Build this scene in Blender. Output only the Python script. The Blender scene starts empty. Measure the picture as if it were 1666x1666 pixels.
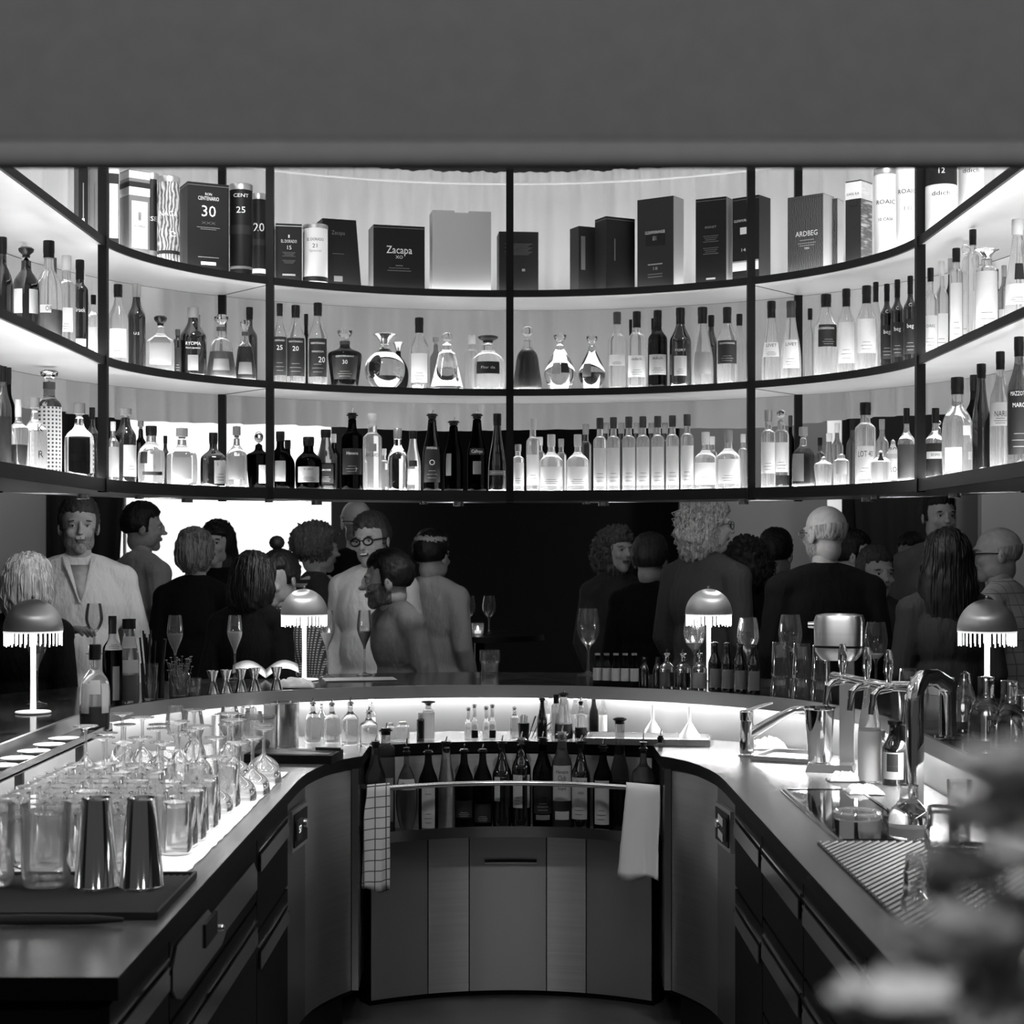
import bpy, bmesh, math, random
from mathutils import Vector, Matrix, noise
from mathutils.geometry import tessellate_polygon
random.seed(7)
PI = math.pi
scene = bpy.context.scene
COL = scene.collection
F = 2700.0; CX = 832.0; HY = 890.0; EYE = 1.6

# ---------------------------------------------------------------- camera
cam_d = bpy.data.cameras.new('camera'); cam = bpy.data.objects.new('camera', cam_d); COL.objects.link(cam)
cam.location = (0, 0, EYE); cam.rotation_euler = (PI/2, 0, 0)
cam_d.sensor_width = 36; cam_d.lens = 36*F/1666
cam_d.shift_y = (HY-833)/1666; cam_d.shift_x = (833-CX)/1666
cam_d.clip_start = 0.05
cam_d.dof.use_dof = True; cam_d.dof.focus_distance = 5.4; cam_d.dof.aperture_fstop = 7.0
scene.camera = cam
# ---------------------------------------------------------------- world and exposure
w = bpy.data.worlds.new('room_air'); scene.world = w; w.use_nodes = True
w.node_tree.nodes['Background'].inputs[0].default_value = (1, 1, 1, 1)
w.node_tree.nodes['Background'].inputs[1].default_value = WORLD = 0.05
vs = scene.view_settings
scene.display_settings.display_device = 'sRGB'
vs.view_transform = 'Standard'; vs.look = 'None'; vs.gamma = 1; vs.use_curve_mapping = False; vs.exposure = 0.0
cy = scene.cycles
cy.max_bounces = 10; cy.diffuse_bounces = 3; cy.glossy_bounces = 4; cy.transmission_bounces = 9
cy.transparent_max_bounces = 24; cy.use_denoising = True; cy.sample_clamp_indirect = 6
cy.caustics_refractive = True; cy.caustics_reflective = False; cy.blur_glossy = 0.5

def lamp(name, kind, loc, energy, size=0.2, rot=(0, 0, 0), label='', spot=None):
    d = bpy.data.lights.new(name, kind); d.energy = energy
    if kind == 'AREA': d.size = size
    else: d.shadow_soft_size = size
    if spot: d.spot_size = spot; d.spot_blend = 0.8
    o = bpy.data.objects.new(name, d); COL.objects.link(o); o.location = loc; o.rotation_euler = rot
    return o
L_SHELF = 1.6; L_SHELF3 = 2.2; L_BACK = 6.0; L_FRONT = 21.0; L_UNDER = 72.0; L_LAMP = 9.0; L_WIN = 1.15
lamp('fill_spot_curtain', 'SPOT', (-0.9, 5.3, 3.5), 80, 0.12, (math.radians(38), 0, math.radians(12)), spot=1.3)  # this pair is added fill light, kept to brighten the curtain
lamp('fill_spot_curtain', 'SPOT', (1.3, 5.3, 3.5), 60, 0.12, (math.radians(38), 0, math.radians(-14)), spot=1.3)
lamp('fill_spot_room', 'SPOT', (-1.1, -.6, 3.4), 50, .35, (math.radians(48), 0, math.radians(-20)), spot=1.7)  # pair of added fill lamps behind the camera for soffit and steel
lamp('fill_spot_room', 'SPOT', (1.1, -.6, 3.4), 50, .35, (math.radians(48), 0, math.radians(20)), spot=1.7)
lamp('fill_spot_flowers', 'SPOT', (.25, .1, 3.4), 26, .12, (math.radians(9), math.radians(4), 0), spot=.5)  # added fill lamp to brighten the blurred flowers
for sx in (-.42, .42): lamp('ceiling_spot_aisle', 'SPOT', (sx, 3.3, 3.5), 62, 0.07, (math.radians(22), 0, 0), spot=1.2)

lamp('ceiling_spot_worktop', 'SPOT', (-.85, 4.35, 3.5), 700, .08, (0, math.radians(-3), 0), spot=.75)
lamp('ceiling_spot_worktop', 'SPOT', (.85, 4.7, 3.5), 200, .08, (0, math.radians(3), 0), spot=.75)
lamp('fill_spot_wall', 'SPOT', (-3.2, 8.6, 3.5), 60, .15, (math.radians(38), 0, math.radians(6)), spot=1.8)  # these three are added fill lamps that brighten the far grey walls
lamp('fill_spot_wall', 'SPOT', (1.9, 9.2, 3.5), 60, .15, (math.radians(38), 0, 0), spot=1.6)
lamp('fill_spot_wall', 'SPOT', (3.3, 8.6, 3.5), 55, .15, (math.radians(38), 0, 0), spot=1.6)

# ---------------------------------------------------------------- materials
MATS = {}
def _new(name):
    m = bpy.data.materials.new(name); m.use_nodes = True; MATS[name] = m
    return m, m.node_tree, m.node_tree.nodes['Principled BSDF']
def mat(name, v, rough=0.5, metal=0.0, spec=0.5, bump=None, var=None, coat=0, aniso=0, sheen=0, arot=0):
    m, nt, b = _new(name)
    b.inputs['Base Color'].default_value = (v, v, v, 1)
    b.inputs['Roughness'].default_value = rough; b.inputs['Metallic'].default_value = metal
    b.inputs['Specular IOR Level'].default_value = spec
    b.inputs['Coat Weight'].default_value = coat; b.inputs['Anisotropic'].default_value = aniso; b.inputs['Anisotropic Rotation'].default_value = arot
    b.inputs['Sheen Weight'].default_value = sheen
    tc = nt.nodes.new('ShaderNodeTexCoord')
    if var:   # (scale xyz, amount)
        mp = nt.nodes.new('ShaderNodeMapping'); mp.inputs['Scale'].default_value = var[0]
        n = nt.nodes.new('ShaderNodeTexNoise'); n.inputs['Scale'].default_value = 1; n.inputs['Detail'].default_value = 4
        r = nt.nodes.new('ShaderNodeMapRange'); r.inputs['From Min'].default_value = .3; r.inputs['From Max'].default_value = .7
        r.inputs['To Min'].default_value = max(0, v*(1-var[1])); r.inputs['To Max'].default_value = v*(1+var[1])
        c = nt.nodes.new('ShaderNodeCombineColor')
        nt.links.new(tc.outputs['Object'], mp.inputs[0]); nt.links.new(mp.outputs[0], n.inputs['Vector'])
        nt.links.new(n.outputs['Fac'], r.inputs['Value'])
        for k in range(3): nt.links.new(r.outputs[0], c.inputs[k])
        nt.links.new(c.outputs[0], b.inputs['Base Color'])
    if bump:  # (scale xyz, strength)
        mp = nt.nodes.new('ShaderNodeMapping'); mp.inputs['Scale'].default_value = bump[0]
        n = nt.nodes.new('ShaderNodeTexNoise'); n.inputs['Scale'].default_value = 1; n.inputs['Detail'].default_value = 3
        bp = nt.nodes.new('ShaderNodeBump'); bp.inputs['Strength'].default_value = bump[1]; bp.inputs['Distance'].default_value = .02 if name.startswith('cloth') else .004
        nt.links.new(tc.outputs['Object'], mp.inputs[0]); nt.links.new(mp.outputs[0], n.inputs['Vector'])
        nt.links.new(n.outputs['Fac'], bp.inputs['Height']); nt.links.new(bp.outputs[0], b.inputs['Normal'])
    return m
def emit(name, s, v=1.0):
    m, nt, b = _new(name)
    b.inputs['Base Color'].default_value = (v, v, v, 1)
    b.inputs['Emission Color'].default_value = (1, 1, 1, 1); b.inputs['Emission Strength'].default_value = s
    return m
def glass(name, v, ior=1.45, rough=0.0, milk=0.0):
    m, nt, b = _new(name)
    nt.nodes.remove(b); g = nt.nodes.new('ShaderNodeBsdfGlass')
    g.inputs['Color'].default_value = (v, v, v, 1); g.inputs['IOR'].default_value = ior; g.inputs['Roughness'].default_value = rough
    out = nt.nodes['Material Output'].inputs[0]
    if milk:      # added translucent share makes clear bottles glow from the strips beneath
        t = nt.nodes.new('ShaderNodeBsdfTranslucent'); t.inputs[0].default_value = (v, v, v, 1); mx = nt.nodes.new('ShaderNodeMixShader'); mx.inputs[0].default_value = milk
        nt.links.new(g.outputs[0], mx.inputs[1]); nt.links.new(t.outputs[0], mx.inputs[2]); nt.links.new(mx.outputs[0], out)
    else: nt.links.new(g.outputs[0], out)
    return m
def thin(name, v=.96, edge=.45, refl=1.0, haze=0.0):
    """thin walled glass: one surface, clear face on, darker and shinier towards its rim"""
    m, nt, b = _new(name)
    nt.nodes.remove(b)
    lw = nt.nodes.new('ShaderNodeLayerWeight'); lw.inputs['Blend'].default_value = .35
    cr = nt.nodes.new('ShaderNodeMapRange'); cr.inputs['From Min'].default_value = 0.25; cr.inputs['From Max'].default_value = 1
    cr.inputs['To Min'].default_value = v; cr.inputs['To Max'].default_value = v*edge
    cc = nt.nodes.new('ShaderNodeCombineColor')
    t = nt.nodes.new('ShaderNodeBsdfTransparent'); g = nt.nodes.new('ShaderNodeBsdfGlossy'); g.inputs['Roughness'].default_value = .03
    fr = nt.nodes.new('ShaderNodeFresnel'); fr.inputs['IOR'].default_value = 1.5
    ml = nt.nodes.new('ShaderNodeMath'); ml.operation = 'MULTIPLY'; ml.inputs[1].default_value = 1.6*refl; ml.use_clamp = True
    mx = nt.nodes.new('ShaderNodeMixShader')
    nt.links.new(lw.outputs['Facing'], cr.inputs['Value'])
    for k in range(3): nt.links.new(cr.outputs[0], cc.inputs[k])
    nt.links.new(cc.outputs[0], t.inputs[0]); nt.links.new(fr.outputs[0], ml.inputs[0]); nt.links.new(ml.outputs[0], mx.inputs[0])
    nt.links.new(t.outputs[0], mx.inputs[1]); nt.links.new(g.outputs[0], mx.inputs[2])
    last = mx.outputs[0]
    if haze:      # added translucent white makes the glasses glow under strong light
        tr = nt.nodes.new('ShaderNodeBsdfTranslucent'); df = nt.nodes.new('ShaderNodeBsdfDiffuse'); m1 = nt.nodes.new('ShaderNodeMixShader'); m2 = nt.nodes.new('ShaderNodeMixShader')
        m2.inputs[0].default_value = haze; nt.links.new(tr.outputs[0], m1.inputs[1]); nt.links.new(df.outputs[0], m1.inputs[2])
        nt.links.new(last, m2.inputs[1]); nt.links.new(m1.outputs[0], m2.inputs[2]); last = m2.outputs[0]
    nt.links.new(last, nt.nodes['Material Output'].inputs[0])
    return m
def pattern(name, kind, a, b_, scale, rough=.7, extra=None):
    """two-tone pattern: 'check', 'grid', 'stripe', 'wave' """
    m, nt, b = _new(name); b.inputs['Roughness'].default_value = rough
    tc = nt.nodes.new('ShaderNodeTexCoord'); mp = nt.nodes.new('ShaderNodeMapping'); mp.inputs['Scale'].default_value = scale
    nt.links.new(tc.outputs['Object'], mp.inputs[0])
    mix = nt.nodes.new('ShaderNodeMix'); mix.data_type = 'RGBA'
    mix.inputs['A'].default_value = (a, a, a, 1); mix.inputs['B'].default_value = (b_, b_, b_, 1)
    if kind in ('stripe', 'grid', 'check'):
        sp = nt.nodes.new('ShaderNodeSeparateXYZ'); nt.links.new(mp.outputs[0], sp.inputs[0])
        outs = []
        for ax in ('X', 'Z'):
            fr = nt.nodes.new('ShaderNodeMath'); fr.operation = 'FRACT'; nt.links.new(sp.outputs[ax], fr.inputs[0])
            gt = nt.nodes.new('ShaderNodeMath'); gt.operation = 'LESS_THAN'; gt.inputs[1].default_value = .5 if kind != 'grid' else .1
            nt.links.new(fr.outputs[0], gt.inputs[0]); outs.append(gt)
        if kind == 'stripe': nt.links.new(outs[1].outputs[0], mix.inputs['Factor'])
        else:
            c = nt.nodes.new('ShaderNodeMath'); c.operation = 'MAXIMUM' if kind == 'grid' else 'MULTIPLY'
            nt.links.new(outs[0].outputs[0], c.inputs[0]); nt.links.new(outs[1].outputs[0], c.inputs[1])
            nt.links.new(c.outputs[0], mix.inputs['Factor'])
    else:
        wv = nt.nodes.new('ShaderNodeTexWave'); wv.inputs['Scale'].default_value = 1; wv.inputs['Distortion'].default_value = extra or 3
        nt.links.new(mp.outputs[0], wv.inputs['Vector']); nt.links.new(wv.outputs['Fac'], mix.inputs['Factor'])
    nt.links.new(mix.outputs['Result'], b.inputs['Base Color'])
    return m

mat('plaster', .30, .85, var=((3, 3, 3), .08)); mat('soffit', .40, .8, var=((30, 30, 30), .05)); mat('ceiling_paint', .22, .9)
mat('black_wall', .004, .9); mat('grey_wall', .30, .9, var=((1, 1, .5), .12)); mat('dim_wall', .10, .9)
mat('black_drape', .006, 1, bump=((8, 8, .5), .8)); mat('floor_stone', .035, .45, var=((4, 4, 4), .3))
mat('steel_black', .004, .5, 0, .15); mat('shelf_under', .62, .38, .35, var=((2, 2, 2), .12)); mat('shelf_edge', .007, .45, 0, .25)
mat('counter_black', .22, .27, .6, .6, bump=((90, 90, 90), .12)); mat('counter_edge', .003, .5, 0, .15)
mat('stone_top', .03, .12, 0, .7, var=((14, 14, 14), .8))
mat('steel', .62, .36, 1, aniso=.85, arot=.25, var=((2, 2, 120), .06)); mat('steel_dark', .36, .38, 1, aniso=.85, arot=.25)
mat('steel_black_front', .004, .5, 0, .12); mat('chrome', .85, .07, 1); mat('chrome_soft', .75, .2, 1)
mat('brushed_dome', .72, .38, .75, aniso=.85); mat('splash', .13, .4, .5); mat('plastic_white', .82, .4); mat('plastic_clear_white', .75, .3)
mat('rubber', .012, .6); mat('rubber_mat', .02, .45); mat('cloth_white', .78, .95);  mat('paper_dark', .018, .6, 0, .3); mat('box_black', .007, .5, 0, .25); mat('box_dark', .016, .5, 0, .3); mat('box_grey', .16, .55)
mat('box_mid', .28, .6); mat('box_cream', .42, .75); mat('ink_white', .8, .6); mat('ink_grey', .3, .6); mat('ink_dim', .14, .6); mat('ink_black', .01, .6)
mat('foil', .5, .35, .8); mat('cap_black', .006, .4, 0, .3); mat('cap_dark', .045, .4); mat('cap_grey', .25, .45); mat('cork', .3, .8); mat('cap_white', .7, .4)
mat('glass_black', .006, .06, 0, .9, coat=.6); mat('glass_dark', .012, .08, 0, .8, coat=.5); mat('wood_grey', .2, .6)
glass('glass_clear', .97, 1.33, milk=.22); glass('glass_grey', .62, 1.36, milk=.12); glass('glass_smoke', .2, 1.38); glass('glass_amber', .07, 1.38); glass('crystal', .98, 1.5)
mat('liquid_dark', .015, .15); mat('liquid_mid', .10, .15); 
thin('thin_glass', .97, .5, 1.3, .05); thin('thin_bright', .99, .7, 1.9, .19); thin('thin_tint', .8, .5, 1.2, .15); mat('ribs_grey', .34, .5)
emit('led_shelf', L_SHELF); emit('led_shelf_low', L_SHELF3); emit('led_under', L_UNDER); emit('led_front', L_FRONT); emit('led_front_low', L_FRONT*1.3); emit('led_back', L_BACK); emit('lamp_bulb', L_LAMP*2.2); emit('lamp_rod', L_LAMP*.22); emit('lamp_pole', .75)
emit('daylight', L_WIN); emit('daylight_soft', L_WIN*.5); emit('candle_flame', 14); emit('candle_glass', 1.4, .8); emit('display_lit', 1.2)
def sheer(name, v=.8, f=.45):
    m, nt, b = _new(name); nt.nodes.remove(b)
    d = nt.nodes.new('ShaderNodeBsdfDiffuse'); t = nt.nodes.new('ShaderNodeBsdfTranslucent'); mx = nt.nodes.new('ShaderNodeMixShader')
    d.inputs[0].default_value = (v, v, v, 1); t.inputs[0].default_value = (v, v, v, 1); mx.inputs[0].default_value = f
    nt.links.new(d.outputs[0], mx.inputs[1]); nt.links.new(t.outputs[0], mx.inputs[2])
    nt.links.new(mx.outputs[0], nt.nodes['Material Output'].inputs[0])
sheer('curtain_sheer'); sheer('paper_white', .85, .5); sheer('liquid_pale', .7, .6); sheer('liquid_fizz', .95, .6); sheer('paper_cream', .55, .4); sheer('paper_grey', .32, .4)

# ---------------------------------------------------------------- projection helpers (real positions on real planes)
def onp(x, y, z):            # the point of the level plane z that the eye sees at x, y
    Y = F*(EYE-z)/(y-HY); return Vector(((x-CX)*Y/F, Y, z))
def atY(x, y, Y): return Vector(((x-CX)*Y/F, Y, EYE-(y-HY)*Y/F))

# ---------------------------------------------------------------- mesh builder
class MB:
    def __init__(s): s.v = []; s.f = []; s.m = []
    def add(s, v, f, mi=0):
        n = len(s.v); s.v += [tuple(p) for p in v]; s.f += [tuple(i+n for i in q) for q in f]; s.m += [mi]*len(f)
    def lathe(s, prof, seg=20, c=(0, 0, 0), mi=0, sq=2, sx=1, sy=1, rot=None, rfun=None):
        v = []; f = []; rows = []
        for (r, z) in prof:
            if r <= 1e-6: rows.append([len(v)]); v.append((0, 0, z)); continue
            row = []
            for k in range(seg):
                a = 2*PI*k/seg; ca, sa = math.cos(a), math.sin(a); q = 1
                n = sq(z) if callable(sq) else sq
                if n != 2: q = 1/((abs(ca)**n+abs(sa)**n)**(1/n))
                if rfun: q *= rfun(a, z)
                row.append(len(v)); v.append((r*q*ca*sx, r*q*sa*sy, z))
            rows.append(row)
        for a, b in zip(rows, rows[1:]):
            if len(a) == 1 and len(b) == 1: continue
            for k in range(seg):
                k2 = (k+1) % seg
                if len(a) == 1: f.append((a[0], b[k2], b[k]))
                elif len(b) == 1: f.append((a[k], a[k2], b[0]))
                else: f.append((a[k], a[k2], b[k2], b[k]))
        c = Vector(c)
        if rot is not None: v = [rot @ Vector(p)+c for p in v]
        else: v = [Vector(p)+c for p in v]
        s.add(v, f, mi); return s
    def box(s, c, d, rz=0, mi=0, taper=1.0, rot=None):
        v = []; R = rot if rot is not None else Matrix.Rotation(rz, 3, 'Z')
        for z in (-.5, .5):
            t = 1 if z < 0 else taper
            for x, y in ((-.5, -.5), (.5, -.5), (.5, .5), (-.5, .5)):
                v.append(R @ Vector((x*d[0]*t, y*d[1]*t, z*d[2]))+Vector(c))
        s.add(v, [(3, 2, 1, 0), (4, 5, 6, 7), (0, 1, 5, 4), (1, 2, 6, 5), (2, 3, 7, 6), (3, 0, 4, 7)], mi); return s
    def tube(s, pts, r, seg=8, mi=0, flat=1.0):
        pts = [Vector(p) for p in pts]; n = len(pts); v = []; f = []
        rr = r if isinstance(r, (list, tuple)) else [r]*n
        up = Vector((0, 0, 1)); pn = None
        for i, p in enumerate(pts):
            t = (pts[min(i+1, n-1)]-pts[max(i-1, 0)]).normalized()
            if pn is None:
                a = t.cross(up)
                if a.length < .05: a = t.cross(Vector((1, 0, 0)))
                a.normalize()
            else: a = (pn-t*pn.dot(t)).normalized()
            pn = a; b = t.cross(a)
            for k in range(seg):
                g = 2*PI*k/seg; v.append(p+a*math.cos(g)*rr[i]+b*math.sin(g)*rr[i]*flat)
        for i in range(n-1):
            for k in range(seg):
                k2 = (k+1) % seg; f.append((i*seg+k, (i+1)*seg+k, (i+1)*seg+k2, i*seg+k2))
        f.append(tuple(range(seg))); f.append(tuple(reversed(range((n-1)*seg, n*seg))))
        s.add(v, f, mi); return s
    def prism(s, poly, z0, z1, mi=0, mside=None):
        n = len(poly); tri = tessellate_polygon([[Vector((p[0], p[1], 0)) for p in poly]])
        v = [(p[0], p[1], z0) for p in poly]+[(p[0], p[1], z1) for p in poly]
        f = []
        for t in tri:
            a, b, c = t
            P = [Vector((poly[i][0], poly[i][1])) for i in t]
            if (P[1]-P[0]).cross(P[2]-P[0]) < 0: a, b, c = c, b, a
            f.append((c, b, a)); f.append((a+n, b+n, c+n))
        s.add(v, f, mi)
        area = sum(poly[i][0]*poly[(i+1) % n][1]-poly[(i+1) % n][0]*poly[i][1] for i in range(n))
        g = [(i, (i+1) % n, n+(i+1) % n, n+i) if area > 0 else (n+i, n+(i+1) % n, (i+1) % n, i) for i in range(n)]
        s.add(v, g, mi if mside is None else mside); return s
    def sweep(s, curve, prof, mi=0):
        """curve(t) -> list of (x,y); prof = closed list of (t, z) cross section"""
        cs = [curve(t) for t, z in prof]; n = len(cs[0]); m = len(prof); v = []; f = []
        for i in range(n):
            for j, (t, z) in enumerate(prof): v.append((cs[j][i][0], cs[j][i][1], z))
        for i in range(n-1):
            for j in range(m):
                j2 = (j+1) % m; f.append((i*m+j, i*m+j2, (i+1)*m+j2, (i+1)*m+j))
        f.append(tuple(reversed(range(m)))); f.append(tuple(range((n-1)*m, n*m)))
        s.add(v, f, mi); return s
    def ell(s, c, r, seg=16, mi=0, rot=None):
        n = max(6, seg//2)
        pr = [(math.sin(PI*i/n), -math.cos(PI*i/n)) for i in range(n+1)]; pr[0] = (0, -1); pr[-1] = (0, 1)
        b = MB(); b.lathe(pr, seg); R = rot if rot is not None else Matrix.Identity(3)
        s.add([R @ Vector((p[0]*r[0], p[1]*r[1], p[2]*r[2]))+Vector(c) for p in b.v], b.f, mi); return s
    def mesh(s, name, mats, angle=38, fix=False):
        me = bpy.data.meshes.new(name); me.from_pydata(s.v, [], s.f); me.update()
        for m in (mats if isinstance(mats, (list, tuple)) else [mats]): me.materials.append(MATS[m])
        me.polygons.foreach_set('material_index', s.m); me.polygons.foreach_set('use_smooth', [True]*len(s.f))
        if fix:
            bm = bmesh.new(); bm.from_mesh(me); bmesh.ops.recalc_face_normals(bm, faces=bm.faces); bm.to_mesh(me); bm.free()
        if angle: me.set_sharp_from_angle(angle=math.radians(angle))
        return me
    def build(s, name, mats, parent=None, label=None, angle=38, fix=False, loc=None):
        o = bpy.data.objects.new(name, s.mesh(name, mats, angle, fix)); COL.objects.link(o)
        if parent is not None: o.parent = parent
        if label: o['label'] = label
        if loc is not None: o.location = loc
        return o
def tag(o, label, cat, group=None, kind=None):
    o['label'] = label; o['category'] = cat
    if group: o['group'] = group
    if kind: o['kind'] = kind
    return o
def thing(name, label, cat, loc=(0, 0, 0), rz=0, group=None):
    o = bpy.data.objects.new(name, None); COL.objects.link(o); o.location = loc; o.rotation_euler = (0, 0, rz)
    o.empty_display_size = .02
    return tag(o, label, cat, group)
def struct(o): o['kind'] = 'structure'; return o
def copy_tree(o, loc=None, rz=None, label=None, parent=None, scale=None):
    c = o.copy(); COL.objects.link(c)
    if parent is not None: c.parent = parent
    if loc is not None: c.location = loc
    if rz is not None: c.rotation_euler = (0, 0, rz)
    if scale is not None: c.scale = (scale,)*3
    if label: c['label'] = label
    for ch in list(o.children): copy_tree(ch, parent=c)
    return c
# lettering: font outline turned into a mesh in the x-z plane, centred, height h; bent on a cylinder of radius R if given
_tc = {}
def text_mesh(txt, h, R=None, depth=.0006, width=None, shear=0, off=0.0):
    key = (txt, shear, off)
    if key not in _tc:
        cu = bpy.data.curves.new('lettering', 'FONT'); cu.body = txt; cu.align_x = 'CENTER'; cu.align_y = 'CENTER'
        cu.resolution_u = 2; cu.size = 1; cu.shear = shear; cu.offset = off; cu.space_line = .85
        o = bpy.data.objects.new('lettering', cu); COL.objects.link(o)
        dg = bpy.context.evaluated_depsgraph_get(); me = bpy.data.meshes.new_from_object(o.evaluated_get(dg))
        vs_ = [v.co.copy() for v in me.vertices]; fs = [tuple(p.vertices) for p in me.polygons]
        bpy.data.objects.remove(o); bpy.data.curves.remove(cu); bpy.data.meshes.remove(me)
        _tc[key] = (vs_, fs)
    v, f = _tc[key]
    if not v: return [], []
    s = h/.72; xs = [p.x for p in v]; sx = s
    if width: sx = width/max(1e-6, max(xs)-min(xs))
    out = []
    for p in v:
        x, z = p.x*sx, p.y*s
        if R: a = x/R; out.append((math.sin(a)*R, -math.cos(a)*R, z))
        else: out.append((x, 0, z))
    return out, f

pattern('lattice', 'check', .55, .04, (75, 75, 75), .4)
# ================================================================ plan curves
CY = 5.0                               # centre of the bar's half circle
def ucurve(R, cy=CY, y0=2.7, n=40, b=None):
    b = R if b is None else b
    pts = [(-R, y0+(cy-y0)*i/8) for i in range(8)]
    pts += [(-R*math.cos(PI*i/n), cy+b*math.sin(PI*i/n)) for i in range(n+1)]
    pts += [(R, cy-(cy-y0)*i/8) for i in range(1, 9)]
    return pts
SY = 5.52; SA = 1.37; SB = 1.23        # shelf ring
def shelf_curve(t): return ucurve(SA+t, SY, 3.3, 60, SB+t)
def shelf_pt(x, t, side=None):
    """point on the shelf line t metres behind its front edge that is seen at picture column x; also the ring's outward direction"""
    P = shelf_curve(t); best = None
    for (a, b) in zip(P, P[1:]):
        xa = CX+F*a[0]/a[1]; xb = CX+F*b[0]/b[1]
        if (xa-x)*(xb-x) <= 0 and xa != xb:
            u = (x-xa)/(xb-xa); p = (a[0]+(b[0]-a[0])*u, a[1]+(b[1]-a[1])*u)
            if best is None or p[1] > best[1]: best = p
    if best is None: best = P[0] if x < CX else P[-1]
    return best
SHELF_Z = (2.645, 2.243, 1.83)          # top surfaces: upper, middle, lower
TH = .026
# ================================================================ the setting
def slab(name, c, d, m): return struct(MB().box(c, d).build(name, m))
slab('floor', (0, 5, -.05), (11, 14, .1), 'floor_stone')
slab('ceiling', (0, 5.6, 3.86), (11, 12.4, .1), 'ceiling_paint')
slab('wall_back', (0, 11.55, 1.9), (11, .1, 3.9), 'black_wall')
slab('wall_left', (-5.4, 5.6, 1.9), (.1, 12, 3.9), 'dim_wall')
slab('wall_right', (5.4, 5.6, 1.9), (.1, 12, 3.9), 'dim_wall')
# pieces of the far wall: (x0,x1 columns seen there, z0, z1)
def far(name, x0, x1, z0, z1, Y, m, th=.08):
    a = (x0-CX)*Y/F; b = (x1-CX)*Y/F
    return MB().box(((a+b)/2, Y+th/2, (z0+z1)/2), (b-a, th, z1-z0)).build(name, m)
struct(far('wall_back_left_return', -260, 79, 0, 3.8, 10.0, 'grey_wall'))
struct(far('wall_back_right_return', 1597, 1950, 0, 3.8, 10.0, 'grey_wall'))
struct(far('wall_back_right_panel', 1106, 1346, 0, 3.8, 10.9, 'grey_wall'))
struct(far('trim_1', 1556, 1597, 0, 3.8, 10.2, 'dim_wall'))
wn = struct(far('window_1', 150, 538, .7, 3.6, 11.2, 'daylight', .03))
m_ = MB()
for x in (200,): 
    a = (x-CX)*11.1/F; m_.box((a, 11.15, 2.1), (.012, .05, 2.8))
m_.build('window_frame', 'paper_grey', wn)
struct(far('window_2', 1346, 1420, .7, 3.6, 11.2, 'daylight_soft', .03))
def drape(name, x0, x1, Y, m, label, z0=0.02, z1=3.75, lean=0, amp=.03, waves=60):
    b = MB(); a0 = (x0-CX)*Y/F; a1 = (x1-CX)*Y/F; n = max(24, int((a1-a0)*40)); v = []; f = []
    for j, z in enumerate((z0, (z0+z1)/2, z1)):
        for i in range(n+1):
            u = i/n; v.append((a0+(a1-a0)*u+lean*(z-z0)*(u if lean > 0 else 1-u), Y+amp*math.sin(u*(a1-a0)*waves)+amp*.5*math.sin(u*17), z))
    for j in range(2):
        for i in range(n): k = j*(n+1)+i; f.append((k, k+1, k+n+2, k+n+1))
    b.add(v, f); o = b.build(name, m, angle=0)
    md = o.modifiers.new('thickness', 'SOLIDIFY'); md.thickness = .006
    return tag(o, label, 'curtain')
drape('window_drape', 76, 171, 9.9, 'black_drape', 'black drape beside the bright window, behind the person in the open white shirt', lean=.055)
drape('window_drape', 1371, 1396, 10.6, 'black_drape', 'narrow black drape between the two bright slits of the far right window', lean=0)
drape('window_drape', 1416, 1558, 10.4, 'black_drape', 'wide black drape at the far right, hanging beside the bright window slit', lean=-.05)

# soffit over the camera's side of the bar, with a rounded lower edge
YS = 1.9; zs = EYE+(HY-270)*YS/F
pr = [(YS, 3.81), (YS, zs+.040), (YS+.006, zs+.034), (YS+.008, zs+.028), (YS+.002, zs+.022), (YS-.001, zs+.014), (YS+.001, zs+.006), (YS+.006, zs+.001), (YS+.014, zs), (YS+.03, zs+.012), (YS+.05, zs+.03), (YS+.05, 3.81)]
b = MB(); v = []; 
for x in (-3.5, 3.5): v += [(x, y, z) for y, z in pr]
n = len(pr); b.add(v, [(i, (i+1) % n, n+(i+1) % n, n+i) for i in range(n)]+[tuple(reversed(range(n))), tuple(range(n, 2*n))])
struct(b.build('trim_2', 'soffit', fix=True, angle=60)); bpy.data.objects['trim_2']['label'] = 'grey bulkhead over the bar opening'
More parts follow.
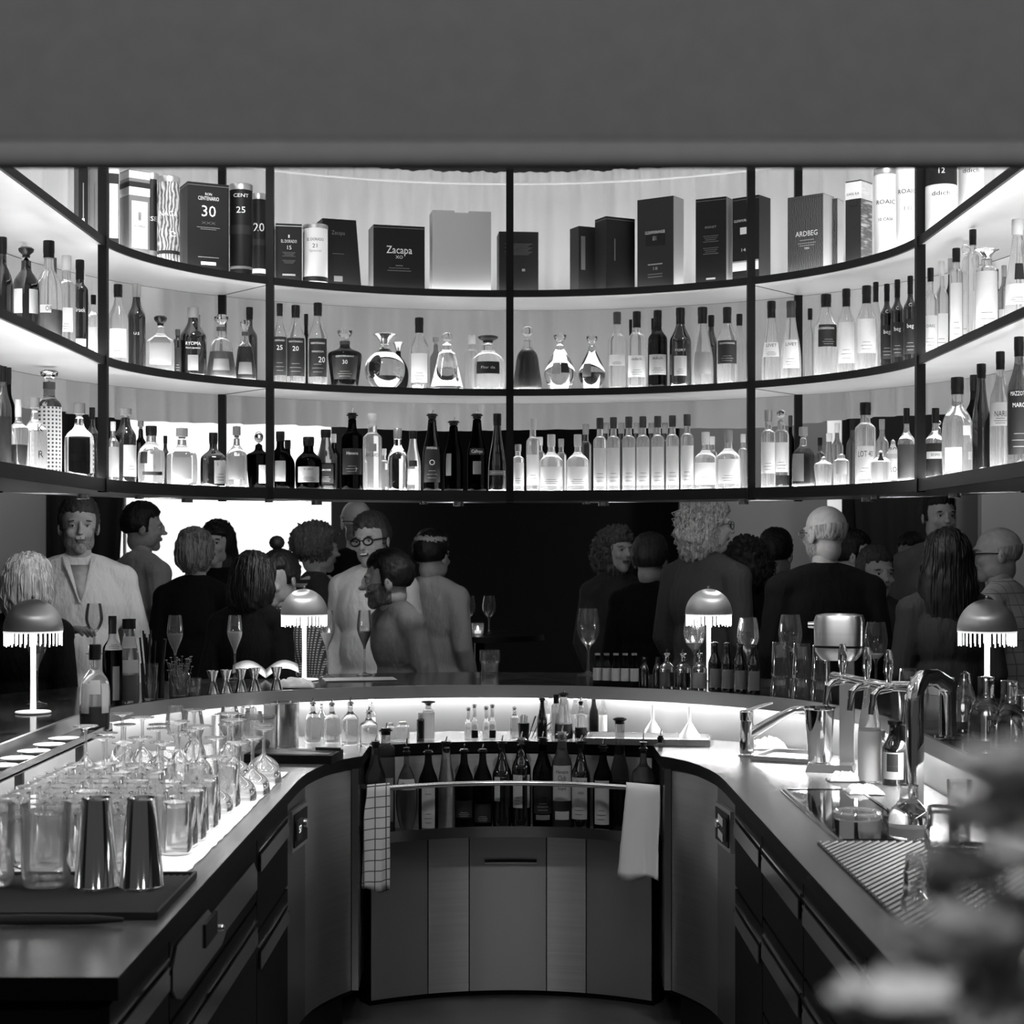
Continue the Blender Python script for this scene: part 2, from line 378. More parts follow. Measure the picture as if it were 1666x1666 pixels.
# ================================================================ hanging shelf rack
rack = thing('hanging_shelf_rack', 'curved three-tier black steel bottle rack with glowing shelves hanging above the bar', 'shelf', (0, SY, 1.8))
def rk(b, name, m, label=None, parent=None):
    o = b.build(name, m, parent or rack, label); o.matrix_parent_inverse = Matrix.Identity(4)
    if parent is None: o.location = (0, -SY, -1.8)
    return o
SD = .40
for i, z in enumerate(SHELF_Z):
    lowest = i == 2
    th = TH if not lowest else .040
    s_ = rk(MB().sweep(shelf_curve, [(.008, z-th), (SD, z-th), (SD, z-.004), (.008, z-.004)]), 'shelf', 'shelf_under' if not lowest else 'steel_dark')
    rk(MB().sweep(shelf_curve, [(0, z-th-.002), (.010, z-th-.002), (.010, z), (0, z)]), 'shelf_edge', 'shelf_edge', 'dark front edge')
    rk(MB().sweep(shelf_curve, [(SD-.002, z-th), (SD+.006, z-th), (SD+.006, z+.012), (SD-.002, z+.012)]), 'back_rail', 'steel_black')
    rk(MB().sweep(shelf_curve, [(.075, z-.0035), (SD-.01, z-.0035), (SD-.01, z-.0005), (.075, z-.0005)]), 'light_panel', ('led_back', 'led_shelf', 'led_shelf_low')[i], 'glowing white top surface')
    rk(MB().sweep(shelf_curve, [(.018, z-.0035), (.074, z-.0035), (.074, z-.0005), (.018, z-.0005)]), 'light_strip', ('led_back', 'led_front', 'led_front_low')[i], 'bright strip behind the front edge')
post_px = (168.5, 439.5, 829.5, 1221.5, 1496.5)
posts = [shelf_pt(x, .012) for x in post_px]; rearposts = []
for k, p in enumerate(posts):
    rk(MB().box((p[0], p[1]-.004, (1.785+3.76)/2), (.030, .03, 3.76-1.785)), 'post', 'steel_black')
    # rear post on the same radius
    dx, dy = p[0]/(SA**2), (p[1]-SY)/(SB**2)
    L = math.hypot(dx, dy) or 1; q = (p[0]+dx/L*(SD-.03), p[1]+dy/L*(SD-.03))
    rk(MB().box((q[0], q[1], (1.785+3.76)/2), (.030, .03, 3.76-1.785)), 'post', 'steel_black')
    rearposts.append(q)
    for z in SHELF_Z:      # bracket seam on the underside along the radius
        if k in (1, 3): rk(MB().tube([(p[0], p[1], z-TH-.0005), (q[0], q[1], z-TH-.0005)], .0016, 6), 'seam', 'steel_black')
# small spots set in the underside of the lowest shelf, turned outwards to the guests
for dg, en in ((-74, 9), (-52, 11), (-30, 12), (-8, 7), (14, 4), (36, 7), (58, 8), (78, 8)):
    a = math.radians(dg); x_, y_ = (SA+.22)*math.sin(a), SY+(SB+.22)*math.cos(a)
    rk(MB().lathe([(0, 1.772), (.022, 1.772), (.022, 1.789), (0, 1.789)], 16, c=(x_, y_, 0)), 'spot_housing', 'chrome_soft')
    lamp('shelf_spot', 'SPOT', (x_, y_, 1.765), en, .02, (math.radians(72), 0, -a), spot=2.2)
for dg in (-66, -40, -14, 12, 38, 64):  # downlights and housings added to brighten glasses and bar top
    a = math.radians(dg); x_, y_ = (SA+.12)*math.sin(a), SY+(SB+.12)*math.cos(a)
    rk(MB().lathe([(0, 1.776), (.016, 1.776), (.016, 1.789), (0, 1.789)], 16, c=(x_, y_, 0)), 'spot_housing', 'chrome_soft')
    lamp('fill_downlight', 'SPOT', (x_, y_, 1.77), 5, .015, (0, 0, 0), spot=1.9)
# ================================================================ sheer curtain behind the rack
def curtain(name, t, z0, z1, m, label, amp=.034, hem=0.0):
    b = MB(); P = ucurve(SA+t, SY, 3.2, 420, SB+t); n = len(P); v = []; f = []; rows = 22
    # resample by length
    L = [0]
    for a, c in zip(P, P[1:]): L.append(L[-1]+math.hypot(c[0]-a[0], c[1]-a[1]))
    N = 900; Q = []; j = 0
    for i in range(N):
        s = L[-1]*i/(N-1)
        while j < n-2 and L[j+1] < s: j += 1
        u = (s-L[j])/(L[j+1]-L[j]); Q.append((P[j][0]+(P[j+1][0]-P[j][0])*u, P[j][1]+(P[j+1][1]-P[j][1])*u, s))
    for r in range(rows+1):
        zt = r/rows; z = z1-(z1-z0)*zt
        for (x, y, s) in Q:
            L_ = math.hypot(x, y-SY); nx, ny = x/L_, (y-SY)/L_
            top = max(0, 1-zt*9)
            a = amp*(math.sin(s*52+3*noise.noise((s*2.1, 0, 0)))*(.35+.8*abs(noise.noise((s*1.3, 5, zt*.6)))) + .8*noise.noise((s*9, zt*1.2, 2)))
            a += .010*top*math.sin(s*150+2*math.sin(s*11))
            if hem: zz = z+(hem*noise.noise((s*1.5, 1, 1)) if r == rows else 0)
            else: zz = z
            v.append((x+nx*a, y+ny*a, zz))
    for r in range(rows):
        for i in range(N-1): k = r*N+i; f.append((k, k+1, k+N+1, k+N))
    b.add(v, f); o = b.build(name, m, angle=0); return tag(o, label, 'curtain')
curtain('sheer_curtain', .60, 2.118, 3.26, 'curtain_sheer', 'long pale sheer curtain gathered on a curved rail behind the bottle rack', hem=.025)
hs_ = MB().sweep(lambda t: ucurve(SA+t, SY, 3.2, 80, SB+t), [(.548, 3.196), (.556, 3.193), (.556, 3.203), (.548, 3.200)]).build('heading_seam', 'curtain_sheer', bpy.data.objects['sheer_curtain'])
c2 = MB().sweep(lambda t: ucurve(SA+t, SY, 3.2, 60, SB+t), [(.645, 3.185), (.65, 3.18), (.665, 3.185), (.665, 3.2), (.645, 3.2)]).build('curtain_rail', 'steel')
tag(c2, 'curved metal rail holding the top of the sheer curtain', 'rail')
# cove light above the curtain
cv = MB().sweep(lambda t: ucurve(SA+t, SY, 3.2, 60, SB+t), [(.30, 3.60), (.36, 3.60), (.36, 3.62), (.30, 3.62)]).build('cove_light', 'led_cove' if 'led_cove' in MATS else 'led_back')
tag(cv, 'curved strip light over the curtain at the ceiling', 'light')

# ================================================================ bar
BCX, BCY, BA, BB = -.10, 5.02, 1.24, 1.22     # centre and half axes of the bar's inner edge
def ub(t):
    return [(x+BCX, y) for x, y in ucurve(BA+t, BCY, 2.7, 60, BB+t)]
bt = thing('bar_counter', 'horseshoe bar with a polished dark stone top where the guests stand', 'bar', (0, CY, 1.05))
def loc_build(b, name, m, par, label=None, **k):
    o = b.build(name, m, par, label, **k); L = par.location; R = Matrix.Rotation(-par.rotation_euler.z, 4, 'Z')
    o.matrix_parent_inverse = R @ Matrix.Translation(-L); return o
loc_build(MB().sweep(ub, [(.012, 1.048), (.66, 1.048), (.66, 1.08), (.012, 1.08)]), 'slab', 'stone_top', bt)
loc_build(MB().sweep(ub, [(0, 1.034), (.013, 1.034), (.013, 1.0805), (0, 1.0805)]), 'edge_strip', 'steel_dark', bt, 'brushed metal edge')
loc_build(MB().sweep(ub, [(.024, 1.0425), (.060, 1.0425), (.060, 1.0475), (.024, 1.0475)]), 'light_strip', 'led_under', bt, 'glowing strip under the edge')
loc_build(MB().sweep(ub, [(.085, 0), (.50, 0), (.50, 1.045), (.085, 1.045)]), 'panel', 'splash', bt, 'pale satin back panel')
# worktop
LE = [(-.64, 2.7), (-.64, 4.85), (-.64, 4.95), (-.638, 5.05), (-.632, 5.15), (-.618, 5.25), (-.600, 5.34), (-.575, 5.42), (-.545, 5.49), (-.50, 5.56)]
arcc = [(-.50, 5.845)]+[(.98*math.sin(a), CY+.98*math.cos(a)) for a in [math.radians(-28+56*i/20) for i in range(21)]]+[(.50, 5.845)]
RE = [(-x, y) for x, y in reversed(LE)]
inner = LE+arcc+RE
outer = ub(.078)
poly = inner+list(reversed(outer))
wt = thing('worktop', 'dark horseshoe worktop behind the bar, lit white from above', 'worktop', (0, CY, .86))
loc_build(MB().prism(poly, .862, .90, 0, 1), 'slab', ['counter_black', 'counter_edge'], wt)
# ================================================================ cabinets under the worktop
def face_x(x, X):  # depth of the point on plane X seen at column x
    return F*abs(X)/abs(x-CX)
XS = .668
def straight_cabinet(side, y0, y1, label, style, joint=True):
    s = side; cx = s*(XS+.25)
    t = thing('base_cabinet', label, 'cabinet', (cx, (y0+y1)/2, 0), 0)
    w_ = y1-y0-.004; fx = -s*.25
    B = lambda: MB()
    B().box((s*.005, 0, .47), (.50, w_, .74)).build('carcass', 'steel_black', t)
    B().box((s*.03, 0, .05), (.43, w_, .1)).build('plinth', 'cap_black', t)
    def panel(z0, z1, name, m, par=t, dy=0, ww=None, th=.016):
        return B().box((fx, dy, (z0+z1)/2), (th, (ww or w_)-.006, z1-z0-.006)).build(name, m, par)
    def grip(z, par, ww=None, dy=0, m='chrome_soft'):
        ww = ww or w_; g = MB()
        g.box((fx-s*.014, dy, z), (.004, ww-.05, .045)); g.box((fx-s*.008, dy, z-.021), (.014, ww-.05, .003))
        g.build('handle', m, par)
        MB().box((fx-s*.0105, dy, z+.035), (.004, ww-.03, .006)).build('trim_line', 'chrome', par)
        MB().lathe([(0, 0), (.006, 0), (.006, .006), (0, .006)], 10, rot=Matrix.Rotation(-s*PI/2, 3, 'Y'), c=(fx-s*.010, dy-s*0+ww/2-.03, z+.012)).build('lock', 'chrome', par)
    if style == 'fridge':
        p = panel(.68, .85, 'control_panel', 'steel_black_front')
        q = MB(); e = [(-.50, .02), (-.46, .055), (-.16, .055), (-.12, .035), (.42, .035), (.47, .0), (.47, -.045), (.05, -.045), (.0, -.062), (-.42, -.062), (-.47, -.045), (-.50, -.02)]
        v = [(fx-s*.011, y*w_*1.0, z+.765) for y, z in e]+[(fx-s*.015, y*w_, z+.765) for y, z in e]; n = len(e)
        q.add(v, [tuple(range(n)), tuple(reversed(range(n, 2*n)))]+[(i, n+i, n+(i+1) % n, (i+1) % n) for i in range(n)]); q.build('face_plate', 'chrome_soft', p, fix=True)
        MB().box((fx-s*.017, -.14*w_, .772), (.004, .14, .05)).build('display', 'cap_black', p)
        MB().ell((fx-s*.018, -.02*w_, .745), (.006, .008, .008), 10).build('button', 'chrome', p)
        d = panel(.12, .675, 'door', 'steel_black_front'); grip(.60, d)
    else:
        zs_ = {'drawers3': [(.63, .85), (.38, .625), (.12, .375)], 'drawers2': [(.60, .85), (.12, .595)]}[style]
        for z0, z1 in zs_:
            d = panel(z0, z1, 'drawer', 'steel_black_front'); grip(z1-.075, d)
    return t
yA, yB, yC, yD = 2.72, 3.20, 4.30, 4.90
straight_cabinet(-1, yA, yB, 'dark cabinet at the near end of the left worktop, closest to the eye', 'drawers2')
straight_cabinet(-1, yB, yC, 'black refrigerated cabinet with a bright control plate on the left, under the upturned tins', 'fridge')
straight_cabinet(-1, yC, yD, 'narrow black drawer cabinet on the left, next to the small square display', 'drawers2')
straight_cabinet(1, yA, 3.08, 'black drawer cabinet at the near end of the right worktop, behind the blurred flowers', 'drawers2')
straight_cabinet(1, 3.08, 3.75, 'black drawer cabinet on the right under the ribbed bar mat', 'drawers3')
straight_cabinet(1, 3.75, 4.36, 'black drawer cabinet on the right under the glass hatch', 'drawers3')
straight_cabinet(1, 4.36, yD, 'narrow black drawer cabinet on the right next to the switch panel', 'drawers2')
# curved end cabinets
def end_cabinet(s, label):
    t = thing('corner_cabinet', label, 'cabinet', (s*.62, 5.25, 0))
    crv = [(.668, 4.905), (.667, 4.99), (.664, 5.07), (.659, 5.15), (.650, 5.23), (.637, 5.30), (.617, 5.37), (.593, 5.43), (.567, 5.485), (.535, 5.54)]
    L = lambda p: (s*(p[0]-.62), p[1]-5.25)
    def wall(pts, z0, z1, off, th, name, m, par=t):
        P = [L((x+off, y)) for x, y in pts]; Q = [L((x+off+th, y)) for x, y in pts]
        pl = P+list(reversed(Q)); 
        return MB().prism(pl, z0, z1).build(name, m, par, fix=True)
    body = [L(p) for p in [(x+.02, y) for x, y in crv]]+[L((.535, 5.56)), L((.535, 5.64)), L((.95, 5.5)), L((1.0, 4.905))]
    MB().prism(body, .1, .86).build('carcass', 'steel_black', t, fix=True)
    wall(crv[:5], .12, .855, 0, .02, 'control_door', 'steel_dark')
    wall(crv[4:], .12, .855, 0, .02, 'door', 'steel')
    wall(crv, 0.0, .115, .03, .01, 'plinth', 'cap_black')
    MB().box((*L((.522, 5.575)), .49), (.022, .07, .74)).build('jamb', 'chrome_soft', t)
    MB().box((*L((.522, 5.72)), .49), (.012, .22, .74)).build('side_panel', 'steel_dark', t)
    # control panel (recess with display and switches)
    c = L((.655, 5.07)); R = Matrix.Rotation(math.atan2(crv[5][0]-crv[1][0], crv[5][1]-crv[1][1])*-s, 3, 'Z')
    p = MB().box((c[0]-s*.004, c[1], .745), (.012, .21, .125), rot=R).build('switch_panel', 'steel', t)
    MB().box((c[0]-s*.008, c[1], .745), (.010, .175, .100), rot=R).build('recess', 'cap_black', p)
    dsp = MB(); dsp.box((c[0]-s*.0135, c[1]-.045, .745), (.004, .065, .062), rot=R); dsp.build('display', 'cap_dark', p)
    kb = MB(); kb.lathe([(0, 0), (.016, 0), (.014, .014), (0, .014)], 14, rot=R @ Matrix.Rotation(-s*PI/2, 3, 'Y'), c=(c[0]-s*.012, c[1]+.045, .75)); kb.build('knob', 'chrome_soft', p)
    if s < 0:
        v, f = text_mesh('57', .022); RR = R @ Matrix.Rotation(PI/2, 3, 'Z')
        q = MB(); q.add([RR @ Vector(a)+Vector((c[0]+.0165, c[1]-.045, .745)) for a in v], f); q.build('lettering', 'display_lit', p, angle=0)
    else:
        for zz in (.768, .722):
            q = MB()
            for k in range(4): q.box((c[0]-s*.015, c[1]-.055+k*.028, zz), (.008, .014, .026), rot=R)
            q.build('switch', 'chrome', p)
    return t
end_cabinet(-1, 'curved stainless end cabinet on the left with a lit display reading 57')
end_cabinet(1, 'curved stainless end cabinet on the right with a recessed switch panel')
# middle curved cabinet with bottle rail
mc = thing('rail_cabinet', 'curved stainless cabinet in the middle with a bottle rail across its front', 'cabinet', (0, CY, 0))
def arc(r, x0, x1, n=10):
    a0, a1 = math.asin(x0/r), math.asin(x1/r)
    return [(r*math.sin(a0+(a1-a0)*i/n), r*math.cos(a0+(a1-a0)*i/n)) for i in range(n+1)]
def arcwall(r0, r1, x0, x1, z0, z1, name, m, par=mc, label=None, n=10):
    P = arc(r0, x0, x1, n); a = [(p[0]*r1/r0, p[1]*r1/r0) for p in P]
    return MB().prism(P+list(reversed(a)), z0, z1).build(name, m, par, label, fix=True)
arcwall(.93, .99, -.495, .495, 0, .575, 'carcass', 'steel_black')
arcwall(.985, 1.0, -.495, .495, .575, .855, 'back_panel', 'steel')
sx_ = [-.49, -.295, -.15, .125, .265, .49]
mm = ['steel_dark', 'steel', 'steel_dark', 'steel', 'steel_dark']  # lighter steel on two doors puts their brighter reflections into the colour
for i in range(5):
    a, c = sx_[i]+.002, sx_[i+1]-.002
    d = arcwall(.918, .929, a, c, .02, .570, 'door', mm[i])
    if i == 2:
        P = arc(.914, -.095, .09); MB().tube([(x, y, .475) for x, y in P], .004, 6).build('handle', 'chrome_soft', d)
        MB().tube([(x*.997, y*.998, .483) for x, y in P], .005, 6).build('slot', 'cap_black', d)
arcwall(.815, .985, -.470, .470, .590, .602, 'tray', 'steel_dark')
arcwall(.812, .818, -.475, .475, .585, .622, 'tray_lip', 'chrome_soft')
rl = MB().tube([(x, y, .775) for x, y in arc(.80, -.475, .475, 24)], .0095, 12).build('rail', 'chrome_soft', mc)
for sgn in (-1, 1): MB().tube([(sgn*.475, .643, .775), (sgn*.50, .70, .775), (sgn*.515, .74, .775)], .009, 8).build('rail_bracket', 'chrome_soft', mc)
# ================================================================ bottles
# outline: (radius share, height share) for the glass; nk = neck radius share, top = where the glass ends
def prof(kind):
    K = {
     'std':   [(.0, 0), (.90, 0), (1, .02), (1, .60), (.95, .655), (.66, .70), (.38, .735), (.32, .78), (.31, .90), (.0, .90)],
     'sloped':[(.0, 0), (.92, 0), (1, .02), (1, .55), (.95, .61), (.70, .675), (.42, .74), (.32, .80), (.30, .90), (.0, .90)],
     'cone':  [(.0, 0), (.95, 0), (1, .02), (.98, .30), (.84, .46), (.62, .60), (.42, .72), (.34, .82), (.32, .90), (.0, .90)],
     'tall':  [(.0, 0), (.92, 0), (1, .015), (1, .66), (.96, .70), (.50, .745), (.40, .77), (.38, .90), (.0, .90)],
     'wine':  [(.0, 0), (.90, 0), (1, .015), (1, .60), (.92, .66), (.58, .73), (.38, .79), (.34, .90), (.0, .90)],
     'squat': [(.0, 0), (.92, 0), (1, .03), (1, .48), (.94, .55), (.66, .61), (.34, .66), (.25, .70), (.24, .84), (.0, .84)],
     'decan': [(.0, 0), (.72, 0), (.78, .03), (.86, .2), (.98, .45), (1, .55), (.92, .60), (.40, .64), (.24, .68), (.23, .80), (.0, .80)],
     'bell':  [(.0, 0), (.98, 0), (1, .03), (.94, .16), (.80, .34), (.72, .50), (.60, .58), (.34, .63), (.25, .68), (.24, .82), (.0, .82)],
     'round': [(.0, 0), (.40, 0), (.62, .05), (.88, .16), (1, .32), (.95, .47), (.74, .58), (.42, .655), (.24, .70), (.20, .76), (.22, .84), (.0, .84)],
     'pyram': [(.0, 0), (.96, 0), (1, .03), (.52, .58), (.44, .64), (.26, .67), (.22, .70), (.22, .84), (.0, .84)],
     'tear':  [(.0, 0), (.50, 0), (.70, .05), (.98, .24), (.95, .36), (.66, .52), (.36, .64), (.22, .72), (.20, .82), (.0, .82)],
     'flask': [(.0, 0), (.88, 0), (.96, .03), (1, .2), (1, .48), (.90, .58), (.60, .66), (.36, .70), (.31, .73), (.30, .88), (.0, .88)],
     'cyl':   [(.0, 0), (.96, 0), (1, .015), (1, .74), (.96, .78), (.54, .80), (.50, .82), (.50, .92), (.0, .92)],
     'milk':  [(.0, 0), (.92, 0), (1, .02), (1, .50), (.90, .60), (.62, .76), (.50, .88), (.52, .97), (.58, .985), (.58, 1), (.0, 1)],
     'jug':   [(.0, 0), (.92, 0), (1, .04), (1, .40), (.90, .54), (.62, .64), (.42, .70), (.38, .76), (.38, .95), (.46, .96), (.46, 1), (.0, 1)],
     'beer':  [(.0, 0), (.95, 0), (1, .02), (1, .54), (.94, .60), (.60, .72), (.40, .80), (.37, .94), (.43, .95), (.43, 1), (.0, 1)],
     'slim':  [(.0, 0), (.93, 0), (1, .015), (1, .42), (.92, .52), (.60, .68), (.40, .80), (.34, .92), (.0, .92)],
    }
    return K[kind]
DARKG = ('glass_black', 'glass_dark')
SHORT = {'c': 'glass_clear', 'k': 'glass_black', 'd': 'glass_dark', 's': 'glass_smoke', 'a': 'glass_amber', 'g': 'glass_grey', 'x': 'crystal'}
LAB = {'w': 'paper_white', 'g': 'paper_grey', 'c': 'paper_cream', 'k': 'paper_dark', 'x': 'lattice'}
def smooth_profile(p, n=2):
    for _ in range(n):
        q = [p[0]]
        for a, b in zip(p, p[1:]):
            if a[0] < 1e-6 or b[0] < 1e-6 or abs(a[1]-b[1]) < 1e-6: 
                q += [b] if q[-1] != b else []; continue
            m1 = (a[0]*.75+b[0]*.25, a[1]*.75+b[1]*.25); m2 = (a[0]*.25+b[0]*.75, a[1]*.25+b[1]*.75)
            q += [m1, m2]
        if q[-1] != p[-1]: q.append(p[-1])
        p = q
    return p
def rad_at(p, z):
    for a, b in zip(p, p[1:]):
        if a[1] <= z <= b[1] and b[1] > a[1]: return a[0]+(b[0]-a[0])*(z-a[1])/(b[1]-a[1])
    return p[-2][0]
def bottle(loc, R, H, kind, g, cap, label, lab=None, txt=None, liq=None, sq=2, face=None, group=None, cat='bottle', flat=1.0, seg=20, turn=0.0, name='bottle', txtc=None, sway=0, sheer_=None):
    """lab = list of (z0, z1, half angle deg, tone, turn deg); txt = list of (text, z, height share, tone, width share)"""
    if face is None: face = math.atan2(loc[0], loc[1])*-1
    t = thing(name, label, cat, loc, face+turn, group)
    base = prof(kind); top = base[-1][1]
    p = smooth_profile([(r*1.17 if (.19 < r < .45 and z > .62) else r, z) for r, z in base], 2)
    P = [(r*R, z*H) for r, z in p]
    zn = .64*H
    sqf = 2 if sq == 2 else (lambda z: sq if z < zn*.86 else (2+(sq-2)*max(0, (zn-z)/(zn*.14)) if z < zn else 2))
    gm = SHORT.get(g, g)
    b = MB().lathe(P, seg, sq=sqf, sy=flat)
    b.build('glass_body', gm, t)
    # cap
    nr = P[-2][0]
    c = MB(); zt = top*H
    def lt(pr, seg=14): c.lathe([(r, z) for r, z in pr], seg)
    def q(r): return r*nr
    dz = H-zt
    if cap in ('k', 'g', 'w', 'f', 'd'):
        z0 = zt-.055*H
        lt([(0, z0), (q(1.13), z0), (q(1.13), zt-.002), (q(1.18), zt), (q(1.18), H-.002), (q(1.1), H), (0, H)])
        c.build('cap', {'k': 'cap_black', 'g': 'cap_grey', 'w': 'cap_white', 'f': 'foil', 'd': 'cap_dark'}[cap], t)
    elif cap in ('K', 'W', 'D'):       # long foil or sleeve
        z0 = zt-.11*H
        lt([(0, z0), (q(1.12), z0), (q(1.10), zt), (q(1.16), zt+.002), (q(1.16), H-.002), (q(1.05), H), (0, H)])
        c.build('neck_sleeve', {'K': 'cap_black', 'W': 'paper_white', 'D': 'cap_dark'}[cap], t)
    elif cap in ('o', 'O'):             # cork with a knob
        lt([(0, zt-.03*H), (q(.8), zt-.03*H), (q(.8), zt), (q(1.35), zt+.002), (q(1.35), H-.002), (0, H)])
        c.build('stopper', 'cork' if cap == 'o' else 'wood_grey', t)
    elif cap in ('s', 'S', 'r'):             # glass stopper
        if cap == 'r': 
            c.ell((0, 0, zt+dz*.5), (q(1.3), q(1.3), dz*.5), 14)
        else:
            lt([(0, zt-.01*H), (q(.8), zt-.01*H), (q(.8), zt+dz*.18), (q(1.5), zt+dz*.5), (q(1.65), zt+dz*.8), (q(1.2), H-.001), (0, H)])
        c.build('stopper', 'crystal' if cap != 'S' else 'cap_black', t)
        if cap == 's' and g != 'x':
            MB().lathe([(0, zt-.075*H), (q(1.12), zt-.075*H), (q(1.12), zt-.012*H), (0, zt-.012*H)], 14).build('neck_band', 'cap_dark', t)
    elif cap in ('v',):                 # flared stopper
        lt([(0, zt-.02*H), (q(.9), zt-.02*H), (q(1.0), zt+dz*.1), (q(1.7), zt+dz*.62), (q(2.4), H-.004), (q(2.2), H), (0, H)])
        c.build('stopper', 'chrome_soft', t)
    elif cap in ('u', 'U'):             # speed pourer: cap is above the glass, H counts to its tip
        zc = zt+dz*.38
        lt([(0, zt-.03*H), (q(1.0), zt-.03*H), (q(1.05), zt), (q(1.45), zt+.002), (q(1.45), zt+.006), (q(.9), zt+.009), (q(.9), zc-.004), (q(1.25), zc), (0, zc)], 12)
        c.build('pourer', 'cap_black' if cap == 'u' else 'chrome_soft', t)
        MB().tube([(0, 0, zc-.002), (0, 0, zc+.3*(H-zc)), (q(.25), 0, H)], [.0032, .0030, .0024], 8).build('spout', 'chrome', t)
    elif cap == 'n': pass
    # liquid
    if liq:
        fr, lm = liq; pts = [(r*.93, max(.008, z)) for r, z in P if z < fr*H]
        pts = [(0, .008)]+[x for x in pts if x[0] > 0]+[(rad_at(P, fr*H)*.93, fr*H), (0, fr*H)]
        MB().lathe(pts, seg, sq=sqf, sy=flat).build('liquid', lm, t)
    # labels
    for L in (lab or []):
        z0, z1, ha, tone = L[:4]; tr = math.radians(L[4]) if len(L) > 4 else 0
        lb = MB(); v = []; f = []; n = 10
        for zi in range(5):
            z = (z0+(z1-z0)*zi/4)*H; rr = rad_at(P, z)
            for k in range(n+1):
                a = -PI/2+tr+math.radians(ha)*(2*k/n-1); ca, sa = math.cos(a), math.sin(a)
                nn = sqf(z) if callable(sqf) else sqf
                qq = 1/((abs(ca)**nn+abs(sa)**nn)**(1/nn)) if nn != 2 else 1
                v.append(((rr*qq+.0012)*ca, (rr*qq+.0012)*sa*flat-(.0004 if flat != 1 else 0), z))
        for j in range(4):
            for k in range(n): i = j*(n+1)+k; f.append((i, i+1, i+n+2, i+n+1))
        lb.add(v, f)
        # small print lines
        mats = [LAB[tone], 'ink_black' if tone in 'wc' else 'ink_grey']
        m_print = 1
        if (z1-z0)*H > .03 and ha > 25 and len(L) < 6:
            hh = (z1-z0)*H; rr = rad_at(P, (z0+z1)/2*H); nn = sq
            for j, (zz, wd) in enumerate(((.22, .55), (.32, .38), (.12, .45))):
                z = z0*H+hh*zz; vv = []; m_ = 6
                for k in range(m_+1):
                    a = -PI/2+tr+math.radians(ha)*wd*(2*k/m_-1); ca, sa = math.cos(a), math.sin(a)
                    r_ = rad_at(P, z); qq = 1/((abs(ca)**nn+abs(sa)**nn)**(1/nn)) if nn != 2 else 1
                    for dz_ in (-.0007, .0007): vv.append(((r_*qq+.0018)*ca, (r_*qq+.0018)*sa*flat-.0006, z+dz_))
                lb.add(vv, [(2*k, 2*k+2, 2*k+3, 2*k+1) for k in range(m_)], 1)
        lb.build('label', mats, t)
    for T in (txt or []):
        s_, z, h, tone = T[:4]; wd = T[4]*R if len(T) > 4 and T[4] else None; tr = math.radians(T[5]) if len(T) > 5 else 0
        rr = (rad_at(P, z*H)+.0026)*(flat if flat != 1 else 1)
        if sq != 2 or flat != 1: v, f = text_mesh(s_, h*H, None, width=wd); v = [(a, -rr-.001, c_) for a, _, c_ in v]
        else: v, f = text_mesh(s_, h*H, rr, width=wd)
        R_ = Matrix.Rotation(tr, 3, 'Z')
        q_ = MB(); q_.add([R_ @ Vector((a, b_, c_+z*H)) for a, b_, c_ in v], f); q_.build('lettering', {'w': 'ink_white', 'k': 'ink_black', 'g': 'ink_grey'}[tone], t, angle=0)
    return t
ALLB = []
def on_shelf(i, x, wpx, top, kind, g, cap, label, t=.10, **k):
    """a bottle standing on shelf i, about t metres behind its front edge, in the direction of column x; size from its seen width and top"""
    z = SHELF_Z[i]; t0 = t
    for n_ in range(18):
        p = shelf_pt(x, t); s = F/p[1]; R = wpx/s/2*.985
        if t < R+.014: t = R+.014; continue
        if t > SD-R-.012 or not (any(math.hypot(p[0]-q[0], p[1]-q[1]) < R+.018 for q in posts+rearposts) or any(j == i and math.hypot(p[0]-c[0], p[1]-c[1]) < R+r+.001 for j, c, r in ALLB)): break
        t += .015
    if t > SD-R-.012: t = max(R+.014, SD-R-.014); p = shelf_pt(x, t); s = F/p[1]; R = wpx/s/2*.985
    ALLB.append((i, p, R))
    zt = EYE+(HY-top)/s; base = z+.0008
    if i: zt = min(zt, SHELF_Z[i-1]-TH-.008)
    return bottle((p[0], p[1], base), R, zt-base, kind, g, cap, label, **k)
W = 'w'
lblA = lambda z0=.12, z1=.48, a=58, t='w', tr=0: [(z0, z1, a, t, tr)]
S2, S3 = 1, 2
pos2 = 'on the middle shelf'; pos3 = 'on the lowest shelf'
# ---------------------------------------------------------------- middle shelf, left of the first post
on_shelf(1, 4, 34, 386, 'flask', 'd', 'k', 'dark bottle cut by the left edge of the photo, on the middle shelf', t=.16)
on_shelf(1, 42, 44, 402, 'flask', 'k', 'S', 'squat black flask with two oval white labels on the middle shelf, far left', lab=[(.16, .46, 22, 'w', -38, 1), (.16, .46, 22, 'w', 34, 1)], t=.05)
on_shelf(1, 40, 26, 392, 'std', 'c', 'w', 'clear bottle with a pale cap behind the squat black flask with oval labels', t=.26)
on_shelf(1, 79, 44, 392, 'flask', 'c', 'k', 'clear flask with a looped cord and the letters OR, far left middle shelf', lab=[(.26, .34, 30, 'w', -20)], txt=[('OR', .30, .05, 'k', .5)], t=.07, liq=(.30, 'liquid_mid'))
on_shelf(1, 88, 20, 412, 'std', 'd', 'd', 'dark thin-necked bottle half hidden behind the clear OR flask', t=.26)
on_shelf(1, 108, 30, 416, 'tall', 'c', 'w', 'clear square-shouldered bottle between the OR flask and a black bottle', t=.10, lab=lblA(.2, .45, 40, 'w'))
on_shelf(1, 130, 27, 423, 'tall', 'k', 'K', 'black bottle with white script, second from the left post, middle shelf', txt=[('Brook', .46, .05, 'w', 1.3)], lab=[(.08, .16, 45, 'w', 0, 1)], t=.06)
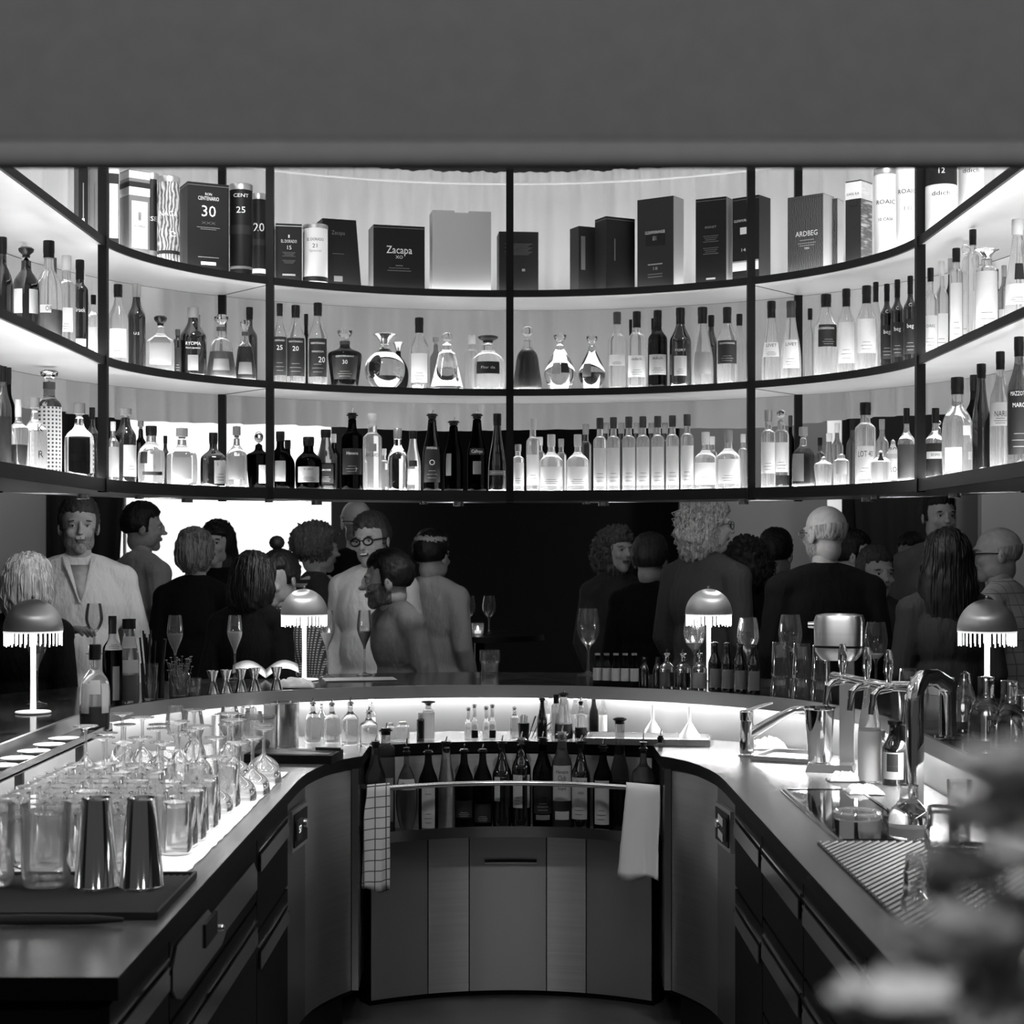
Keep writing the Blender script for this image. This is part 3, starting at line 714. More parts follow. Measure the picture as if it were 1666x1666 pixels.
on_shelf(1, 133, 24, 421, 'std', 'c', 'w', 'clear bottle with a white cap behind the black script bottle', t=.27)
on_shelf(1, 152, 20, 480, 'std', 'c', 'k', 'small clear bottle with two pale labels touching the left post', lab=[(.05, .48, 50, 'w', 0)], t=.06)
# second bay
on_shelf(1, 192, 34, 463, 'sloped', 'c', 'k', 'bright clear bottle with a crumpled cap just right of the left post, middle shelf', lab=[(.1, .45, 50, 'w', 0)], t=.10)
on_shelf(1, 222, 30, 462, 'wine', 'd', 'f', 'dark bottle with a pale stopper and small white print, middle shelf, second bay', txt=[('U.S', .42, .03, 'w', .6)], t=.14)
on_shelf(1, 261, 46, 514, 'squat', 'c', 'S', 'square clear bottle with a picture label of a bird, middle shelf, second bay', lab=[(.12, .62, 38, 'g', 0)], sq=6, t=.10)
on_shelf(1, 289, 14, 536, 'cyl', 'd', 'd', 'slim dark bottle beside the matt black bottle, middle shelf', lab=[(.05, .6, 40, 'k')], t=.12)
on_shelf(1, 314, 44, 500, 'sloped', 'k', 'g', 'matt black rounded bottle with white capital lettering, middle shelf, second bay', txt=[('RYOMA', .46, .05, 'w', 1.15), ('Rhum Japonais', .40, .026, 'w', 1.1)], lab=[(.08, .30, 22, 'g', 0, 1)], t=.08)
on_shelf(1, 322, 18, 512, 'std', 'c', 'g', 'clear bottle with a grey cap behind the matt black rounded bottle', t=.30)
on_shelf(1, 360, 50, 512, 'bell', 'c', 's', 'bell-shaped decanter with a glass stopper and a round seal, left of the rear post', liq=(.42, 'liquid_mid'), lab=[(.12, .30, 34, 'g', 0)], t=.09)
on_shelf(1, 399, 36, 521, 'bell', 'c', 's', 'decanter of very dark spirit with a glass stopper, right end of second bay', liq=(.56, 'liquid_dark'), lab=[(.10, .30, 40, 'g', 0)], t=.07)
on_shelf(1, 406, 26, 500, 'std', 'k', 'k', 'black bottle behind the decanter of very dark spirit', t=.28)
# third bay
on_shelf(1, 455, 24, 494, 'sloped', 'c', 'k', 'clear bottle with a dark label numbered 25', lab=[(.10, .58, 60, 'k', 0)], txt=[('CENTENARIO', .53, .022, 'w', 1.5), ('25', .44, .06, 'w')], t=.09)
on_shelf(1, 481, 33, 497, 'sloped', 'c', 'k', 'clear bottle with a dark label numbered 20, between the 25 and the second 20', lab=[(.10, .58, 60, 'k', 0)], txt=[('CENTENARIO', .53, .022, 'w', 1.5), ('20', .44, .06, 'w')], t=.09)
on_shelf(1, 498, 16, 511, 'std', 's', 'k', 'smoky bottle with a black cap standing behind the two bottles numbered 20', t=.30)
on_shelf(1, 517, 33, 493, 'sloped', 'c', 'k', 'clear bottle with a pale cap and dark label numbered 20 at its right', lab=[(.10, .56, 60, 'k', 0)], txt=[('CENTENARIO', .50, .022, 'w', 1.5), ('FUNDACION', .40, .022, 'w', 1.2), ('20', .30, .07, 'w', .7, 22)], t=.08)
on_shelf(1, 561, 56, 535, 'decan', 's', 's', 'broad-shouldered dark decanter numbered 30 with a glass stopper', lab=[(.12, .52, 50, 'k', 0)], txt=[('CENTENARIO', .50, .028, 'w', 1.1), ('30', .40, .07, 'w')], t=.09)
on_shelf(1, 626, 68, 543, 'round', 'x', 'v', 'large spherical clear decanter with a flared metal stopper', liq=(.22, 'liquid_dark'), t=.10)
on_shelf(1, 648, 34, 556, 'round', 's', 'v', 'small smoky decanter behind the large spherical one', t=.31)
on_shelf(1, 682, 34, 517, 'sloped', 'c', 'K', 'tall clear bottle with a long black neck sleeve, right of the spherical decanter', lab=[(.10, .5, 50, 'w', 0)], t=.13)
on_shelf(1, 709, 20, 548, 'std', 'g', 'o', 'grey bottle with a cork seen behind the pyramid bottle', t=.30)
on_shelf(1, 727, 55, 541, 'pyram', 'x', 'r', 'clear pyramid-shaped bottle with a ball stopper', txt=[('ASMAS', .36, .035, 'k', .7)], t=.08, sq=4)
on_shelf(1, 768, 24, 545, 'tall', 'c', 'w', 'plain clear bottle behind the flask with the slanted dark label', t=.24)
on_shelf(1, 794, 58, 546, 'flask', 'c', 'S', 'broad clear flask with a slanted dark label, just left of the middle post', lab=[(.28, .5, 40, 'k', 0, 1)], txt=[('Flor de', .39, .05, 'w', .8)], t=.07)
on_shelf(1, 680, 22, 616, 'round', 'x', 'r', 'little glass ornament at the front of the middle shelf', t=.03, cat='ornament', name='glass_ornament')
# fourth bay
on_shelf(1, 858, 50, 530, 'bell', 'c', 'r', 'bell decanter filled with dark spirit, first right of the middle post', liq=(.60, 'liquid_dark'), t=.09)
on_shelf(1, 911, 54, 542, 'tear', 'x', 's', 'cut crystal decanter with two round seals, left one of the crystal pair', lab=[(.28, .46, 16, 'k', 14, 1), (.26, .46, 16, 'g', -20, 1)], t=.08, turn=.1)
on_shelf(1, 963, 46, 545, 'tear', 'x', 's', 'cut crystal decanter with a crown stopper and dark spirit in its lower part', lab=[(.22, .46, 20, 'g', -24, 1)], liq=(.30, 'liquid_dark'), t=.08)
on_shelf(1, 1004, 30, 508, 'std', 'c', 'd', 'clear bottle with a pale label, leftmost of three alike bottles right of the crystal decanters', lab=[(.30, .44, 58, 'w', 0)], t=.10)
on_shelf(1, 1036, 32, 507, 'std', 'c', 'K', 'clear bottle with pale label, middle of three alike bottles right of crystal decanters', lab=[(.14, .42, 58, 'w', 0)], txt=[('ddich', .37, .035, 'k', 1.1)], t=.08)
on_shelf(1, 1026, 12, 520, 'std', 's', 'k', 'smoky bottle peeping out behind the middle of three alike bottles', t=.31)
on_shelf(1, 1070, 32, 505, 'std', 's', 'K', 'smoky bottle with pale label, rightmost of the three alike bottles', lab=[(.16, .42, 58, 'w', 0)], txt=[('ddich', .37, .035, 'k', 1.1)], t=.08)
on_shelf(1, 1062, 12, 518, 'std', 'k', 'k', 'black bottle hidden behind the smoky bottle with a pale label', t=.31)
on_shelf(1, 1107, 36, 501, 'sloped', 'k', 'K', 'black bottle with a white label and long black sleeve in the fourth bay', lab=[(.13, .38, 34, 'w', 0)], txt=[('PORT', .45, .03, 'w', 1.0)], t=.08)
on_shelf(1, 1143, 36, 500, 'cone', 'c', 'K', 'clear bottle with dark neck sleeve in the fourth bay', lab=[(.14, .42, 50, 'g', 0)], t=.08)
on_shelf(1, 1157, 24, 513, 'sloped', 'k', 'k', 'black bottle partly hidden behind a clear one near the right-hand front post', t=.28)
on_shelf(1, 1183, 34, 500, 'sloped', 'c', 'K', 'clear bottle with a large dark label near the right-hand front post, fourth bay', lab=[(.26, .56, 62, 'k', 0)], txt=[('GLENMORANGIE', .52, .024, 'w', 1.6)], t=.08)
on_shelf(1, 1203, 24, 511, 'sloped', 'c', 'k', 'clear bottle with a black cap touching the right-hand front post', t=.26)
# fifth bay
on_shelf(1, 1255, 32, 490, 'cone', 'c', 'K', 'clear bottle with sloping black neck sleeve, first in the fifth bay', lab=[(.30, .48, 55, 'w', 0)], txt=[('LIVET', .44, .04, 'k', 1.1)], t=.09)
on_shelf(1, 1287, 34, 490, 'cone', 'c', 'D', 'clear bottle with a grey cap and round medallion, second in fifth bay', lab=[(.14, .50, 50, 'w', 0)], txt=[('LIVET', .44, .04, 'k', 1.1)], t=.08)
on_shelf(1, 1318, 18, 502, 'std', 'c', 'k', 'thin clear bottle with a black cap in front of the rear post', t=.22)
on_shelf(1, 1344, 40, 479, 'sloped', 'c', 'k', 'clear bottle with a wide dark label in capitals, right of the rear post', lab=[(.35, .62, 50, 'k', 12)], txt=[('AUCHENTOSHAN', .57, .028, 'w', 1.4)], t=.08)
on_shelf(1, 1377, 32, 470, 'sloped', 'c', 'K', 'clear bottle with leaping stag label, black sleeve, right of the wide dark label', lab=[(.12, .60, 52, 'w', 0)], t=.08)
on_shelf(1, 1410, 36, 465, 'sloped', 'c', 'K', 'clear bottle with stag label standing left of the dark green trio', lab=[(.2, .60, 52, 'w', 0)], t=.07)
on_shelf(1, 1425, 22, 459, 'sloped', 'c', 'K', 'clear bottle with black sleeve behind the stag bottles', t=.26)
for k, (x, tp) in enumerate(((1443, 462), (1460, 455), (1481, 449))):
    on_shelf(1, x, 22, tp, 'std', 'k', 'K', ('black bottle with framed label, leftmost of three before the right post', 'black bottle with framed label, middle of three before the right post', 'black bottle with framed label, touching the right post')[k], lab=[(.10, .50, 60, 'k', 0)], txt=[('beg', .42, .05, 'w', 1.0), ('C', .66, .04, 'w')], t=.07)
# right of the last post
on_shelf(1, 1514, 24, 436, 'std', 'c', 'k', 'clear bottle with a tall cream label just right of the right post', lab=[(.08, .46, 62, 'c', 0)], txt=[('OAIG', .34, .035, 'k', 1.2)], t=.06)
on_shelf(1, 1532, 22, 425, 'std', 'c', 'w', 'clear bottle with a wrapped pale cap behind the cream-labelled bottle', lab=[(.08, .46, 62, 'w', 0)], t=.12)
on_shelf(1, 1546, 18, 420, 'std', 's', 'f', 'smoky bottle seen edge-on at the right, middle shelf', t=.20)
on_shelf(1, 1556, 22, 404, 'cyl', 'c', 'k', 'clear straight-sided bottle with dark cap at the far right, middle shelf', lab=[(.1, .66, 52, 'w', 0)], t=.10)
on_shelf(1, 1571, 22, 372, 'tall', 'c', 'r', 'very tall clear bottle with a glass stopper at the far right', lab=[(.06, .56, 50, 'w')], t=.13)
on_shelf(1, 1583, 20, 353, 'cyl', 'c', 'k', 'tallest clear bottle with a shiny black ball cap at the far right', t=.10)
on_shelf(1, 1606, 34, 405, 'cyl', 'c', 'v', 'white-filled cylinder bottle with a flared glass stopper, far right', lab=[(.06, .74, 80, 'w', 0)], t=.10)
on_shelf(1, 1621, 18, 438, 'std', 's', 'k', 'smoky bottle with black cap right of the white-filled cylinder', t=.18)
on_shelf(1, 1634, 20, 432, 'std', 'g', 'g', 'grey glass bottle between the smoky bottle and the right edge', lab=[(.1, .4, 50, 'w')], t=.16)
on_shelf(1, 1656, 42, 357, 'cone', 'c', 'w', 'large clear bottle with a lace label and dark figure at the right edge', lab=[(.16, .36, 60, 'w', 0), (.40, .56, 24, 'k', 10, 1)], t=.08)
# ---------------------------------------------------------------- lowest shelf, left
on_shelf(2, 5, 26, 596, 'sloped', 'g', 'k', 'tall grey bottle with a black cap at the left edge, lowest shelf', t=.10, liq=(.5, 'liquid_mid'))
on_shelf(2, 14, 20, 598, 'std', 's', 'k', 'smoky bottle with a wide black cap behind the one at the left edge', t=.28)
on_shelf(2, 29, 34, 650, 'decan', 'c', 'w', 'small clear jug a third full of dark spirit, left end of lowest shelf', liq=(.34, 'liquid_dark'), t=.06)
on_shelf(2, 56, 42, 646, 'squat', 'c', 'o', 'clear corked bottle with big letters K and R down its side', txt=[('K', .56, .10, 'k', None, 26), ('R', .20, .10, 'k', None, 26)], t=.05)
on_shelf(2, 80, 40, 602, 'tall', 'g', 's', 'tall diamond-cut bottle with a chunky stopper', t=.22, lab=[(.03, .66, 120, 'x', 0, 1)], turn=.2)
on_shelf(2, 129, 48, 655, 'squat', 'x', 'O', 'square cut-glass bottle with a ribbed stopper left of the left post', sq=7, t=.06)
on_shelf(2, 150, 22, 663, 'std', 'k', 'k', 'black bottle behind the square cut-glass bottle, against the left post', t=.28)
on_shelf(2, 184, 20, 686, 'std', 'c', 'w', 'clear bottle with a patterned grey label touching the left post, lowest shelf', lab=[(.08, .58, 62, 'g', 0)], t=.10)
on_shelf(2, 204, 36, 664, 'wine', 'k', 'o', 'black corked bottle with a framed white label, lowest shelf, second bay', lab=[(.08, .50, 42, 'w', 32)], t=.08)
on_shelf(2, 229, 20, 684, 'std', 's', 'O', 'smoky corked bottle behind the gin bottle, lowest shelf', t=.30)
on_shelf(2, 246, 44, 693, 'flask', 'c', 'k', 'rounded clear bottle with a dark round seal and a black bar, lowest shelf', lab=[(.14, .20, 40, 'k', 6, 1), (.34, .54, 14, 'k', -30, 1)], txt=[('L', .60, .04, 'k', None, 18), ('G.', .28, .05, 'k', None, 16)], t=.06, sq=3)
on_shelf(2, 269, 15, 709, 'std', 'k', 'k', 'narrow dark bottle with a wire clasp behind two clear ones', t=.28)
on_shelf(2, 296, 50, 696, 'squat', 'c', 'o', 'square clear bottle with a dark rectangular label, left of the rear post', lab=[(.10, .58, 32, 'g', 0, 1)], sq=5, t=.06)
on_shelf(2, 347, 42, 704, 'squat', 'k', 'k', 'black bottle tied with twine, with a white label on its right side', lab=[(.04, .60, 26, 'w', 30)], txt=[('STIN', .40, .05, 'k', .62, 32)], t=.06, sq=4)
on_shelf(2, 385, 34, 693, 'squat', 'c', 'O', 'clear bottle with a grey panel label and wooden stopper, right of twine bottle', lab=[(.12, .50, 48, 'g', 0)], t=.07)
on_shelf(2, 421, 42, 702, 'decan', 'a', 'r', 'round dark bottle with a ball stopper at the second post', lab=[(.08, .40, 20, 'w', 20)], t=.06)
# third bay
on_shelf(2, 456, 34, 702, 'flask', 'a', 'k', 'dark bottle with a framed portrait label right of the second post', lab=[(.12, .48, 30, 'g', 0)], t=.08)
on_shelf(2, 468, 24, 716, 'flask', 'a', 'k', 'dark bottle just behind the framed portrait label', t=.20)
on_shelf(2, 502, 44, 711, 'flask', 'a', 'k', 'round-shouldered dark bottle with a cream landscape label', lab=[(.12, .42, 50, 'c', 0)], txt=[('EL PASO', .37, .03, 'k', .7)], t=.06)
on_shelf(2, 530, 34, 699, 'slim', 'g', 'k', 'grey bottle with a dark arched label and black cap, third bay', lab=[(.10, .42, 46, 'k', 0)], txt=[('GROSSE', .32, .03, 'w', 1.0)], t=.07, liq=(.44, 'liquid_dark'))
on_shelf(2, 543, 20, 706, 'std', 's', 'w', 'smoky bottle with a pale cap behind the arched label', t=.26)
on_shelf(2, 573, 36, 664, 'std', 'a', 'u', 'dark rum bottle with pourer, black label with a 7', lab=[(.18, .50, 60, 'k', 0)], txt=[('Havana', .44, .04, 'w', 1.1), ('7', .24, .04, 'w', None, 20)], t=.06)
on_shelf(2, 606, 31, 673, 'tall', 'c', 'w', 'clear bottle with a round emblem above bold capitals', lab=[(.50, .60, 24, 'g', 0, 1)], txt=[('BACARDI', .45, .045, 'k', 1.5)], t=.07)
on_shelf(2, 625, 18, 730, 'std', 'c', 'w', 'small pale bottle filling the gap right of the bold capitals', lab=[(.1, .5, 50, 'g')], t=.20)
on_shelf(2, 647, 33, 697, 'flask', 'x', 'f', 'clear embossed bottle with a metal cap, third bay', lab=[(.50, .58, 20, 'k', 0, 1)], t=.06, seg=12)
on_shelf(2, 672, 26, 701, 'slim', 'c', 'k', 'clear bottle with black cap right of the embossed bottle', lab=[(.1, .36, 40, 'w'), (.4, .5, 30, 'k', 0, 1)], t=.07)
on_shelf(2, 703, 31, 667, 'slim', 's', 'u', 'smoky bottle with a pourer and a white ring emblem', lab=[(.10, .54, 56, 'k', 0)], txt=[('IMPERIAL', .52, .03, 'w', 1.2), ('O', .34, .07, 'w')], t=.07)
on_shelf(2, 738, 32, 679, 'slim', 'a', 'u', 'dark bottle with pourer and pale neck band, between two labelled rums', lab=[(.2, .5, 18, 'g', -32, 1)], t=.07)
on_shelf(2, 776, 32, 667, 'slim', 'a', 'u', 'dark bottle with pourer, framed script label above an egg-shaped emblem', lab=[(.44, .52, 50, 'k', 0), (.20, .36, 24, 'g', 0, 1)], txt=[('Calleya', .48, .04, 'w', 1.2)], t=.06)
on_shelf(2, 809, 30, 673, 'cone', 'k', 'k', 'tall black conical bottle with a pale band beside the middle post', lab=[(.20, .26, 60, 'g', 0)], txt=[('GYO ROME', .23, .022, 'w', 1.3)], t=.06)
# fourth bay: clear bottles
on_shelf(2, 843, 20, 723, 'tall', 'c', 'w', 'short clear bottle right beside the middle post, lowest shelf', lab=[(.1, .6, 60, 'w')], t=.05)
on_shelf(2, 867, 22, 681, 'tall', 'c', 'w', 'tall clear bottle, second right of the middle post', lab=[(.08, .5, 60, 'w')], t=.09)
on_shelf(2, 878, 20, 711, 'tall', 'c', 'w', 'clear bottle standing behind, between the second and third right of the middle post', t=.26)
on_shelf(2, 897, 40, 707, 'squat', 'c', 'w', 'stout clear bottle with a white label, left one of a pair in the fourth bay', lab=[(.08, .42, 60, 'w')], t=.05)
on_shelf(2, 913, 18, 714, 'tall', 'c', 'g', 'clear bottle behind the gap of the two stout ones', t=.28)
on_shelf(2, 940, 38, 707, 'squat', 'c', 'w', 'stout clear bottle with a white label, right one of a pair in the fourth bay', lab=[(.08, .42, 60, 'w')], t=.05)
on_shelf(2, 953, 20, 690, 'tall', 'g', 'g', 'taller grey glass bottle behind the right stout clear bottle', t=.27)
ordn = ('first', 'second', 'third', 'fourth', 'fifth', 'sixth', 'seventh')
for k, (x, tp) in enumerate(((976, 680), (998, 679), (1023, 678), (1046, 677.5), (1070, 677), (1094, 676), (1118, 674))):
    on_shelf(2, x, 22, tp, 'tall', 'c', 'd', ordn[k]+' from the left in the row of seven matching tall clear bottles', lab=[(.06, .58, 62, 'w')], t=.05, group='matching tall clear bottles in the fourth bay')
for k, x in enumerate((986, 1011, 1036, 1060, 1082)):
    on_shelf(2, x, 20, 688, 'tall', 'g', 'g', 'grey-capped bottle, '+ordn[k]+' from the left in the row behind the seven clear ones', t=.24, group='grey-capped bottles of the back row')
on_shelf(2, 1148, 40, 703, 'squat', 'c', 'w', 'stout clear bottle right of the row of seven, lowest shelf', lab=[(.08, .46, 60, 'w')], t=.05)
on_shelf(2, 1159, 16, 710, 'tall', 'c', 'w', 'clear bottle behind the stout one right of the row of seven', t=.26)
on_shelf(2, 1185, 42, 700, 'squat', 'c', 'g', 'stout clear embossed bottle, last but one before the right-hand front post', lab=[(.08, .50, 50, 'w')], t=.05)
on_shelf(2, 1209, 16, 706, 'tall', 'c', 'w', 'clear bottle squeezed against the right-hand front post', t=.12)
# fifth bay
on_shelf(2, 1250, 24, 667, 'tall', 'c', 'f', 'clear bottle with a pale label and dark band right of the front post', lab=[(.18, .58, 60, 'w')], t=.06)
on_shelf(2, 1271, 26, 667, 'tall', 'c', 'r', 'clear bottle with pale label and a slim bare neck, its twin on the left', lab=[(.20, .58, 60, 'w')], t=.06, liq=(.16, 'liquid_dark'))
on_shelf(2, 1286, 16, 676, 'std', 's', 'd', 'dark bottle rising behind the pale labels left of the square dark bottle', t=.26)
on_shelf(2, 1307, 38, 694, 'squat', 'c', 'o', 'square bottle of dark spirit with a pale left-hand label', liq=(.57, 'liquid_dark'), lab=[(.08, .54, 24, 'g', -22)], sq=7, t=.06)
on_shelf(2, 1334, 18, 712, 'std', 'g', 'k', 'grey bottle with a black cap right of the rear post', t=.24)
on_shelf(2, 1349, 22, 705, 'cone', 'c', 'w', 'small clear cone bottle behind the wide clear ones', t=.22)
on_shelf(2, 1340, 32, 730, 'decan', 'c', 'n', 'short wide clear decanter, fifth bay, front', t=.05)
on_shelf(2, 1362, 20, 688, 'std', 'c', 'w', 'clear bottle with a mirrored cap, fifth bay, back row', t=.26)
on_shelf(2, 1369, 26, 732, 'tall', 'c', 'n', 'short clear bottle with a dark panel in front, fifth bay', lab=[(.3, .7, 40, 'g')], t=.05)
on_shelf(2, 1387, 20, 683, 'std', 'g', 'k', 'grey bottle with a black cap left of the tall clear lettered bottle', t=.24)
on_shelf(2, 1408, 34, 655, 'tall', 'c', 'k', 'tall clear bottle with big black lettering and a 40, fifth bay', lab=[(.06, .46, 50, 'w')], t=.06, txt=[('LOT 40', .36, .075, 'k', 1.5)])
on_shelf(2, 1435, 22, 682, 'std', 'c', 'g', 'clear bottle with a grey cap behind the round seal, fifth bay', t=.22)
on_shelf(2, 1433, 34, 722, 'squat', 'c', 'n', 'low clear bottle with a black round seal, right of the tall lettered one', lab=[(.56, .76, 22, 'k', 0, 1)], t=.05)
on_shelf(2, 1453, 26, 700, 'squat', 'c', 'n', 'clear bottle marked RO twice, fifth bay', txt=[('RO', .62, .10, 'k', .9), ('RO', .25, .10, 'k', .9)], t=.06, lab=[(.06, .74, 50, 'w', 0, 1)])
on_shelf(2, 1475, 30, 664, 'squat', 'c', 'k', 'ridged clear bottle with a faceted black cap touching the right post', liq=(.5, 'liquid_mid'), sq=4, t=.06)
# right of last post
on_shelf(2, 1522, 36, 664, 'squat', 'c', 'k', 'dark spirit bottle with a pale band right of the right post', liq=(.5, 'liquid_dark'), lab=[(.28, .38, 50, 'c', 0)], txt=[('BOPO', .33, .04, 'k', .8)], t=.06)
on_shelf(2, 1527, 16, 684, 'slim', 'x', 'r', 'thin clear bottle with a crosshatched neck behind the pale-banded one', t=.22)
on_shelf(2, 1558, 50, 614, 'flask', 'c', 'k', 'large sloping clear bottle with a black cap and small white diamond label', lab=[(.40, .50, 14, 'w', 34, 1), (.04, .28, 30, 'w', -14)], t=.07, sq=3)
on_shelf(2, 1584, 28, 610, 'std', 's', 'k', 'smoky bottle with ringed neck behind the tall black bottle', t=.24)
on_shelf(2, 1597, 30, 592, 'slim', 'k', 'k', 'tall slender black bottle at the far right, lowest shelf', t=.06)
on_shelf(2, 1628, 34, 572, 'sloped', 'c', 'k', 'tall clear bottle with a cream label in black capitals, far right, lowest shelf', lab=[(.36, .56, 60, 'c', 0)], txt=[('NARI', .46, .05, 'k', 1.1)], t=.07)
on_shelf(2, 1658, 38, 548, 'sloped', 'g', 'k', 'bottle with a large dark illustrated label at the right edge, lowest shelf', lab=[(.08, .58, 62, 'k', 0)], txt=[('MAZZOTTI', .55, .035, 'w', 1.5), ('MARO', .46, .035, 'w', 1.1)], t=.06)
# ================================================================ gift boxes and tubes on the upper shelf
def top_box(x0, x1, xe, top, m, label, side='L', t=.06, side_m=None, texts=(), bars=(), taper=0, depth=None, band=None, notch=False, cat='box', turn=None):
    """x0..x1 the columns of the front face, xe the far column of the visible side face"""
    p = shelf_pt((x0+x1)/2, t); s = F/p[1]; z = SHELF_Z[0]+.0008
    w_ = (x1-x0)/s; h = EYE+(HY-top)/s-z; vis = abs(xe-(x1 if side == 'R' else x0))/s
    dp = depth or min(.12, max(.08, w_*.9))
    th = math.atan2(vis, dp*.95) if vis > 0 else 0
    a = th if side == 'L' else -th          # turn so that this side shows
    if turn is not None: a = math.radians(turn)
    w_ = w_/max(.5, math.cos(a))
    c = Vector((p[0], p[1])); 
    ray = -math.atan2(c.x, c.y)
    a += ray*0.9
    o = thing('gift_box', label, cat, (c.x, c.y, z), a)
    yf = -0.0
    b = MB()
    if taper:   # leaning trapezoid outline: narrower on top
        v = []
        for zz, l, r in ((0, -.5, .5), (h, -.5+taper*0, .5-taper)):
            v += [(l*w_, 0, zz), (r*w_, 0, zz), (r*w_, dp, zz), (l*w_, dp, zz)]
        b.add(v, [(3, 2, 1, 0), (4, 5, 6, 7), (0, 1, 5, 4), (1, 2, 6, 5), (2, 3, 7, 6), (3, 0, 4, 7)])
        b.build('carton', m, o)
    elif notch:
        w2 = w_/2; poly = [(-w2, 0), (w2, 0), (w2, h), (w_*.13, h), (w_*.12, h-.008), (-w_*.12, h-.008), (-w_*.13, h), (-w2, h)]
        v = [(x, 0, zz) for x, zz in poly]+[(x, dp, zz) for x, zz in poly]; n = len(poly)
        b.add(v, [tuple(range(n)), tuple(reversed(range(n, 2*n)))]+[((i+1) % n, i, n+i, n+(i+1) % n) for i in range(n)])
        b.build('carton', m, o, fix=True)
        MB().box((0, .002, h-.02), (w_*.9, .001, .0008)).build('flap_seam', 'ink_grey', o)
    else:
        b.box((0, dp/2, h/2), (w_, dp, h)); b.build('carton', m, o)
        MB().box((0, dp/2, h-.010), (w_+.0012, dp+.0012, .0010)).build('lid_seam', 'ink_black' if m != 'box_black' else 'ink_grey', o)
    if side_m:
        sx = -1 if side == 'L' else 1
        MB().box((sx*(w_/2+.0004), dp/2, h/2), (.0008, dp-.004, h-.004)).build('side_panel', side_m, o)
    for (z0, z1, mm) in (band or []): MB().box((0, dp/2, (z0+z1)/2*h), (w_+.0016, dp+.0016, (z1-z0)*h)).build('band', mm, o)
    for (x_, zc, ww, hh, mm) in bars: MB().box((x_*w_, -.0012, zc*h), (ww*w_, .0016, hh*h)).build('panel', mm, o)
    for (tx, x_, zc, hh, ww, mm) in texts:
        v, f = text_mesh(tx, hh*h, None, width=ww*w_ if ww else None)
        q = MB(); q.add([(vx+x_*w_, -.0026, vz+zc*h) for vx, _, vz in v], f); q.build('lettering', mm, o, angle=0)
    return o
def top_tube(x, wpx, top, m, label, t=.07, bands=(), texts=(), art=None):
    p = shelf_pt(x, t); s = F/p[1]; R = wpx/s/2
    if t < R+.014: p = shelf_pt(x, R+.014); s = F/p[1]; R = wpx/s/2
    z = SHELF_Z[0]+.0008; h = EYE+(HY-top)/s-z
    o = thing('gift_tube', label, 'tube', (p[0], p[1], z), -math.atan2(p[0], p[1]))
    MB().lathe([(0, 0), (R, 0), (R, h*.93), (0, h*.93)], 28).build('tube_body', m, o)
    MB().lathe([(0, h*.93), (R*1.03, h*.93), (R*1.03, h-.003), (R*.98, h), (0, h)], 28).build('lid', 'foil' if m != 'paper_tube' else 'paper_tube', o)
    for (z0, z1, mm) in bands: MB().lathe([(0, z0*h), (R*1.015, z0*h), (R*1.015, z1*h), (0, z1*h)], 28).build('band', mm, o)
    for (tx, zc, hh, ww, mm) in texts:
        v, f = text_mesh(tx, hh*h, R*1.02, width=ww*2*R if ww else None)
        q = MB(); q.add([(a, b_, c+zc*h) for a, b_, c in v], f); q.build('lettering', mm, o, angle=0)
    return o
mat('paper_tube', .72, .6); mat('lime_tube', .80, .55)
pattern('box_art', 'wave', .05, .5, (26, 26, 18), extra=9); pattern('box_swirl', 'wave', .02, .09, (40, 40, 40), extra=6); pattern('box_rock', 'wave', .04, .26, (10, 10, 60), extra=6)
Wt, Gt, Dt, Kt = 'ink_white', 'ink_grey', 'ink_dim', 'ink_black'
lines = lambda z0, n, ww=.5, m=Dt, st=.022: [(0, z0-i*st, ww*(1-.15*(i % 3)), .006, m) for i in range(n)]
top_box(128, 143, 120, 262, 'box_dark', 'dark narrow box with a pale spoon-shaped mark, leftmost on the upper shelf', side='L', t=.10, bars=[(0, .45, .10, .55, Gt), (0, .22, .25, .12, Wt)])
top_box(146, 164, 140, 244, 'box_grey', 'grey box with a white top and sideways print, left of the left post', side='L', t=.09, band=[(.82, .92, 'paper_tube')], bars=[(0, .4, .12, .5, Dt)])
top_box(177, 193, 172, 250, 'box_dark', 'dark box with a pale front label directly right of the left post', t=.10, bars=[(0, .42, .86, .55, 'paper_tube')], band=[(.80, .86, 'paper_tube')])
top_box(211, 243, 194, 277, 'box_grey', 'box with white and dark bands on top and a pale shield label', t=.05, side_m='box_grey', band=[(.90, .985, 'paper_tube'), (.80, .86, 'box_dark'), (.70, .795, 'paper_tube')], bars=[(0, .36, .78, .55, 'paper_tube'), (0, .46, .14, .10, Gt)], texts=[('ROUMELIA', 0, .34, .025, .5, Kt)])
top_tube(246, 24, 283, 'box_dark', 'slim dark tube with small white capitals behind the banded box', t=.16, texts=[('HSE', .5, .05, .8, Wt)], bands=[(.1, .16, 'box_grey')])
top_tube(274, 36, 289, 'box_art', 'illustrated tube with swirling figures, left of the large black box numbered 30', t=.07, texts=[('NAGA', .56, .06, .9, Wt), ('Ile', .34, .10, .7, Wt)], bands=[(.10, .14, 'box_dark')])
top_box(286, 300, 280, 312, 'paper_tube', 'pale box just visible behind the illustrated tube', t=.20, texts=[('30', .2, .68, .08, .7, Kt)])
top_box(306, 372, 292, 298, 'box_black', 'large black box numbered 30 in the second bay', t=.05, texts=[('RON', 0, .87, .03, .16, Wt), ('CENTENARIO', 0, .82, .045, .5, Wt), ('30', 0, .67, .13, None, Wt), ('XXX', 0, .54, .03, .34, Dt)], bars=[(0, .49, .55, .005, Gt), (0, .47, .38, .004, Gt), (0, .15, .5, .006, Gt), (0, .08, .36, .035, Wt)])
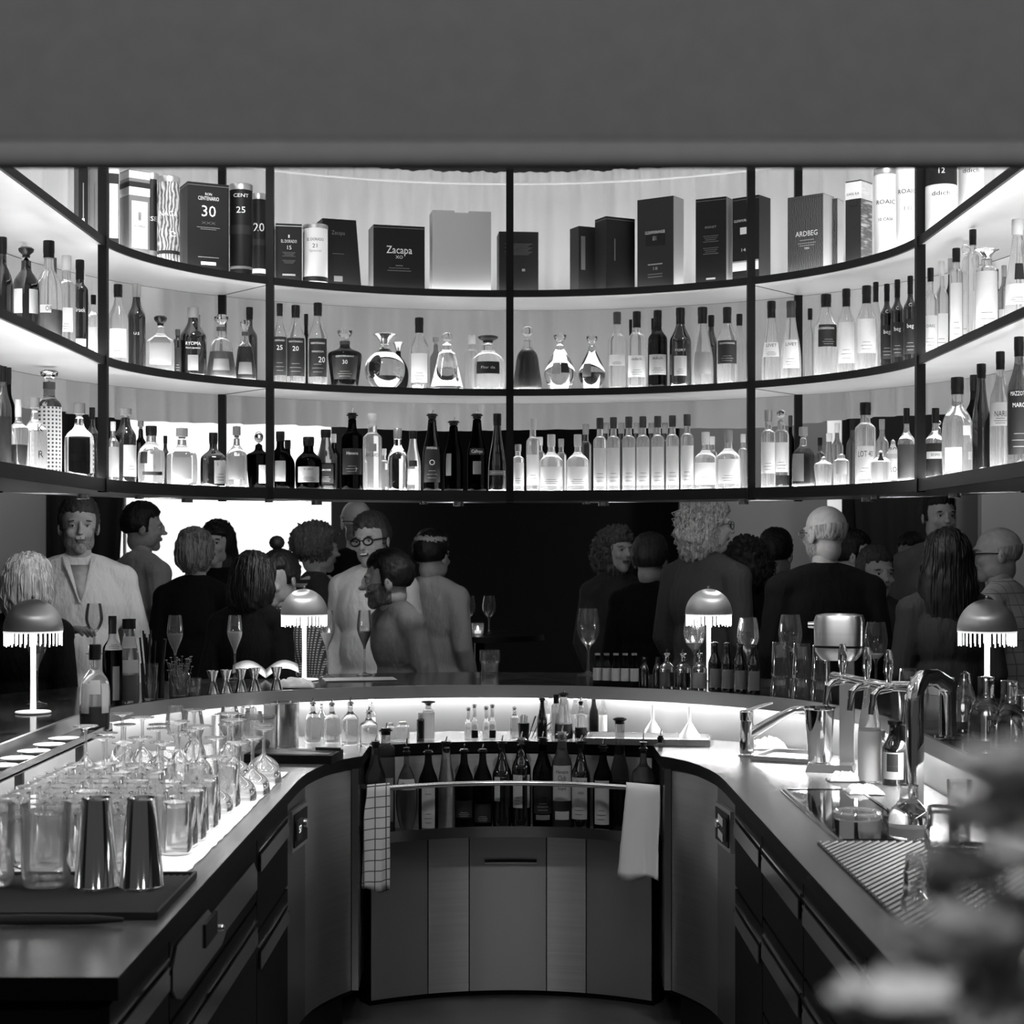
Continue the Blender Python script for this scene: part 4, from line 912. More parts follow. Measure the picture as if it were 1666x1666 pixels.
top_tube(392, 37, 301, 'box_black', 'black tube numbered 25 right of the large black box', t=.06, texts=[('CENT', .86, .04, .7, Wt), ('25', .70, .07, .4, Wt)], bands=[(.44, .54, 'box_dark'), (.06, .09, 'box_grey')])
top_tube(421, 24, 316, 'box_black', 'black tube numbered 20 beside the second front post', t=.12, texts=[('20', .60, .10, .8, Wt)], bands=[(.40, .47, 'box_dark'), (.08, .13, 'paper_tube')])
top_box(449, 491, 446, 364, 'box_black', 'black box numbered 15 with a flame mark, right of the second post', t=.05, texts=[('EL DORADO', 0, .69, .055, .60, Wt), ('15', 0, .58, .07, None, Wt)], bars=[(0, .78, .05, .05, Wt)]+lines(.50, 4)+lines(.36, 3)+[(0, .11, .5, .03, Gt)], band=[(.955, .965, 'paper_tube')])
top_tube(513, 40, 367, 'lime_tube', 'white tube numbered 21 with a dark base band', t=.07, texts=[('EL DORADO', .73, .05, .72, Kt), ('21', .62, .07, .2, Kt), ('Special', .54, .04, .5, Gt)], bands=[(.03, .11, 'box_dark')])
top_box(525, 588, 515, 357, 'box_black', 'tall black leaning-sided box behind the white tube numbered 21', t=.12, taper=.14, texts=[('Zacapa', -.1, .80, .06, .34, Dt)], bars=[(-.1, .14, .22, .08, Dt), (-.1, .5, .3, .004, Dt)], depth=.10)
top_box(608, 691, 599, 367, 'box_black', 'black cube-shaped box with flowing white script left of the large plain pale box', t=.05, side_m='box_grey', texts=[('Zacapa', 0, .61, .12, .50, Wt), ('XO', 0, .50, .05, .14, Wt)], bars=[(0, .37, .14, .008, Gt), (0, .33, .40, .008, Dt), (0, .29, .46, .008, Dt)])
top_box(704, 799, 698, 343, 'box_cream', 'plain pale cardboard box, largest in the middle of the upper shelf', t=.05, notch=True, depth=.11)
top_box(812, 876, 808, 377, 'box_dark', 'dark box with faint print behind the middle post', t=.07, bars=lines(.8, 9, .7)+[(.12, .37, .08, .04, Gt)])
top_box(942, 975, 926, 369, 'box_dark', 'dark box with fine print on its left side, left of the plain black box', t=.13, side_m='box_dark', bars=[(-.3, .6, .2, .5, 'box_grey')])
top_box(986, 1033, 966, 354, 'box_black', 'plain black box between the dark fine-print box and the tallest dark box', t=.07, depth=.09, bars=[(-.2, .55, .03, .3, Dt)])
top_box(1037, 1095, 1114, 322, 'box_dark', 'tallest dark box with a square medallion, fourth bay', side='R', t=.05, side_m='box_mid', texts=[('GLENMORANGIE', 0, .615, .035, .55, Wt), ('18', 0, .21, .035, .12, Gt)], bars=[(0, .55, .13, .05, Wt), (0, .55, .52, .17, 'box_black'), (0, .26, .4, .012, Gt), (0, .15, .4, .008, Dt), (0, .12, .4, .008, Dt)], depth=.09)  # lighter side panel puts the shelf light on that face into its colour
top_box(1132, 1181, 1192, 322, 'box_black', 'black box with dense small print, right of the tallest dark box', side='R', t=.07, side_m='box_mid', texts=[('SIGNET', 0, .66, .025, .38, Gt)], bars=lines(.56, 4)+lines(.42, 4)+[(0, .065, .3, .02, Gt)], depth=.07)
top_box(1192, 1234, 1256, 320, 'box_black', 'black box with white band and 14 on it behind the fourth post', side='R', t=.08, side_m='box_dark', texts=[('GLENMORANGIE', -.06, .72, .03, .75, Wt), ('14', -.08, .37, .04, .16, Wt)], bars=[(-.06, .60, .28, .08, Wt), (0, .18, .98, .10, 'paper_tube'), (0, .24, .98, .012, Gt)], depth=.09)
top_box(1282, 1338, 1358, 318, 'box_swirl', 'dark box with carved spirals and white blackletter word, fifth bay', side='R', t=.06, side_m='box_mid', texts=[('ARDBEG', .05, .50, .07, .62, Wt), ('TEN', .05, .31, .025, .14, Wt)], bars=[(0.05, .42, .4, .008, Gt), (0.05, .38, .5, .008, Gt), (0.05, .35, .42, .008, Gt)], depth=.09)
top_box(1352, 1362, 1373, 323, 'box_swirl', 'second spiral-patterned dark box mostly hidden behind the first', side='R', t=.15, side_m='box_mid', depth=.07)
top_box(1376, 1400, 1421, 294, 'box_dark', 'box picturing a dark mountain under a pale sky, fifth bay', side='R', t=.07, side_m='box_rock', band=[(.78, .985, 'paper_tube')], texts=[('CAOL ILA', 0, .84, .03, .8, Kt)], bars=[(0, .74, .5, .08, 'box_dark')], depth=.085)
top_tube(1441, 37, 276, 'lime_tube', 'left white tube with tall grey capitals, fifth bay', t=.06, texts=[('ROAIC', .60, .05, .9, Kt), ('10 CASK', .40, .035, .7, Kt)], bands=[(.985, 1.0, 'box_dark')])
top_tube(1476, 36, 262, 'lime_tube', 'right white tube with grey capitals, touching the right post', t=.08, texts=[('ROAIC', .64, .05, .9, Kt), ('10', .45, .05, .35, Gt)])
top_tube(1531, 50, 232, 'lime_tube', 'wide tube with a dark upper half and the numeral 12, right of the right post', t=.07, texts=[('12', .66, .06, .2, Wt), ('ddich', .42, .05, .6, Kt)], bands=[(.52, .93, 'box_black')])
top_tube(1580, 40, 200, 'lime_tube', 'wide half-dark tube at the far right end of the upper shelf', t=.08, texts=[('ddich', .46, .05, .7, Kt)], bands=[(.55, .93, 'box_black')])
# ================================================================ things on the bar top and worktop
BT = 1.0808; WK = .9002
def ring_r(x, y): return math.hypot((x-BCX)/BA, (y-BCY)/BB) if y > BCY else abs(x-BCX)/BA
def on_bar(x, y, R=.03, z=BT):
    """point of the bar top seen at x, y, pushed outwards along the line of sight until the object's foot is off the inner edge"""
    p = onp(x, y, z); 
    while ring_r(p.x, p.y) < 1+(R+.012)/BA: p.x *= 1.002; p.y *= 1.002
    while ring_r(p.x, p.y) > 1+(.62-R)/BA: p.x *= .998; p.y *= .998
    return p
def on_work(x, y, R=.03, z=WK):
    p = onp(x, y, z)
    while ring_r(p.x, p.y) > 1+(.07-R)/BA: p.x *= .998; p.y *= .998
    return p
def size(p, top): s = F/p.y; return s, EYE+(HY-top)/s-p.z
def tbottle(x, ybase, wpx, top, kind, g, cap, label, where='bar', z=None, **k):
    f = on_bar if where == 'bar' else on_work
    for _ in range(3):
        R0 = .03 if _ == 0 else R
        p = f(x, ybase, R0, z if z is not None else (BT if where == 'bar' else WK)); s, H = size(p, top); R = wpx/s/2
    return bottle(tuple(p), R, H, kind, g, cap, label, **k)
# ---------------------------------------------------------------- lamps
def table_lamp(x, ybase, label):
    p = on_bar(x, ybase, .055); o = thing('table_lamp', label, 'lamp', tuple(p), 0, 'fringed dome lamps on the bar')
    MB().lathe([(0, 0), (.054, 0), (.056, .003), (.054, .006), (.012, .009), (0, .009)], 32).build('base', 'plastic_white', o)
    MB().lathe([(0, .008), (.0095, .008), (.0085, .10), (.0080, .262), (0, .262)], 16).build('pole', 'lamp_pole', o)  # lamplight on the pole is put in as emission
    pr = [(.0915, .258)]+[(.0915*math.cos(a), .258+.098*math.sin(a)) for a in [PI/2*i/14 for i in range(1, 14)]]+[(0.004, .356)]
    inn = [(r*.965, z-.002) for r, z in reversed(pr)]
    MB().lathe(pr+inn+[pr[0]], 48).build('lamp_shade', 'brushed_dome', o)
    MB().lathe([(0, .355), (.005, .355), (.006, .361), (.004, .367), (0, .368)], 12).build('finial', 'chrome_soft', o)
    MB().lathe([(0, .268), (.07, .268), (.07, .272), (0, .272)], 32).build('bulb', 'lamp_bulb', o)
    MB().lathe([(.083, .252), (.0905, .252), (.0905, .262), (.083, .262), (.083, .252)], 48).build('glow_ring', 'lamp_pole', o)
    b = MB(); n = 36
    for k in range(n):
        a = 2*PI*k/n; r = .087; ln = .040+.006*((k*7) % 5)/5
        b.tube([(r*math.cos(a), r*math.sin(a), .254), (r*math.cos(a), r*math.sin(a), .254-ln)], .0021, 6)
    b.build('fringe', 'lamp_rod', o, 'glowing glass rods')
    d = bpy.data.lights.new('lamp_light', 'POINT'); d.energy = 1.6; d.shadow_soft_size = .03
    l = bpy.data.objects.new('lamp_light', d); COL.objects.link(l); l.parent = o; l.location = (0, 0, .235)
    return o
table_lamp(54, 1160, 'fringed dome table lamp at the far left, in front of the blonde person')
table_lamp(495, 1107, 'fringed dome table lamp left of centre, beside the person in a checked top')
table_lamp(1153, 1106, 'fringed dome table lamp right of centre, in front of the grey long-haired person')
table_lamp(1606, 1160, 'fringed dome table lamp at the far right beside the clear bottles')
# ---------------------------------------------------------------- stemware
def stem_prof(kind):
    return {'flute': [(.030, 0), (.031, .003), (.005, .008), (.0035, .02), (.0035, .095), (.006, .112), (.016, .135), (.028, .165), (.0295, .185), (.027, .212), (.0225, .245)],
            'wine':  [(.034, 0), (.035, .003), (.006, .008), (.004, .02), (.004, .075), (.008, .088), (.026, .105), (.037, .135), (.036, .160), (.031, .190), (.028, .205)],
            'coupe': [(.033, 0), (.034, .003), (.006, .008), (.004, .02), (.004, .085), (.008, .093), (.030, .105), (.046, .122), (.050, .145), (.050, .160)],
            'martini': [(.036, 0), (.037, .003), (.006, .008), (.004, .02), (.004, .105), (.010, .112), (.030, .122), (.044, .136), (.046, .160), (.050, .195)]}[kind]
def stemglass(p, kind, label, fill=None, k=1.0, up=True, group=None, m='thin_glass', rz=0, light=False, top=None):
    if top: k = size(p, top)[1]/stem_prof(kind)[-1][1]
    o = thing('wine_glass' if kind != 'flute' else 'champagne_glass', label, 'glass', tuple(p), rz, group)
    pr = smooth_profile([(0, 0)]+[(r*k, z*k) for r, z in stem_prof(kind)], 1); H = pr[-1][1]
    if not up: pr = [(r, H-z) for r, z in pr]
    i0 = next(i for i, (r, z) in enumerate(pr) if (z if up else H-z) > (.088 if kind != 'coupe' else .09)*k)
    if light:
        MB().lathe(pr, 16).build('glass_body', m, o); return o
    MB().lathe(pr[:i0+1], 24).build('stem', m, o)
    MB().lathe(pr[i0:], 28).build('bowl', m, o)
    if fill:
        fr, fm = fill; pts = [(r*.95, z) for r, z in pr[i0:] if z < fr*H]; zt = fr*H
        pts = [(0, pts[0][1])]+pts+[(rad_at(pr, zt)*.95, zt), (0, zt)]
        MB().lathe(pts, 24).build('drink', fm, o)
    return o
stemglass(on_bar(60, 1146, .04), 'flute', 'tall glass half hidden behind the pole of the far left lamp', k=1.12, fill=(.60, 'liquid_pale'), top=1010)
stemglass(on_bar(285, 1100, .04), 'flute', 'champagne glass, left of the pair in front of the streaked-hair person', fill=(.72, 'liquid_fizz'), k=1.0, top=1001)
stemglass(on_bar(382, 1100, .04), 'flute', 'champagne glass full of pale fizz, in front of the dark bob', fill=(.74, 'liquid_fizz'), k=1.0, top=1001)
stemglass(on_bar(532, 1102, .04), 'flute', 'champagne glass right beside the lamp left of centre', fill=(.66, 'liquid_fizz'), k=1.08, top=993)
stemglass(on_bar(593, 1090, .04), 'flute', 'champagne glass in front of the smiling person with glasses', fill=(.68, 'liquid_mid'), k=1.02, top=993)
stemglass(on_bar(957, 1085, .04), 'wine', 'empty wine glass left of the five small bottles', k=1.0, top=990)
stemglass(on_bar(1130, 1088, .04), 'wine', 'wine glass with a little wine behind the lamp right of centre', k=1.02, fill=(.55, 'liquid_pale'), top=1000)
stemglass(on_bar(1217, 1085, .04), 'wine', 'empty wine glass behind the four dark bottles', k=1.0, top=1005)
stemglass(on_bar(1286, 1082, .04), 'wine', 'empty wine glass standing behind the upturned highball glasses', k=1.04, top=1000)
stemglass(on_bar(1425, 1108, .045), 'wine', 'large wine glass right of the drink mixer head', k=1.14, fill=(.52, 'liquid_pale'), top=1012)
# tumbler
def tumbler(p, R, H, label, up=True, m='thin_glass', facets=10, name='tumbler', group=None, light=False, water=None, loc=None):
    o = thing(name, label, 'glass', tuple(p), 0, group)
    rf = (lambda a, z: 1+.025*math.cos(a*facets)) if facets else None
    pr = [(0, .0), (R*.80, .0), (R*.84, .004), (R*.86, H*.42), (R*.97, H*.50), (R, H*.55), (R, H)] if name == 'tumbler' else [(0, 0), (R*.80, 0), (R*.83, .003), (R, H)]
    if not up: pr = [(r, H-z) for r, z in pr]
    MB().lathe(pr, 20 if light else 30, rfun=rf).build('glass_body', m, o)
    inn = [(0, .012), (R*.72, .012), (R*.80, H*.45)] if up else [(0, H-.012), (R*.72, H-.012), (R*.80, H*.55)]
    if not light: MB().lathe(inn, 20).build('thick_base', 'thin_bright', o)
    return o
tumbler(on_bar(797, 1097, .04), .041, .098, 'ribbed empty tumbler standing alone near the middle of the bar', facets=12)
def mirror_tin(p, R0, R1, H, label, group=None, m='chrome', name='shaker_tin', up=False):
    o = thing(name, label, 'shaker tin', tuple(p), 0, group)
    pr = [(0, H-.004), (R1*.86, H-.004), (R1*.92, H), (R1, H-.003), (R0, .006), (R0*1.03, .004), (R0*1.03, 0), (R0*.97, 0)]
    if up: pr = [(0, .003), (R1*.9, .003), (R1, 0), (R0, H-.004), (R0*1.03, H-.003), (R0*1.03, H), (R0*.96, H), (R0*.96, H-.01), (R1*.9, .01), (0, .01)]
    MB().lathe(pr, 40, sq=2).build('tin_body', m, o, angle=30)
    return o
# ---------------------------------------------------------------- left bar top
tray = thing('side_tray', 'narrow dark tray along the left bar edge holding a row of saucers', 'tray', (-1.275, 4.3, 1.0))
b = MB(); b.box((0, 0, .040), (.108, 1.56, .008)); b.build('tray_floor', 'counter_black', tray)
b = MB(); b.box((.052, 0, .05), (.004, 1.56, .022)); b.build('tray_rim', 'chrome_soft', tray)
for yy in (-.6, 0, .6): MB().box((.0, yy, -.032), (.02, .02, .134)).build('bracket', 'steel_black', tray)
for k in range(9):
    yy = 3.56+k*.147
    o = MB().lathe([(0, .0), (.028, .0), (.030, .003), (.044, .008), (.0445, .010), (.041, .008), (.028, .006), (0, .005)], 28).build('saucer', 'plastic_white')
    o.location = (-1.277, yy, 1.0455); o.rotation_euler = (0, 0, 0)
    tag(o, 'white saucer in the row along the left bar edge, '+('nearest the eye', 'second nearest', 'third nearest', 'fourth nearest', 'middle one', 'fourth from the lamp end', 'third from the lamp end', 'second from the lamp end', 'last, beside the cognac bottle')[k], 'saucer', 'row of white saucers')
p = Vector((-1.255, 5.0, 1.0445)); s_ = F/p.y
bottle(tuple(p), .045, .262, 'flask', 'c', 'k', 'clear flask-shaped bottle a third full of dark spirit with pale wing labels, left', liq=(.30, 'liquid_dark'), lab=[(.22, .56, 20, 'w', -42), (.22, .56, 18, 'w', 44), (.44, .60, 22, 'w', 0, 1)])
tbottle(183, 1158, 32, 1002, 'std', 's', 'K', 'dark bottle with a white neck label behind the flask of dark spirit, left', lab=[(.62, .80, 60, 'w', 0), (.06, .44, 20, 'g', 10)], turn=.2)
tbottle(210, 1154, 33, 1008, 'milk', 'c', 'K', 'clear bulging bottle with black cap and white neck band, left bar', lab=[(.36, .52, 62, 'w', 0, 1), (.66, .80, 62, 'w', 0, 1)], liq=(.34, 'liquid_mid'))
p = on_bar(243, 1152, .03)
o = tumbler(p, .030, .125, 'straight glass holding black straws on the left bar', name='straw_glass', facets=0)
for k in range(9):
    a = k*.7; dx, dy = .012*math.cos(a), .012*math.sin(a); lean = (.012*math.cos(k*2.1)-.008)
    q = MB().tube([(dx, dy, .008), (dx+lean*1.6, dy+.01, .20+.012*(k % 4))], .0032, 6).build('drinking_straw', 'cap_black')
    q.location = tuple(p); tag(q, 'thin black drinking straw standing in the straight glass on the left bar', 'straw', 'black drinking straws')
p = on_bar(262, 1150, .02); q = MB().tube([(0, 0, .003), (.003, .002, .12), (.012, .004, .205)], [.011, .008, .006], 10).build('muddler', 'cap_black'); q.location = tuple(p); tag(q, 'black muddler standing between the straw glass and the herb jar', 'muddler')
p = on_bar(292, 1152, .04)
o = thing('herb_jar', 'glass jar stuffed with sprigs of herbs on the left bar', 'jar', tuple(p))
MB().lathe([(0, 0), (.034, 0), (.037, .004), (.037, .075), (.030, .085), (.032, .095), (.030, .095)], 24).build('jar_body', 'thin_glass', o)
b = MB(); rr = random.Random(3)
for k in range(46):
    a = rr.random()*6.28; r0 = .02*rr.random(); h = .05+.07*rr.random(); a2 = a+rr.uniform(-.6, .6); r1 = .02+.028*rr.random()
    b.tube([(r0*math.cos(a), r0*math.sin(a), .01), (r1*.6*math.cos(a2), r1*.6*math.sin(a2), h*.6), (r1*math.cos(a2), r1*math.sin(a2), h+.02)], .0009, 4)
    b.ell((r1*math.cos(a2), r1*math.sin(a2), h+.02), (.005, .003, .002), 6)
b.build('herb_sprigs', 'box_grey', o)
tumbler(on_bar(315, 1146, .03), .027, .062, 'small tea glass right of the herb jar', facets=0, name='tea_glass')
for k, (x, yb, tp, lb) in enumerate(((346, 1135, 1099, 'leftmost of the row of jiggers'), (368, 1134, 1098, 'second from the left in the row'), (392, 1133, 1096, 'middle of the row of jiggers'), (414, 1131, 1092, 'fourth from the left in the row'), (450, 1128, 1092, 'standing apart at the right'))):
    p = on_bar(x, yb, .022); s_, H = size(p, tp); H = .083; R = .0225
    o = thing('jigger', 'steel double jigger, '+lb, 'jigger', tuple(p), 0, 'steel jiggers')
    MB().lathe([(R, 0), (R*1.02, .001), (R*.45, H*.55), (R*.45, H*.57), (R*.95, H), (R*.9, H), (R*.4, H*.6), (0, H*.59)], 28).build('cup', 'chrome', o)
# crumpled cloth and menus
def crumple(loc, sx, sy, sz, name, m, label, cat, seed=0, rz=0, folds=3):
    b = MB(); n = 26; v = []; f = []
    for j in range(n+1):
        for i in range(n+1):
            u, w_ = i/n*2-1, j/n*2-1; e = 1-max(abs(u), abs(w_))**4
            nz = noise.noise((u*folds+seed, w_*folds, seed))*.6+noise.noise((u*folds*2.3, w_*folds*2.3+seed, 3))*.3
            v.append((u*sx*(1+.12*noise.noise((w_*2, seed, 1))), w_*sy*(1+.12*noise.noise((u*2, 7, seed))), sz*e*(.55+.6*nz)+.0016))
    for j in range(n):
        for i in range(n): k = j*(n+1)+i; f.append((k, k+1, k+n+2, k+n+1))
    b.add(v, f); o = b.build(name, m, angle=0); md = o.modifiers.new('thickness', 'SOLIDIFY'); md.thickness = .0015; md.offset = 1
    o.location = loc; o.rotation_euler = (0, 0, rz); return tag(o, label, cat)
crumple(tuple(on_bar(480, 1124, .05)), .07, .035, .05, 'napkin', 'cloth_white', 'crumpled white napkin beside the right-hand jigger', 'napkin', 2)
p = on_bar(585, 1106, .09); o = MB().box((0, 0, .002), (.28, .15, .003)).build('menu_card', 'box_grey'); o.location = (p.x, p.y, BT+.0003); o.rotation_euler = (0, 0, .2); tag(o, 'menu card lying flat on the bar beside the lamp left of centre', 'menu')
mn = thing('open_menu', 'open booklet lying before the person in the checked top', 'menu', (-.98, 6.62, BT+.004), .15)
for sgn in (-1, 1):
    b = MB(); v = []; n = 8
    for i in range(n+1):
        u = i/n; v += [(sgn*u*.13, -.09, .028*math.sin(u*PI)+.02*u), (sgn*u*.13, .09, .028*math.sin(u*PI)+.02*u+.02)]
    b.add(v, [(2*i, 2*i+2, 2*i+3, 2*i+1) if sgn > 0 else (2*i+1, 2*i+3, 2*i+2, 2*i) for i in range(n)])
    q = b.build('page', 'plastic_white', mn, angle=0); md = q.modifiers.new('t', 'SOLIDIFY'); md.thickness = .002
# ---------------------------------------------------------------- right bar top
nm5 = ('leftmost', 'second', 'middle', 'fourth', 'rightmost')
for k, x in enumerate((972, 987, 1002, 1017, 1032)):
    tbottle(x, 1118, 15, 1063, 'beer', 's', 'g', nm5[k]+' of the five small pale-labelled bottles on the right bar', lab=[(.18, .56, 64, 'w', 0, 1)], group='five small labelled bottles')
for x, l in ((1048, 'left'), (1070, 'right')):
    tbottle(x, 1118, 15, 1068, 'beer', 'k', 'r', l+' one of two tiny black dropper bottles beside the small pale-labelled bottles')
for x, l, lq in ((1085, 'left', 'liquid_mid'), (1111, 'middle', 'liquid_dark'), (1138, 'right', 'liquid_pale')):
    tbottle(x, 1125, 25, 1056, 'squat', 'x', 'U', l+' of three cut-glass bitters bottles with dasher tops', liq=(.42, lq), cat='bitters bottle')
for k, x in enumerate((1163, 1183, 1204, 1226)):
    tbottle(x, 1129+k*1.2, 22, 1044+k*1.0, 'beer', 'k', 'n', ('leftmost', 'second', 'third', 'rightmost')[k]+' of four dark beer bottles with diamond labels', lab=[(.08, .46, 50, 'g', 6)], txt=[('◊', .28, .16, 'w', .8)] if False else [], group='four dark beer bottles')
for k, (x, yb, tp) in enumerate(((1270, 1143, 1052), (1305, 1147, 1055), (1336, 1150, 1060))):
    p = on_bar(x, yb, .04)
    lb = ('left', 'middle', 'right')[k]
    tumbler(p, .036, .070, lb+' lower highball glass under the upturned stack by the mixer', up=False, name='highball_glass', facets=0)
    tumbler((p.x, p.y, p.z+.0705), .033, .118, lb+' upturned highball glass on top of the stack by the mixer', up=False, name='highball_glass', facets=8)
tumbler(on_bar(1478, 1100, .04), .038, .082, 'upturned tumbler behind the clear tap handles on the right', up=False, name='highball_glass', facets=8)
for k, (x, yb, w_, h_, lb) in enumerate(((1503, 1102, .044, .055, 'white plastic tub with a lid, the taller one behind the taps'), (1530, 1112, .046, .060, 'white plastic tub with a lid, nearer the right-hand lamp'))):
    p = on_bar(x, yb, .045); o = thing('plastic_tub', lb, 'tub', tuple(p))
    MB().lathe([(0, 0), (w_*.85, 0), (w_, h_*.8), (0, h_*.8)], 28).build('tub_body', 'plastic_white', o)
    MB().lathe([(0, h_*.8), (w_*1.05, h_*.8), (w_*1.05, h_), (0, h_)], 28).build('lid', 'cap_white', o)
for x, yb, w_, tp, lb in ((1570, 1190, 38, 1083, 'clear water bottle left of the two wide ones, beside the right lamp'), (1604, 1222, 58, 1100, 'wide clear bottle behind its twin at the right'), (1642, 1238, 60, 1106, 'wide clear open bottle nearest the right edge'), (1664, 1226, 50, 1130, 'clear bottle cut off by the right edge of the photo')):
    tbottle(x, yb, w_, tp, 'jug' if w_ > 40 else 'slim', 'x', 'n', lb, liq=(.16, 'liquid_mid'))
# candle and glasses on a small table far behind
tb = thing('round_table', 'small dark table far behind the bar carrying a candle', 'table', (-.17, 9.0, 0))
MB().lathe([(0, 1.10), (.35, 1.10), (.35, 1.13), (0, 1.13)], 32).build('tabletop', 'cap_black', tb)
MB().lathe([(0, 0), (.2, 0), (.2, .02), (.03, .03), (.03, 1.10), (0, 1.10)], 16).build('pedestal', 'cap_black', tb)
cd = thing('candle_holder', 'small glass candle holder glowing in the dark far behind the bar', 'candle', (-.18, 8.9, 1.1305))
MB().lathe([(0, 0), (.030, 0), (.033, .062), (.030, .062), (.027, .006), (0, .006)], 20).build('holder', 'thin_tint', cd)
MB().lathe([(0, .006), (.022, .006), (.022, .022), (0, .022)], 16).build('wax', 'candle_glass', cd)
MB().lathe([(0, .022), (.005, .028), (.004, .038), (0, .048)], 8).build('flame', 'candle_flame', cd)
stemglass((-.23, 8.98, 1.1305), 'wine', 'faint wine glass left of the candle far behind the bar', k=1.0)
stemglass((-.12, 8.98, 1.1305), 'wine', 'faint wine glass right of the candle far behind the bar', k=1.0)
# ---------------------------------------------------------------- worktop, middle
nmd = ('first', 'second', 'third', 'fourth', 'fifth')
for k, (x, yb, w_, tp) in enumerate(((509, 1207, 26, 1135), (540, 1207, 26, 1136), (570, 1210, 28, 1134), (600, 1212, 30, 1150), (523, 1198, 16, 1136))):
    tbottle(x, yb, w_, tp, 'squat', 'x', 'U', (('first', 'second', 'third', 'fourth')[k]+' from the left of the bulb cruets with pourers, left of centre') if k < 4 else 'slim cruet with a pourer behind the first bulb cruet', where='work')
tbottle(604, 1192, 18, 1138, 'slim', 'c', 'w', 'tall slender white-capped bottle among the bulb cruets', where='work', lab=[(.1, .5, 50, 'w')])
tbottle(655, 1205, 22, 1174, 'cyl', 'c', 'w', 'short white jar with a wide lid, left of centre', where='work', lab=[(.1, .7, 80, 'w', 0, 1)])
tbottle(636, 1206, 14, 1176, 'cyl', 'c', 'w', 'small white tub left of the wide-lidded jar', where='work', lab=[(.1, .7, 80, 'w', 0, 1)])
tbottle(684, 1205, 13, 1160, 'cyl', 'k', 'W', 'slim dark vial with a long white cap, left of the hat-capped bottle', where='work')
o = tbottle(697, 1204, 19, 1141, 'cyl', 'c', 'v', 'white bottle with a black hat-shaped cap, left of centre', where='work', lab=[(.05, .72, 85, 'w', 0, 1)])
for c_ in o.children:
    if c_.name.startswith('stopper'): c_.data.materials.clear(); c_.data.materials.append(MATS['cap_black'])
for k, (x, tp) in enumerate(((762, 1155), (772, 1150), (791, 1153), (801, 1150))):
    tbottle(x, 1204, 12, tp, 'jug', 'x', 'U', ('far left', 'inner left', 'inner right', 'far right')[k]+' of four tiny pourer bottles just left of the middle', where='work', liq=(.3, 'liquid_dark') if k % 2 else None)
tbottle(837, 1202, 14, 1149, 'std', 'x', 'U', 'small pourer bottle just right of the middle', where='work')
p = on_work(852, 1203, .03); o = thing('straw_cup', 'dark cup of clear tubes on the middle worktop', 'cup', tuple(p))
MB().lathe([(0, 0), (.018, 0), (.022, .06), (.020, .06), (.016, .004), (0, .004)], 20).build('cup_body', 'cap_black', o)
b = MB()
for k in range(6): b.tube([(.006*math.cos(k), .006*math.sin(k), .006), (.012*math.cos(k), .012*math.sin(k), .085+.003*(k % 3))], .003, 6)
b.build('tubes', 'plastic_clear_white', o)
for k in range(5):
    p = on_work(860+k*5, 1203, .02); q = MB().tube([(0, 0, .004), (.012+.006*k, .0, .045), (.026+.008*k, .004, .085-.006*k)], [.0018, .0018, .003], 6).build('bar_spoon', 'chrome'); q.location = tuple(p); tag(q, 'thin steel bar spoon leaning right among the middle tools, '+('leftmost', 'second from left', 'central one', 'second from right', 'rightmost')[k], 'spoon', 'leaning bar spoons')
tbottle(882, 1203, 17, 1134, 'slim', 'k', 'u', 'black bottle with a pourer among the tools in the middle', where='work')
tbottle(905, 1204, 16, 1130, 'cyl', 'c', 'K', 'bottle with a tall dark neck sleeve and white top, middle worktop', where='work', lab=[(.1, .6, 60, 'w', 0, 1)])
tbottle(917, 1205, 30, 1123, 'cone', 'c', 'u', 'conical flask with a pourer, dark spirit inside, right of the middle', where='work', liq=(.34, 'liquid_dark'))
tbottle(945, 1204, 20, 1134, 'squat', 'c', 'u', 'squat bottle with a pourer right of the conical flask', where='work', liq=(.3, 'liquid_dark'))
for k, (x, d) in enumerate(((888, 0), (922, 0), (936, 0), (952, 0), (966, 1), (981, 0))):
    tbottle(x, 1186, 14, 1131, 'beer', 's' if d else 'c', 'W' if not d else 'w', ('small white-capped bottle against the back panel, leftmost', 'small white-capped bottle hidden behind the conical flask', 'small white-capped bottle just right of the conical flask', 'small white-capped bottle in the middle of the back row', 'small dark bottle with a short cap between white-capped ones', 'small white-capped bottle at the right end of the back row')[k], where='work', lab=[] if d else [(.08, .5, 64, 'w', 0, 1)])
# sink, drainer, funnels, tap
sk = thing('sink_basin', 'shallow white drainer basin right of the middle worktop', 'sink', (.49, 5.95, WK), -.15)
b = MB(); 
for (c_, d_) in (((0, .10, .012), (.44, .008, .022)), ((0, -.10, .012), (.44, .008, .022)), ((-.22, 0, .012), (.008, .20, .022)), ((.22, 0, .012), (.008, .20, .022))): b.box(c_, d_)
b.build('rim', 'chrome_soft', sk); MB().box((0, 0, .004), (.43, .19, .004)).build('basin_floor', 'plastic_white', sk)
for x, lb in ((1062, 'white funnel standing upside down, the left one'), (1122, 'white funnel standing upside down, the right one beside the tap')):
    p = on_work(x, 1190, .05, WK); p.z = WK+.024*0+.007; o = thing('funnel', lb, 'funnel', tuple(p))
    MB().lathe([(.036, .0), (.038, .0), (.036, .012), (.006, .058), (.0045, .115), (.0035, .115), (.005, .058), (.034, .010)], 28).build('cone', 'plastic_clear_white', o)
p = on_work(1215, 1230, .03); tp_ = thing('tap', 'chrome mixer tap with a long angled spout on the right worktop', 'tap', tuple(p))
MB().lathe([(0, 0), (.030, 0), (.030, .006), (.024, .010), (.024, .118), (.0235, .120), (.024, .122), (.024, .148), (.020, .152), (0, .152)], 28).build('body', 'chrome', tp_)
